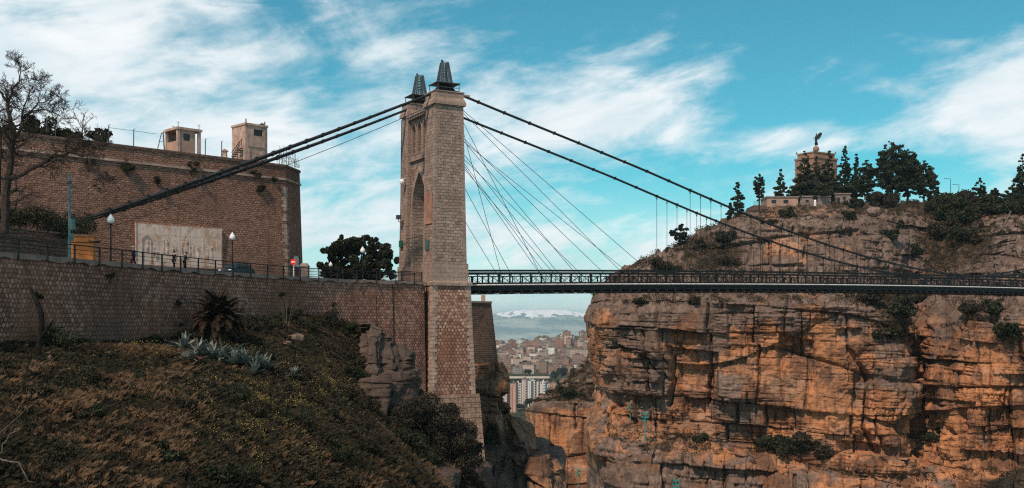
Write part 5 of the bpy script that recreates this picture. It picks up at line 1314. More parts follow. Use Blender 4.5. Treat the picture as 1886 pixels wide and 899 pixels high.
def on_hill(px, y, d0=35, d1=118):
    """first point of the hillside on the sight line through a photo pixel"""
    d = np.linspace(d0, d1, 900); X = (px - 943) / FPX * d; Z = (590 - y) / FPX * d; g = hz(X, d) - Z
    k = np.argmax(g > 0) if (g > 0).any() else int(np.argmin(np.abs(g)))
    return (float(X[k]), float(d[k]), float(hz(np.array([X[k]]), np.array([d[k]]))[0]))

def inside_wall(x, y):
    yy = np.interp(x, WX, WY) - 0.3; return (y < yy) & ((x < -9.5) | (y < 108))
def tufts(name, n, mat, seed, mask, blades=7, hgt=(0.25, 0.6), wid=0.028, lean=0.5, maxd=117):
    g = np.random.default_rng(seed)
    # even over the view: nearer ground gets more
    y = 36 + (maxd - 36) * g.uniform(0, 1, n * 4) ** 1.0; x = g.uniform(-0.56, -0.02, n * 4) * y
    m = inside_wall(x, y) & (mask(x, y) > g.uniform(0, 1, n * 4)); x = x[m][:n]; y = y[m][:n]; z = hz(x, y)
    k = len(x); X = np.repeat(x, blades); Y = np.repeat(y, blades); Z = np.repeat(z, blades)
    a = g.uniform(0, 2 * np.pi, k * blades); h = g.uniform(*hgt, k * blades) * np.repeat(g.uniform(0.6, 1.3, k), blades); ln = h * lean * g.uniform(0.2, 1.4, k * blades)
    wd = np.repeat(0.05 + 1.1 * fbm(x / 2.0, y / 3.5, 3, 33) + g.normal(0, 0.35, k), blades)    # wind and slope comb the tufts
    dx = np.cos(a) * ln + wd * h * 0.7; dy = np.sin(a) * ln - wd * h * 0.5
    r = g.uniform(0, 0.14, k * blades); bx = X + np.cos(a) * r; by = Y + np.sin(a) * r
    w = wid * (Y / 75) * g.uniform(0.6, 1.4, k * blades); px_ = -np.sin(a) * w; py_ = np.cos(a) * w
    V = np.stack([np.stack([bx - px_, by - py_, Z - 0.05], 1), np.stack([bx + px_, by + py_, Z - 0.05], 1),
                  np.stack([bx + dx * .5 + px_ * .8, by + dy * .5 + py_ * .8, Z + h * .65], 1), np.stack([bx + dx, by + dy, Z + h * 0.8], 1)], 1).reshape(-1, 3)
    o = np_mesh(name, V, np.arange(len(V)).reshape(-1, 4), mat); return tag(o, kind='stuff')
def pxy(x, y): z = hz(x, y, False); return 943 + FPX * x / y, 590 - FPX * z / y
def m_dry(x, y):
    a, b = pxy(x, y); n = fbm(x / 4.0, y / 7.0, 4, 81)
    n = n - 0.25 * sstep(300, 480, a) * sstep(900, 780, b)
    return np.clip(-0.08 + n * 2.2 + 0.45 * np.exp(-((a - 120) / 160) ** 2 - ((b - 820) / 90) ** 2) + 0.3 * np.exp(-((a - 400) / 140) ** 2 - ((b - 800) / 90) ** 2), 0, 1)
def m_green(x, y): return np.clip(0.75 - fbm(x / 4.0, y / 7.0, 4, 81) * 1.3, 0.05, 1)
def m_flow(x, y):
    a, b = pxy(x, y); n = fbm(x / 1.6, y / 2.4, 4, 91)
    return np.clip((0.9 * np.exp(-((a - 500) / 110) ** 2 - ((b - 770) / 80) ** 2) + 0.5 * np.exp(-((a - 300) / 90) ** 2 - ((b - 650) / 22) ** 2) + 0.5 * np.exp(-((a - 620) / 60) ** 2 - ((b - 690) / 40) ** 2)) * sstep(0.02, 0.3, n) + 0.004, 0, 1)
tag(tufts('dry_grass', 16000, M['dry_grass'], 1, m_dry, 15, (0.15, 0.5), 0.009, 0.7), 'tan dry grass in tufts on the hillside')
tag(tufts('olive_weeds', 9000, M['leaf_olive'], 4, lambda x, y: np.clip(0.5 + 1.5 * fbm(x / 3.0, y / 5.0, 3, 133), 0, 1), 12, (0.1, 0.3), 0.022, 1.2), 'olive broad leaved weeds between the grasses')
tag(tufts('grass', 20000, M['green_grass'], 2, m_green, 14, (0.1, 0.36), 0.012, 1.0), 'dark green and brown grass on the hillside')
def flowers():
    g = np.random.default_rng(12); n = 220000; y = g.uniform(40, 112, n); x = g.uniform(-0.5, -0.1, n) * y
    m = inside_wall(x, y) & (m_flow(x, y) > g.uniform(0, 1, n)); x, y = x[m], y[m]; c = np.stack([x, y, hz(x, y) + g.uniform(0.25, 0.6, len(x))], 1)
    V, F = quads(c, 0.028, 5); tag(np_mesh('yellow_flowers', V, F, M['flower']), 'small yellow wild flowers over the slope', kind='stuff')
flowers()

# scrub: individually placed bushes
g_ = np.random.default_rng(401)
SCR = [(430,735,.7),(470,760,.6),(395,770,.55),(540,780,.8),(590,820,.8),(500,850,.7),(620,860,.9),(670,830,.9),(575,740,.7),(250,700,.5),(160,705,.5),(60,730,.5),(230,800,.4),(90,850,.35),(330,880,.4),(450,880,.5),(560,885,.6),(640,890,.8),(610,770,.8),(520,725,.6),(690,700,.8),(640,690,.7),(380,715,.5),(300,745,.45)]
LB = [ # px, py of foot, radius m, leaf count, material, label
 (500, 603, 0.9, 1100, 'leaf_dark', 'dark low bush under the wall between the palm and the rock outcrop'), (530, 590, 0.7, 800, 'leaf_dark', 'small dark bush against the wall below thin pale reeds'),
 (470, 612, 0.8, 900, 'leaf_brown', 'brown bush right beside the palm'), (570, 612, 1.1, 1300, 'leaf_dark', 'rounded dark bush above the grey boulder'),
 (612, 600, 0.9, 1000, 'leaf_brown', 'brown thorny bush against the wall left of the rock outcrop'), (640, 612, 0.8, 900, 'leaf_dark', 'dark bush overhanging the top of the rock outcrop'),
 (655, 672, 0.9, 900, 'leaf_brown', 'brown scrub hugging the left side of the rock outcrop'), (600, 650, 1.0, 1000, 'leaf_brown', 'low brown scrub in mid slope below the boulder'),
 (560, 700, 0.8, 900, 'leaf_olive', 'olive flowering bush in the middle of the slope'), (640, 735, 0.9, 1000, 'leaf_olive', 'olive bush lower right of the agave row'),
 (115, 640, 1.1, 1300, 'leaf_dark', 'dark creeping bush beside the dead trunk at the wall foot'), (280, 636, 0.6, 700, 'leaf_dark', 'small dark bush at the wall foot left of the agaves'),
 (345, 628, 0.7, 700, 'leaf_dark', 'dark bush under the left side of the palm'), (410, 895, 0.7, 1200, 'leaf_dark', 'near black bush at the bottom edge of the slope'),
 (175, 770, 0.45, 600, 'leaf_dark', 'small black bush in the dry grass below the dead trunk'), (310, 850, 0.5, 700, 'leaf_dark', 'small black bush in the dry grass near the bottom edge'),
 (490, 660, 0.7, 700, 'leaf_brown', 'brown scrub right at the end of the agave row'), (700, 600, 0.6, 600, 'leaf_brown', 'dry brown tuft on the right top of the rock outcrop'),
 (745, 665, 0.8, 900, 'leaf_dark', 'dark ivy like bush at the right foot of the rock outcrop'), (730, 720, 0.9, 900, 'leaf_brown', 'brown bush beneath the rock outcrop beside the tower footing'),
 (690, 668, 0.6, 900, 'leaf_brown', 'brown plant growing in the middle of the rock outcrop'), (722, 640, 0.5, 700, 'leaf_dark', 'dark plant in a cleft near the top of the rock outcrop'), (668, 700, 0.8, 1200, 'leaf_dark', 'dark bush at the left foot of the rock outcrop'), (715, 735, 0.9, 1300, 'leaf_dark', 'dark bush in front of the lower part of the rock outcrop'), (680, 760, 1.0, 1200, 'leaf_brown', 'brown scrub left of the large dark thicket'), (340, 760, 0.6, 700, 'leaf_brown', 'small brown scrub in the flowering part of the slope')]
for i, (px, py, r, n, mt, lab) in enumerate(LB):
    shrub('bush', lab, 'bush', on_hill(px, py), r * 1.25, int(n * 1.9), 0.06, M[mt], 500 + i * 7, 0.8, 'bushes on the hillside', 4)
for i, (px, py, r) in enumerate(SCR):
    shrub('low_scrub', 'low dark scrub clump among the grass of the slope', 'scrub', on_hill(px, py), r * g_.uniform(1.0, 1.7), int(2300 * r + 400), 0.05, M[('leaf_dark', 'leaf_brown', 'leaf_olive')[i % 3]], 1700 + i * 5, 0.6, 'scrub clumps on the slope', 4, 10)
# the large dark thicket under the tower
def thicket(name, label, loc, rx, rz_, n, seed, mat, size=0.07, stems=40):
    g = np.random.default_rng(seed); t = thing(name, label, 'thicket', loc)
    nc = 120; cs = g.uniform(-1, 1, (nc, 3)) * np.array([rx, rx * 0.5, 0.5]); dm = np.sqrt(np.clip(1.05 - (cs[:, 0] / rx) ** 2, 0.02, 1)); cs[:, 2] = rz_ * dm * g.uniform(0.0, 1.0, nc) ** 0.6 - 0.6
    V, F = quads(clumps(cs, g.uniform(0.5, 1.2, nc) * rx * 0.19, n, seed + 1, 0.8), size, seed + 2, aspect=1.6); np_mesh('foliage', V, F, mat, t)
    b = MB()
    for k in range(stems): c = cs[k % nc]; b.tube([(c[0] * .8, c[1] * .8, -1.0), (c[0], c[1], c[2]), (c[0] + g.normal() * .5, c[1] + g.normal() * .3, c[2] + g.uniform(.6, 1.4))], [.03, .018, .006], 4)
    b.build('stems', M['bark'], t); return t
x, y, z = P(782, 852, 97); thicket('thicket', 'large dark brushwood thicket under the tower footing', (x, y, z), 5.0, 6.4, 52000, 31, M['brush'], 0.06, 160)
x, y, z = P(735, 850, 92); thicket('thicket', 'lower blackish thicket left of the large brushwood beneath the tower', (x, y, z), 3.0, 3.4, 16000, 32, M['leaf_dark'], 0.06, 60)
x, y, z = P(906, 800, 131); thicket('thicket', 'black ivy thicket clinging to the crag right of the tower footing', (x, y, z - 1), 1.0, 3.0, 2600, 33, M['leaf_dark'], 0.09, 30)

# rock outcrops of the near bank
def veg0(px, py, p, z): return 0.25 + 0 * px
oc, *_ = loft('rock_outcrop', [[(640,760,100),(642,700,101),(645,640,104),(652,606,107),(655,602,113)], [(672,770,97),(672,700,99),(676,632,102),(680,598,105),(682,602,113)], [(705,780,97),(705,705,99),(706,650,102),(706,606,105),(700,612,113.5)],
     [(740,790,100),(740,720,102),(745,668,104),(742,636,107),(716,650,114.5)], [(752,780,107),(750,730,108),(754,690,110),(752,655,112),(740,668,116.5)]], 220, [40, 110, 80, 20], M['grey_rock'], 201, 0.75,
     [crack_feat([(672,610),(668,700)], 3, 1.2), crack_feat([(705,640),(712,720)], 3, 1.0)], lambda a, b, c, d: 0.1 + 0 * a, veg0, 0.5)
tag(oc, 'grey and brown rock outcrop jutting from the slope against the abutment wall', 'rock')
oc, *_ = loft('rock_outcrop', [[(690,1000,76),(690,905,78),(700,868,80),(704,862,86)], [(740,1000,78),(740,905,80),(745,858,82),(748,850,90)], [(800,1000,82),(800,905,85),(806,868,88),(812,860,96)], [(850,1000,94),(852,905,97),(856,862,101),(858,850,108)], [(886,1000,112),(886,905,114),(884,862,116),(880,850,119)], [(902,1000,124),(900,905,124),(896,875,124),(888,850,126)]],
     200, [30, 50, 20], M['grey_rock'], 231, 0.45, [], lambda a, b, c, d: 0.05 + 0 * a, lambda a, b, c, d: 0.3 + 0 * a, 0.5)
tag(oc, 'pinkish grey rock ledge at the bottom edge beneath the brushwood thicket', 'rock')
def boulder(px, py, r, seed, label, grp=None, loc=None, mat=None):
    g = np.random.default_rng(seed); b = MB(); n = 14; pts = g.normal(size=(26, 3)); pts /= np.linalg.norm(pts, axis=1)[:, None]; pts *= g.uniform(0.75, 1.1, (26, 1)) * r * np.array([1.2, 0.9, 0.75])
    import bmesh
    me = bpy.data.meshes.new('boulder'); bm = bmesh.new(); [bm.verts.new(p) for p in pts]; bmesh.ops.convex_hull(bm, input=bm.verts); bmesh.ops.bevel(bm, geom=list(bm.edges), offset=r * 0.06, segments=1, affect='EDGES'); bm.to_mesh(me); bm.free()
    me.materials.append(mat or M['cliff']); o = bpy.data.objects.new('boulder', me); COL.objects.link(o); l = loc or on_hill(px, py); o.location = (l[0], l[1], l[2] + r * 0.3)
    return tag(o, label, 'boulder', grp)
for i, (px, py, r, lab) in enumerate(((546, 628, 0.75, 'grey boulder among dark bushes below the wall'), (528, 635, 0.4, 'smaller grey stone left of the boulder among bushes'), (88, 662, 0.3, 'small stone at the foot of the dead trunk'), (205, 636, 0.25, 'little pale stone at the wall foot'))):
    boulder(px, py, r, 900 + i, lab)

# agaves in a row
def agave(px, py, sc, seed, label, n=26):
    g = np.random.default_rng(seed); t = thing('agave', label, 'agave', tuple(Vector(on_hill(px, py)) + Vector((0, 0, 0.25))), g.uniform(0, 6), 'agaves in a row on the slope')
    for k in range(n):
        a = k * 2.4 + g.uniform(-.2, .2); el = R(g.uniform(12, 80)); L = 1.25 * sc * g.uniform(0.8, 1.25); droop = g.uniform(0.0, 0.5); b = MB(); m = 6
        for i in range(m):
            u = i / (m - 1); r = L * u * math.cos(el); z = L * u * math.sin(el) - droop * L * u * u * 0.6; w = 0.15 * sc * (0.7 + 0.9 * u if u < .35 else (1.02 * (1 - u) / .65 + .02)); q = w * 0.35
            ca, sa_ = math.cos(a), math.sin(a); b.v += [(r*ca - sa_*w, r*sa_ + ca*w, z + q), (r*ca, r*sa_, z), (r*ca + sa_*w, r*sa_ - ca*w, z + q), (r*ca, r*sa_, z - 0.03)]
        for i in range(m - 1):
            o = i * 4
            for c in range(4): b.f.append((o + c, o + (c+1) % 4, o + 4 + (c+1) % 4, o + 4 + c))
        b.build('leaf', M['leaf_agave'], t)
    return t
for i, (px, py, s_, lab) in enumerate(((338, 652, 1.25, 'leftmost agave of the row, with long pointed pale leaves'), (366, 660, 1.2, 'second agave from the left end of the row'), (392, 664, 1.1, 'agave in the row right below the palm trunk'), (412, 668, 1.3, 'large agave in the middle of the row'),
        (432, 676, 1.15, 'agave of the row just right of its middle'), (452, 680, 1.2, 'agave near the right end with leaves falling downhill'), (474, 682, 1.1, 'second agave from the right end of the row'), (490, 684, 0.9, 'small agave at the right end of the row'), (350, 672, 0.8, 'small agave below the left end of the row'), (468, 696, 0.9, 'lowest agave hanging below the right end of the row'), (540, 700, 0.75, 'lone dark agave right of the row'))):
    agave(px, py, s_, 70 + i, lab)

# palm
def palm(px, py, label):
    g = np.random.default_rng(5); t = thing('palm_tree', label, 'palm tree', on_hill(px, py))
    MB().tube([(0, 0, -.5), (0.05, 0, 0.8), (0, 0, 1.7)], [.38, .36, .42], 12).build('trunk', M['bark'], t)
    for k in range(130):
        a = k * 2.39996 + g.uniform(-.2, .2); el = R(88 - 112 * (k / 129) ** 0.72 + g.uniform(-6, 6)); L = g.uniform(2.3, 3.1); m = 9; pts = []
        for i in range(m):
            u = i / (m - 1); e = el - 1.35 * u * u * (0.5 + 0.5 * math.cos(el)); prev = pts[-1] if pts else Vector((0, 0, 1.7))
            pts.append(prev + Vector((math.cos(a) * math.cos(e), math.sin(a) * math.cos(e), math.sin(e))) * (L / (m - 1)) if i else prev)
        b = MB(); b.tube(pts, [0.04 * (1 - i / m) + 0.008 for i in range(m)], 4)
        side = Vector((-math.sin(a), math.cos(a), 0))
        for i in range(56):
            u = 0.12 + 0.88 * i / 55; f = u * (m - 1); j = min(int(f), m - 2); p = pts[j].lerp(pts[j+1], f - j); d = (pts[j+1] - pts[j]).normalized(); ll = 0.55 * math.sin(math.pi * min(1, u * 0.85 + 0.12)) + 0.1
            for s in (-1, 1):
                e = p + (side * s * 0.75 + d * 0.75 + Vector((0, 0, -0.25 * g.uniform(0, 1.4)))).normalized() * ll; w = d * 0.055
                b.add([p - w, p + w, e], [(0, 1, 2)])
        b.build('frond', M['leaf_palm'], t, recalc=False)
    return t
palm(402, 628, 'dark shaggy palm tree with short trunk in front of the retaining wall')

# dead trunk
t = on_hill(70, 662); b = MB(); s_ = t[1] / FPX
def dpt(px, py, dy=0): return Vector(((px - 943) * s_ - t[0], dy, (590 - py) * s_ - t[2]))
dt = thing('dead_tree', 'charred dead tree trunk with one stub branch in front of the wall', 'dead tree', t)
b.tube([dpt(70, 672), dpt(71, 650), dpt(73, 625), dpt(77, 600), dpt(76, 578), dpt(69, 558), dpt(60, 540), dpt(57, 530)], [.2, .17, .17, .16, .17, .14, .09, .04], 9); b.build('trunk', M['bark_dead'], dt)
MB().tube([dpt(73, 622), dpt(82, 612), dpt(90, 600), dpt(97, 590)], [.14, .11, .10, .05], 7).build('branch', M['bark_dead'], dt)

# bare trees
def bare(name, label, loc, segs, mat, depth, seed, group=None, rmin=0.012, spread=0.55, up=0.2, density=3, lenk=0.72, flat=0.7):
    """segs: main limbs as (points, radius at base, radius at end)"""
    rr = random.Random(seed); t = thing(name, label, 'tree', loc, 0, group); tr = MB(); br = MB()
    def grow(p, d, L, r, k):
        if k == 0 or r < 0.004: return
        m = 4; pts = [p]; dd = d.copy(); rs = [r]
        for i in range(m):
            dd = (dd + Vector((rr.gauss(0, .16), rr.gauss(0, .16) * flat, rr.gauss(0, .16) + 0.05 * up))).normalized(); pts.append(pts[-1] + dd * (L / m)); rs.append(max(rmin * .7, r * (1 - 0.45 * (i+1) / m)))
        br.tube(pts, rs, 4 if k < 3 else 5, cap=False)
        for j in range(density):
            i = rr.choice((1, 2, 3, 4)) if j else 4
            nd_ = (dd + Vector((rr.gauss(0, spread), rr.gauss(0, spread) * flat, rr.gauss(0, spread) + up))).normalized(); grow(pts[i], nd_, L * lenk * rr.uniform(.8, 1.2), max(rmin * .7, rs[i] * 0.62), k - 1)
    for pts, r0, r1 in segs:
        pts = [Vector(p) for p in pts]; n = len(pts); rs = [r0 + (r1 - r0) * i / (n - 1) for i in range(n)]
        fine = []
        frs = []
        for i in range(n - 1):
            for j in range(3):
                u = j / 3; fine.append(pts[i].lerp(pts[i+1], u) + Vector((rr.gauss(0, .04), 0, rr.gauss(0, .04))) * (1 if i + j else 0)); frs.append(rs[i] + (rs[i+1] - rs[i]) * u)
        fine.append(pts[-1]); frs.append(rs[-1]); (tr if r0 > 0.2 else br).tube(fine, frs, 8)
        for i in range(len(fine) // 3, len(fine)):
            d = (fine[i] - fine[i-1]).normalized()
            for j in range(1 if i < len(fine) - 1 else 3):
                nd_ = (d * 0.7 + Vector((rr.gauss(0, .7), rr.gauss(0, .5), rr.gauss(0, .5) + up))).normalized(); grow(fine[i], nd_, (0.9 if r0 > 0.05 else 0.6) * lenk / 0.72 * (0.6 + r0 * 2), frs[i] * 0.5, depth)
    tr.build('trunk', mat, t); br.build('branches', mat, t, recalc=False); return t
d0 = 80.0; s0 = d0 / FPX; base = P(6, 425, d0)
def q_(px, py, dy=0): return ((px - 943) * s0 - base[0], dy, (590 - py) * s0 - base[2])
bare('bare_tree', 'large leafless tree with spreading crown at the left edge above the terrace wall', base,
     [([q_(8, 430), q_(10, 390), q_(12, 345), q_(18, 300), q_(22, 262)], 0.34, 0.24), ([q_(22, 262), q_(24, 235), q_(16, 205), q_(14, 190)], 0.2, 0.12), ([q_(14, 190), q_(24, 165), q_(36, 150), q_(38, 128)], 0.10, 0.03), ([q_(14, 190), q_(4, 172), q_(-8, 160), q_(-20, 150)], 0.10, 0.04),
      ([q_(22, 262), q_(38, 238), q_(44, 215), q_(60, 205), q_(85, 202), q_(108, 212)], 0.14, 0.03), ([q_(38, 238), q_(42, 205), q_(50, 180), q_(60, 160)], 0.08, 0.03), ([q_(44, 215), q_(72, 190), q_(95, 185)], 0.07, 0.03),
      ([q_(12, 330), q_(45, 318), q_(78, 300), q_(100, 288), q_(130, 282), q_(160, 287)], 0.22, 0.07), ([q_(130, 282), q_(150, 268), q_(158, 262)], 0.06, 0.02), ([q_(160, 287), q_(170, 305), q_(185, 330)], 0.06, 0.015), ([q_(20, 275), q_(6, 250), q_(-16, 238)], 0.12, 0.04), ([q_(-5, 400), q_(-2, 330), q_(2, 250), q_(-6, 200)], 0.16, 0.05)],
     M['bark'], 5, 12, None, 0.016, 0.55, 0.12, 3, 0.70)
p_ = fort_top(155, 1.5)
def r_(px, py): s = p_[1] / FPX; return ((px - 943) * s - p_[0], 0, (590 - py) * s - p_[2])
bare('bare_tree', 'small leafless sapling on top of the fortress beside leafy shrubs', p_, [([r_(152, 258), r_(151, 238), r_(153, 222), r_(156, 212)], 0.09, 0.03), ([r_(151, 238), r_(163, 222), r_(172, 214)], 0.05, 0.02), ([r_(151, 236), r_(142, 222), r_(139, 212)], 0.05, 0.02)], M['bark_pale'], 3, 5, None, 0.016, 0.5, 0.2, 3, 0.5)
for i, (px, r, lab) in enumerate(((52, 1.6, 'dark leafy shrub on the fortress behind the bare tree, left'), (76, 1.5, 'dark leafy shrub on the fortress behind the bare tree, right'), (122, 1.1, 'leafy shrub on the fortress left of the bare sapling'), (142, 1.0, 'low leafy shrub on the fortress at the sapling foot'), (176, 1.2, 'leafy shrub on the fortress right of the bare sapling'))):
    x, y, z = fort_top(px, 1.6); shrub('leafy_shrub', lab, 'shrub', (x, y, z), r, 1600, 0.11, M['leaf_dark'], 800 + i, 0.8, 'leafy shrubs on top of the fortress', 5, 11)
# hedge on the terrace
g = np.random.default_rng(3); t = thing('hedge', 'dark straggly hedge with bare twigs on the terrace wall', 'hedge', (q1.x + 1.5, q1.y + 4, 7.6)); cs = []
for k in range(26): u = k / 25; p = q0.lerp(q1, u * 2) if u < .5 else q1.lerp(q2, u * 2 - 1); cs.append((p.x + 0.8 - t.location.x, p.y + 2.2 - t.location.y, g.uniform(0.4, 1.5)))
V, F = quads(clumps(cs, g.uniform(0.7, 1.2, 26), 9000, 5, 0.8), 0.07, 6); np_mesh('foliage', V, F, M['leaf_dark'], t); b = MB()
for k in range(150):
    c = cs[g.integers(0, 26)]; b.tube([(c[0], c[1], 0), (c[0] + g.normal() * .5, c[1], c[2] + .6), (c[0] + g.normal() * .9, c[1], c[2] + g.uniform(0.6, 1.9))], [.02, .014, .006], 4)
b.build('twigs', M['bark'], t)
# twiggy branch close to the camera at the lower left
l = on_hill(20, 897); bare('fallen_branch', 'pale bare branches lying in the dry grass at the lower left corner', l, [([(-1.6, 0, .5), (-.6, 0, 1.2), (.3, 0, .9), (.7, 0, .2)], .035, .02), ([(-1.4, 0, 1.8), (-.4, 0, 2.2), (.5, 0, 3.0)], .025, .01), ([(-.6, 0, 1.2), (-.2, 0, 1.9), (.4, 0, 2.4)], .025, .01)], M['bark_pale'], 2, 8, None, 0.006, 0.5, 0.1, 2, 0.4)['category'] = 'branch'
# thin reeds below the wall
l = on_hill(528, 604); t = thing('reeds', 'sheaf of thin pale reeds before the wall right of the palm', 'reeds', l); b = MB()
for k in range(12): a = g.uniform(-.35, .35); b.tube([(a * .4, 0, 0), (a * 1.6, g.normal() * .2, 1.6), (a * 3.2 , 0, g.uniform(2.2, 3.4))], [.018, .014, .006], 4)
b.build('stalks', M['bark_pale'], t)

# round evergreen behind the road
def round_tree():
    d = 160.0; s = d / FPX; x, y, _ = P(655, 0, d); t = thing('evergreen_tree', 'large round dark evergreen tree behind the road between fortress and tower', 'tree', (x, y, ZR)); g = np.random.default_rng(8); cs = []; rs = []
    hc = [(612,480,18), (598,500,11), (622,462,22), (640,452,20), (655,450,18), (676,447,17), (695,462,20), (708,478,18), (716,498,13), (690,490,26), (650,480,30), (620,492,24), (665,505,24), (604,508,8), (722,508,7), (640,508,20), (692,512,16)]
    for px, py, r in hc:
        for j in range(16): cs.append(((px - 655) * s + g.normal() * r * s * .5, g.normal() * 2.2, (590 - py) * s - ZR + g.normal() * r * s * .42)); rs.append(r * s * g.uniform(.18, .42))
    V, F = quads(clumps(cs, rs, 52000, 3, 0.9, .3), 0.16, 4); np_mesh('crown', V, F, M['leaf_dark'], t)
    b = MB(); b.tube([(0, 0, -.3), (0.1, 0, 1.6), (-.2, 0, 3)], [.6, .45, .35], 9)
    for c in cs[::9]: b.tube([(-.1, 0, 2.2), (c[0] * .5, c[1] * .5, 3.2), (c[0], c[1], max(c[2], 2))], [.28, .16, .05], 6)
    b.build('trunk', M['bark'], t)
round_tree()
# ------------------------------------------------------------------ things on the plateau of the right-hand cliff
def cliff_at(px, py):
    """surface point of the cliff seen nearest to a photo pixel"""
    qx = 943 + FPX * CG[..., 0] / CG[..., 1]; qy = 590 - FPX * CG[..., 2] / CG[..., 1]
    d = (qx - px) ** 2 + (qy - py) ** 2 + (CG[..., 1] > 345) * 1e6; k = np.unravel_index(np.argmin(d), d.shape); return CG[k]
def conifer(px, py, ytop, wpx, label, seed, kind='pine_tree', mat='leaf_pine', dens=1.0, trunk_show=0.15, d=None, shape='cone', group='pines on the plateau edge'):
    if d is None: p = cliff_at(px, py); x, y, z = float(p[0]), float(p[1]), float(p[2])
    else: x, y, z = P(px, py, d)
    s = y / FPX; H = (py - ytop) * s * 1.12; Rw = wpx * s / 2 * (1.2 if shape == 'cone' else 0.98); g = np.random.default_rng(seed); t = thing(kind, label, 'tree', (x, y, z), g.uniform(0, 6), group)
    cs = []; rs = []; nl = max(5, int(H / 0.9))
    for i in range(nl):
        u = i / (nl - 1); zz = H * (trunk_show + (1 - trunk_show) * u)
        prof = (1 - u) ** 0.75 * (0.65 + 0.35 * min(1, u * 6)) + 0.07 if shape == 'cone' else math.sqrt(max(0.02, 1 - (2 * u - 0.95) ** 2 / 1.15))
        w = Rw * prof * g.uniform(0.7, 1.15); m = max(3, int(9 * prof + 2))
        for j in range(m):
            a = g.uniform(0, 6.28); r = w * g.uniform(.25, 1); cs.append((math.cos(a) * r, math.sin(a) * r, zz + g.normal() * .25)); rs.append(max(0.35, w * g.uniform(.16, .36)))
    n = int((900 + H * Rw * 120) * dens); V, F = quads(clumps(cs, rs, n, seed + 1, 0.6, .2), 0.22, seed + 2); np_mesh('crown', V, F, M[mat], t)
    b = MB(); lx = g.normal() * .2; b.tube([(0, 0, -.6), (lx, 0, H * .5), (0, 0, H * .93)], [0.035 * H * .6 + .06, 0.02 * H * .6 + .04, .03], 7)
    for c in cs[::5]: b.tube([(lx * .5, 0, max(.3, c[2] - .5)), (c[0] * .7, c[1] * .7, c[2])], [.07, .03], 4)
    b.build('trunk', M['bark'], t); return t
T_ = [(1358, 398, 344, 30, 'lone pine at the left end of the plateau above the hangers', 'cone'), (1345, 402, 380, 16, 'smallest pine, leaning against the lone left pine', 'cone'), (1398, 396, 332, 30, 'tall thin pine with bare stem beside the railing terrace', 'thin'),
 (1438, 372, 321, 24, 'pine with broken crown rising behind the pink building', 'cone'), (1461, 374, 345, 28, 'low bushy pine at the right end of the pink building', 'round'), (1482, 374, 288, 46, 'dense dark pine covering the left side of the monument', 'cone'),
 (1504, 374, 300, 44, 'middle dark pine in front of the monument', 'cone'), (1527, 372, 290, 44, 'dark pine covering the right side of the monument', 'cone'), (1556, 372, 279, 34, 'pointed pine standing just right of the monument', 'cone'),
 (1577, 370, 290, 26, 'narrow pine between the pointed pine and the bushy pair', 'cone'), (1597, 370, 302, 40, 'bushy pine left of the broad pine group', 'round'), (1642, 376, 275, 62, 'broadest and tallest pine of the plateau', 'round'),
 (1672, 374, 288, 52, 'broad pine joined to the right of the tallest one', 'round'), (1702, 372, 306, 46, 'lower pine at the right end of the broad group', 'round'), (1720, 372, 330, 26, 'small pine sloping down from the broad group', 'cone'),
 (1805, 372, 335, 34, 'small dark pine standing alone between street lamps and the right edge', 'cone'), (1832, 374, 352, 34, 'low pine bush left of the right edge pine', 'round'), (1884, 376, 296, 46, 'tall dark pine cut by the right edge of the view', 'cone'), (1254, 452, 418, 36, 'round windswept bush tree on the left shoulder of the cliff', 'round'), (1866, 378, 345, 36, 'rounded pine beside the right edge pine', 'round')]
for i, (px, py, yt, w, lab, sh) in enumerate(T_):
    if 'broken crown' in lab: conifer(px, 376, yt, w, lab, 55, dens=1.2, d=334); continue
    if sh == 'thin': conifer(px, py, yt, w, lab, 40 + i * 5, dens=0.55, trunk_show=0.45, shape='round')
    else: conifer(px, py, yt, w, lab, 40 + i * 5, dens=1.5, shape=sh, trunk_show=0.08 if sh == 'cone' else 0.15)
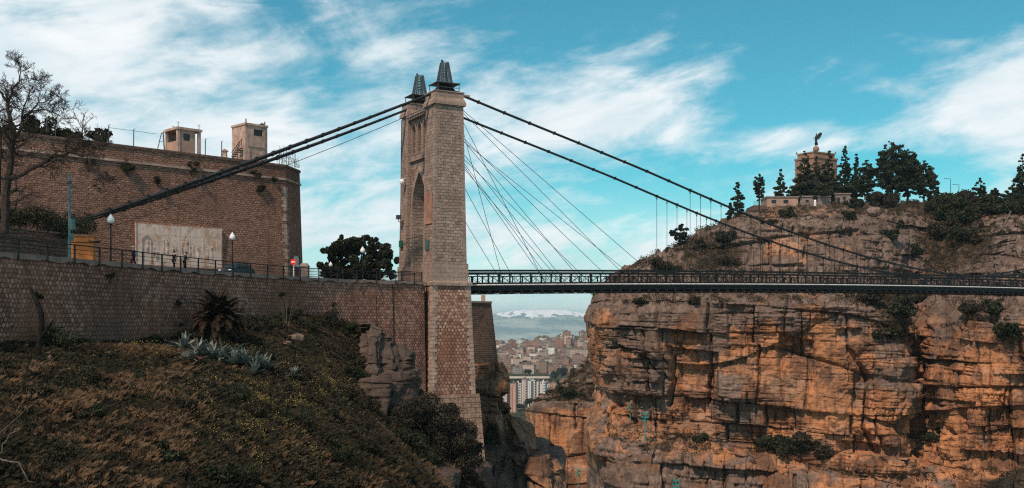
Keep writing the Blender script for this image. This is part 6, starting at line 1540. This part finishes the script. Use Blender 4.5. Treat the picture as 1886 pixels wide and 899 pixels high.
# dark trees in the gully and bushes on the slope
for i, (px, py, r, lab) in enumerate(((1620, 384, 5.0, 'dark shrub mass at the foot of the broad pines'), (1745, 395, 6.5, 'dark leafy thicket at the top of the gully, left part'), (1770, 415, 7.0, 'largest dark thicket in the upper gully'), (1800, 400, 5.5, 'dark thicket in the upper gully, right part'), (1838, 395, 6.0, 'dark scrub below the low pine bush'), (1872, 400, 6.0, 'dark scrub near the right edge above the rock nose'),
        (1745, 440, 5.0, 'brownish thicket lower in the gully'), (1780, 445, 4.0, 'thicket in the gully beside a pale pole'), (1575, 385, 3.0, 'shrub at the foot of the narrow pine'), (1208, 498, 2.6, 'dark bush on the cliff just above the bridge railing, left'), (1232, 500, 2.0, 'dark bush on the cliff just above the bridge railing, right'),
        (1340, 448, 3.0, 'dark round bush on the slope behind the hangers'), (1338, 490, 2.2, 'dark bush above the bridge deck below the round bush'), (1045, 733, 3.6, 'large dark round bush on the shelf of the orange side cliff'), (1028, 705, 1.4, 'small dark bush left of the large one on the shelf'),
        (1280, 560, 1.8, 'dark bush just under the bridge deck'), (1838, 580, 3.0, 'dark bush on the upper right cliff face'), (1660, 585, 3.6, 'dark bush in the middle of the gully below the bridge'), (1700, 560, 3.0, 'bush high in the gully right under the bridge'), (1640, 625, 3.0, 'bush hanging at the left of the gully mouth'), (1430, 828, 3.4, 'left half of the large bush on the lower cliff ledge'), (1470, 840, 4.2, 'largest bush on the lower cliff ledge, hanging over the edge'), (1720, 815, 2.4, 'grey bush at the foot of the long vertical fissure'), (1290, 815, 2.0, 'bush on the ledge right of the aqua mast'), (1600, 560, 3.0, 'bush under the deck left of the gully'), (1560, 405, 2.4, 'bush on the brown slope below the pointed pine'), (1455, 402, 2.2, 'bush on the slope below the pink building'), (1420, 415, 2.0, 'bush at the rim of the upper rock band, left'), (1640, 440, 2.6, 'bush in the upper rock band below the broad pines'), (1680, 470, 2.4, 'bush low in the upper rock band beside the gully'), (1290, 462, 2.0, 'bush on the left shoulder between the hangers'), (1180, 560, 1.6, 'bush in the rock face under the deck near the left edge of the cliff'), (1520, 575, 2.2, 'bush on a ledge under the middle of the deck'), (1790, 580, 2.8, 'bush between the gully and the right cliff face'), (1850, 625, 3.2, 'bush on the right cliff face below the upper one'))):
    c = cliff_at(px, py)
    if px < 1100:
        qx = 943 + FPX * SG[..., 0] / SG[..., 1]; qy = 590 - FPX * SG[..., 2] / SG[..., 1]; k = np.unravel_index(np.argmin((qx - px) ** 2 + (qy - py) ** 2), qx.shape); c = SG[k]
    shrub('slope_bush', lab, 'bush', tuple(float(v) for v in c), r * 0.9, int(900 + 260 * r * r), 0.13 + 0.02 * r, M['leaf_dark'] if i % 3 else M['leaf_brown'], 1000 + i * 9, 0.75, 'bushes on the far cliff', 4, 12)
# scattered scrub of the far cliff: one mass
def cliff_scrub():
    g = np.random.default_rng(77); v = cliff_veg(cpx, cpy, 0, 0) * 0.7 + sstep(0.5, 0.85, np.abs(CN[..., 2])) * 0.22 + 0.25 * fbm(cpx / 22, cpy / 22, 3, 7)
    w = np.clip(v - 0.18, 0, 1) * (cpx > 1095) * (cpx < 2250) * (CG[..., 1] < 335); w = w.ravel() / w.sum(); pk = g.choice(w.size, 3600, p=w); c0 = CG.reshape(-1, 3)[pk]
    r = g.uniform(0.35, 1.3, len(c0)); cc = clumps(c0 + np.array([0, -.2, .3]), r, 110000, 78, 0.7, .3); V, F = quads(cc, 0.13, 79); tag(np_mesh('cliff_scrub', V, F, M['leaf_olive']), 'low scrub and weeds on the ledges of the far cliff', kind='stuff')
cliff_scrub()
def spur_scrub():
    g = np.random.default_rng(87); m = (spy < 742) & (spy > 630) & (spx > 980) & (spx < 1112) & (SG[..., 1] < 340); w = m.ravel() / m.sum(); pk = g.choice(w.size, 420, p=w); c0 = SG.reshape(-1, 3)[pk]
    cc = clumps(c0 + np.array([0, -.2, .2]), g.uniform(0.3, 1.3, len(c0)), 16000, 88, 0.6, .3); V, F = quads(cc, 0.16, 89); tag(np_mesh('slope_scrub', V, F, M['leaf_olive']), 'low scrub on the rubble slope above the orange side cliff', kind='stuff')
    for i in range(26):
        c = c0[i * 7]; boulder(0, 0, g.uniform(0.5, 1.6), 1900 + i, 'grey rubble block on the slope above the orange side cliff', 'rubble blocks above the orange cliff', tuple(float(v) for v in c))
spur_scrub()
# boulders on the ledge and slope
for i, (px, py, r) in enumerate(((1178, 822, 1.1), (1172, 850, 0.9), (1196, 842, .6), (1150, 826, .7), (1205, 812, .6), (1225, 824, .5), (1160, 838, .5), (1238, 808, .9), (1190, 870, .8))):
    c = cliff_at(px, py); boulder(0, 0, r, 950 + i, 'pale fallen stone on the ledge at the foot of the left cliff', 'fallen stones on the cliff ledge', tuple(float(v) for v in c))
for i, (px, py, r, lab) in enumerate(((1613, 398, 2.6, 'large pale boulder on the brown slope below the broad pines'), (1605, 412, 1.0, 'small boulder under the large pale boulder'), (1516, 402, 1.6, 'flat pale boulder on the slope below the monument'), (1490, 405, 1.0, 'smaller pale boulder left on the slope below the monument'))):
    c = cliff_at(px, py); boulder(0, 0, r, 980 + i, lab, None, tuple(float(v) for v in c))

# monument with winged statue
M['monument'] = mat_stone('monument_stone', (0.24, 0.155, 0.115), (0.32, 0.22, 0.165), (0.2, 0.14, 0.11), 1.2, 0.5, 0.02, 0.1, (0.2, 0.13, 0.1), 0.3, bump=0.03)
x, y, z = P(1503, 376, 352); s = 352 / FPX
mo = thing('monument', 'square stone memorial arch crowned by a dark winged statue among the pines', 'monument', (x, y, z), R(32))
Hm = (376 - 296) * s
b = MB(); ap = arch_pts(0, 5.0, -4, 6.5, 9.5); b.prism([[(-5.6, -4), (-5.6, Hm), (5.6, Hm), (5.6, -4)] + list(reversed(ap))], 'y', -4.2, 4.2); b.build('arch_body', M['monument'], mo)
b = MB(); b.box(-5.85, 5.85, -4.45, 4.45, Hm, Hm + .55); b.box(-5.0, 5.0, -3.7, 3.7, Hm + .55, Hm + 1.9); b.box(-5.2, 5.2, -3.9, 3.9, Hm + 1.9, Hm + 2.3); b.build('attic', M['monument'], mo)
b = MB(); b.lathe([(1.5, 0), (1.5, Hm - 2.6), (1.8, Hm - 2.5), (1.8, Hm - 1.5)], (-5.9, -3.6, 0), 14); b.build('turret', M['monument'], mo)
b = MB(); b.box(-5.75, 5.75, -4.35, 4.35, Hm - 3.1, Hm - 2.8)
b.build('string_course', M['monument'], mo)
b = MB(); b.box(-5.66, -5.58, -2.0, -1.0, Hm - 2.4, Hm - 1.0); b.box(-5.66, -5.58, 1.0, 2.0, Hm - 2.4, Hm - 1.0); b.box(2.6, 3.6, -4.28, -4.19, Hm - 2.4, Hm - 1.0); b.build('window', M['dark_opening'], mo)
b = MB()
for x_, y_ in ((-5.2, -3.9), (5.2, -3.9), (5.2, 3.9), (-5.2, 3.9)): b.lathe([(.1, 0), (.35, .2), (.2, .5), (.05, .8)], (x_, y_, Hm + 2.35), 8)
b.build('finials', M['monument'], mo)
zb = Hm + 2.35; MB().lathe([(1.3, 0), (1.1, .3), (.9, .35), (.5, .6)] + [(1.05 * math.sin(a), 1.6 - 1.05 * math.cos(a)) for a in np.linspace(.5, 2.8, 8)], (0, 0, zb), 14).build('globe_plinth', M['monument'], mo, smooth=True)
bz = mat_plain('bronze', (0.045, 0.035, 0.028), 0.5, 0.4, 0.5)
S_ = {'pelvis': (0, 0, zb + 4.2, .42), 'waist': (-.05, 0, zb + 4.7, .34), 'chest': (-.15, 0, zb + 5.4, .44), 'neck': (-.25, 0, zb + 5.95, .12), 'head': (-.3, 0, zb + 6.3, .28),
      'kl': (.0, .15, zb + 3.3, .38), 'al': (.2, .15, zb + 2.6, .14), 'kr': (.35, -.12, zb + 3.4, .36), 'ar': (.8, -.12, zb + 3.0, .12), 'sl': (-.2, .35, zb + 5.7, .14), 'sr': (-.2, -.35, zb + 5.7, .14),
      'el': (-.7, .5, zb + 5.4, .1), 'hl': (-1.2, .5, zb + 5.6, .07), 'er': (-.7, -.5, zb + 5.3, .1), 'hr': (-1.1, -.5, zb + 4.9, .07), 'robe': (.5, 0, zb + 3.4, .42)}
st_ = skin('statue', S_, [('pelvis','waist'), ('waist','chest'), ('chest','neck'), ('neck','head'), ('pelvis','kl'), ('kl','al'), ('pelvis','kr'), ('kr','ar'), ('chest','sl'), ('chest','sr'), ('sl','el'), ('el','hl'), ('sr','er'), ('er','hr'), ('pelvis','robe')], bz, mo, 2); st_.scale = (0.95,) * 3; st_.location = (0, 0, (zb + 2.6) * 0.05)
for sgn in (-1, 1):
    b = MB(); wp_ = [(0, 5.7), (.5, 6.5), (1.2, 7.1), (2.2, 7.4), (2.9, 7.2), (2.7, 6.6), (2.2, 6.0), (1.5, 5.3), (.8, 4.9), (.1, 5.0)]
    b.prism([wp_], 'y', -.07, .07); b.map(lambda a, c, d: (a * .62, c + sgn * (.2 + a * .34), (d - 5.0) * 1.05 + 5.0 + zb)); b.build('wing', bz, st_)

# pink building, low ranges and terrace
def crest_box(name, label, cat, x0, x1, ytop, ybot, d, depth, mat, wins=(), door=None, yaw=0, roof=True):
    a = P(x0, ybot, d); s = d / FPX; W = (x1 - x0) * s; H = (ybot - ytop) * s; t = thing(name, label, cat, a, R(yaw)); holes = [[(u0 * s, v0 * s), (u1 * s, v0 * s), (u1 * s, v1 * s), (u0 * s, v1 * s)] for u0, u1, v0, v1 in wins]
    MB().prism([[(0, -5), (0, H), (W, H), (W, -5)]] + holes, 'y', 0, .3).build('wall', mat, t)
    b = MB(); b.box(0, .3, .302, depth, -5, H); b.box(W - .3, W, .302, depth, -5, H); b.box(.302, W - .302, depth - .3, depth, -5, H); b.build('wall', mat, t)
    if roof: MB().box(-.3, W + .3, -.3, depth + .3, H + .002, H + .4).build('roof', M['concrete_dark'], t)
    for u0, u1, v0, v1 in wins: MB().box(u0 * s, u1 * s, .18, .22, v0 * s, v1 * s).build('window', M['dark_opening'], t)
    return t
crest_box('flat_roofed_house', 'long pink rendered building with flat roof and two square windows on the plateau', 'house', 1413, 1470, 364, 394, 322, 8, M['pink_wall'], [(8, 17, 19, 26), (30, 39, 19, 26)])
crest_box('outbuilding', 'low stone outbuilding behind the pines below the monument', 'house', 1474, 1530, 363, 378, 326, 6, M['concrete_dark'], [(10, 16, 5, 10)])
crest_box('outbuilding', 'small brown outbuilding with dark door right of the monument', 'house', 1538, 1566, 358, 376, 330, 6, M['concrete_dark'], [(14, 20, 8, 14), (3, 9, 2, 12)])
t = crest_box('terrace_bastion', 'stone terrace bastion with iron railing left of the pink building', 'terrace', 1388, 1411, 378, 396, 312, 10, M['fort_dark'], (), None, 0, False)
b = MB(); s = 312 / FPX
for k in range(13): b.beam((k * 0.3, 0.1, 18 * s), (k * .3, .1, 18 * s + 1.1), .05)
b.beam((0, .1, 18 * s + 1.1), (3.7, .1, 18 * s + 1.1), .06); b.build('railing', M['iron'], t)
def far_lamp(px, py, h, label):
    c = cliff_at(px, py); t = thing('street_lamp', label, 'street lamp', tuple(float(v) for v in c), 0, 'street lamps on the plateau'); MB().lathe([(.14, -1), (.12, 2), (.08, h)], n=7).build('post', M['iron_grey'], t); MB().beam((0, 0, h - .1), (-1.6, 0, h + .1), .1).build('arm', M['iron_grey'], t); MB().box(-2.0, -1.3, -.12, .12, h, h + .16).build('lamp_head', M['iron_grey'], t)
far_lamp(1751, 372, 7.5, 'arm lamp post on the plateau right of the broad pines'); far_lamp(1766, 372, 5.5, 'shorter arm lamp post on the plateau near the first one')
c = cliff_at(1845, 425); b = MB().tube([(0, 0, 0), (2.2, 0, 4.6)], .16, 7); tag(b.build('leaning_pole', M['bark_pale'], loc=tuple(float(v) for v in c)), 'pale leaning pole in the gully at the right', 'pole')
for i, (px, lab) in enumerate(((1494, 'left of the three white bollards below the monument'), (1501, 'middle one of the three white bollards below the monument'), (1516, 'right one of the three white bollards below the monument'))):
    c = cliff_at(px, 378); MB_ = MB().lathe([(.35, -.5), (.35, 1.4), (.2, 1.7)], n=8); tag(MB_.build('bollard', M['white_globe'], loc=tuple(float(v) for v in c)), lab, 'bollard', 'white bollards below the monument')
# aqua lamp masts in the gorge
def mast(px, ytop, ybot, d, label):
    s = d / FPX; H = (ybot - ytop) * s; t = thing('lamp_mast', label, 'mast', P(px, ybot, d), 0, 'aqua lamp masts in the gorge'); MB().lathe([(.12, -1.5), (.09, H)], n=8).build('post', M['aqua_metal'], t)
    for k, (z, w) in enumerate(((H, .45), (H - .8, .6), (H - 1.5, .4))):
        b = MB(); b.box(-w, w, -.07, .07, z - .07, z + .07); b.box(-.07, .07, -w, w, z - .07, z + .07)
        for q in (-1, 1): b.box(q * w - .15, q * w + .15, -.14, .14, z, z + .3); b.box(-.14, .14, q * w - .15, q * w + .15, z, z + .3)
        b.build('lamp_arm', M['aqua_metal'], t)
mast(1188, 763, 801, 221, 'tall aqua lamp mast on the ledge of the left cliff foot'); mast(1161, 744, 764, 232, 'short aqua lamp mast behind and left of the tall one'); mast(1245, 886, 915, 206, 'aqua lamp mast cut by the bottom edge in front of the lower cliff'); mast(1065, 866, 900, 270, 'aqua lamp mast against the orange side cliff')

# ------------------------------------------------------------------ the town beyond the gorge
def win_mat(name, col, w=2.6, h=3.0, gap=0.95, frac=0.5):
    m, nt, b = newmat(name, 0.85, 0.15); uv = nd(nt, 'ShaderNodeTexCoord').outputs['UV']; br = nd(nt, 'ShaderNodeTexBrick'); br.offset = 0.0; nt.links.new(uv, br.inputs['Vector']); br.inputs['Scale'].default_value = 1
    br.inputs['Brick Width'].default_value = w; br.inputs['Row Height'].default_value = h; br.inputs['Mortar Size'].default_value = gap; br.inputs['Mortar Smooth'].default_value = 0.0
    br.inputs['Color1'].default_value = (0.03, 0.035, 0.04, 1); br.inputs['Color2'].default_value = (0.09, 0.08, 0.075, 1)
    c = mixc(nt, rng_(nt, noise(nt, uv, 0.3, 4, 0.6), 0.35, 0.7), tuple(v * 0.8 for v in col), col); nt.links.new(c, br.inputs['Mortar']); nt.links.new(br.outputs['Color'], b.inputs['Base Color']); return m
TM = [('brown', win_mat('house_brown', (0.36, 0.23, 0.175))), ('reddish', win_mat('house_red', (0.40, 0.21, 0.15))), ('beige', win_mat('house_beige', (0.56, 0.42, 0.33))), ('grey', win_mat('house_grey', (0.38, 0.33, 0.30))), ('white', win_mat('house_white', (0.85, 0.80, 0.74)))]
roofm = mat_plain('town_roof', (0.22, 0.16, 0.13), 0.9, 0.1, 0, 0.4, 0.1)
protos = []
rr = random.Random(21)
for ci, (cn, mt) in enumerate(TM):
    for k in range(6):
        w, dp, h = (rr.uniform(7, 18), rr.uniform(8, 14), rr.choice((4, 6, 7, 9.5, 12.5, 16))); mb = MB().box(-w/2, w/2, -dp/2, dp/2, -8, h); ro = MB().box(-w/2 - .2, w/2 + .2, -dp/2 - .2, dp/2 + .2, h + .002, h + .5); ro.box(-w/4, w/8, -dp/4, dp/6, h + .51, h + 2.6)
        protos.append((ci, mb, ro, w, h))
made = {}
spots = []
for _ in range(6000):
    if len(spots) >= 235: break
    py = rr.uniform(641, 690); px = rr.uniform(896, 1118); d = np.interp(py, [640, 645, 655, 668, 680, 691], [2190, 2080, 1900, 1720, 1580, 1470]); x = (px - 943) / FPX * d
    if all((x - a) ** 2 + ((d - b) * 0.6) ** 2 > 12.5 ** 2 for a, b in spots): spots.append((x, float(d)))
for i, (x, d) in enumerate(spots):
    v = rr.random(); ci = 0 if v < .28 else 1 if v < .44 else 2 if v < .68 else 3 if v < .84 else 4; k = ci * 6 + rr.randrange(6); z = float(ground_z(np.array([x]), np.array([d]))[0]) - 0.5
    if k not in made:
        ci, mb, ro, w, h = protos[k]; t = thing('town_house', '', 'house', (x, d, z), 0, 'crowded houses of the far town'); mb.build('wall', TM[ci][1], t); ro.build('roof', roofm, t); made[k] = t; c = t
    else:
        src = made[k]; c = src.copy(); COL.objects.link(c)
        for ch in [o for o in src.children]: q = ch.copy(); COL.objects.link(q); q.parent = c
    c.location = (x, d, z); c.rotation_euler = (0, 0, rr.uniform(-.5, .5)); c['label'] = f'small {TM[ci][0]} flat-roofed house in the crowded town beyond the gorge'
# slab blocks of flats in front of the town
fl = [win_mat('flats_pale', (0.62, 0.50, 0.43), 3.4, 2.9, 0.75), win_mat('flats_white', (0.74, 0.70, 0.66), 2.8, 2.9, 0.7), win_mat('flats_pink', (0.58, 0.34, 0.27), 4.5, 2.9, 1.6)]
FB_ = [(940, 950, 707, 748, 2, 'pink end slab, leftmost and lowest of the blocks of flats'), (950.5, 960, 708, 746, 1, 'white balconied slab next to the leftmost pink one'), (961, 970, 700, 738, 0, 'pale slab third from the left among the flats'), (972, 978, 703, 738, 1, 'thin white slab fourth from the left among the flats'),
       (979, 986, 702, 739, 1, 'brightest white slab in the middle of the flats'), (988, 993, 703, 737, 0, 'narrow beige slab just right of the brightest one'), (995, 1004, 705, 738, 1, 'white slab with wide windows right of the middle'), (1006, 1013, 706, 738, 0, 'pale slab second from the right of the flats'), (1014, 1024, 706, 737, 2, 'pink slab at the right end of the flats behind the rocks'), (926, 934, 714, 752, 0, 'pale slab half hidden behind the crag, left of the others')]
for i, (x0, x1, yt, yb, mi, lab) in enumerate(FB_):
    d = 1110 + 30 * (i % 3); s = d / FPX; a = P(x0, yb, d); W = (x1 - x0) * s; H = (yb - yt) * s; t = thing('apartment_block', lab, 'apartment block', a, R((-14, 6, -10)[i % 3]), 'blocks of flats below the town')
    MB().box(0, W, 0, 12, -14, H).build('wall', fl[mi], t); b = MB(); b.box(-.2, W + .2, -.2, 12.2, H + .002, H + .8); b.box(W * .3, W * .6, 3, 7, H + .81, H + 3); b.build('roof', fl[1] if mi == 1 else roofm, t)
    b = MB()
    for k in range(int(W // 3)):
        b.box(1 + k * 3, 2.2 + k * 3, -.9, -.003, -10, H - 1)
    if int(W // 3): b.build('balcony_stack', M['pink_wall'] if mi == 2 else M['pipe'], t)
# road embankment with parapet between flats and town
x0, y0, z0 = P(900, 694, 1385); x1 = (1030 - 943) / FPX * 1385
t = thing('viaduct', 'long pale parapet of a road viaduct in front of the town', 'viaduct', (x0, y0, z0)); MB().box(0, (1012 - 900) / FPX * 1385, 0, 8, -2.2, 0).build('parapet', mat_plain('viaduct_pale', (0.62, 0.54, 0.46), 0.8, 0.1, 0, 0.15, 0.05), t); MB().box(-10, x1 - x0, .5, 9, -22, -2.202).build('embankment', M['leaf_dark'], t)
# trees of the town
for i, (px, py, w, h, d, lab) in enumerate(((1034, 696, 22, 22, 1370, 'large dark tree cluster at the right end of the viaduct'), (1022, 697, 14, 14, 1365, 'dark tree left of the large cluster at the viaduct'), (1060, 690, 18, 12, 1400, 'dark low trees right of the viaduct end'), (1075, 688, 16, 12, 1410, 'dark trees near the cliff foot in the town'), (965, 676, 16, 14, 1560, 'dark tree among the houses left of the white block'), (972, 690, 12, 12, 1450, 'dark tree right in front of the left houses'),
        (1064, 656, 16, 8, 1880, 'dark trees below the ridge at the right of the town'), (1096, 645, 26, 10, 2050, 'dark copse on the town ridge beside the cliff'), (998, 741, 10, 20, 1090, 'dark tall tree between the white slabs of flats'), (975, 744, 14, 10, 1085, 'low dark trees at the foot of the middle flats'), (958, 752, 12, 8, 1080, 'low dark trees at the foot of the left flats'), (1012, 745, 16, 9, 1085, 'low dark trees at the foot of the right flats'))):
    s = d / FPX; a = P(px, py, d); t = thing('town_tree', lab, 'tree', a, 0, 'trees of the far town'); g = np.random.default_rng(1200 + i); W = w * s; H = h * s; nc = 12; cs = g.uniform(-1, 1, (nc, 3)) * np.array([W * .38, W * .25, H * .25]); cs[:, 2] += H * .5
    V, F = quads(clumps(cs, g.uniform(.14, .3, nc) * W, 1500, 1300 + i), 0.9, 1400 + i); np_mesh('crown', V, F, M['leaf_dark'], t); MB().tube([(0, 0, -4), (0, 0, H * .5)], [.6, .4], 6).build('trunk', M['bark'], t)
# dark wooded ridge over the town
def ridge_wood():
    g = np.random.default_rng(55); n = 26000; px = g.uniform(985, 1125, n); d = g.uniform(2380, 2520, n); top = np.interp(px, [985, 1010, 1040, 1080, 1125], [637, 631, 627, 624, 622]); py = top + 10 * g.uniform(0, 1, n) ** 1.2 + 1.2 * pn(px / 4, px * 0, 3)
    c = np.stack([(px - 943) / FPX * d, d, (590 - py) / FPX * d], 1); V, F = quads(c, 2.0, 56); tag(np_mesh('ridge_wood', V, F, M['leaf_dark']), 'dark wood covering the low ridge behind the town', kind='stuff')
ridge_wood()
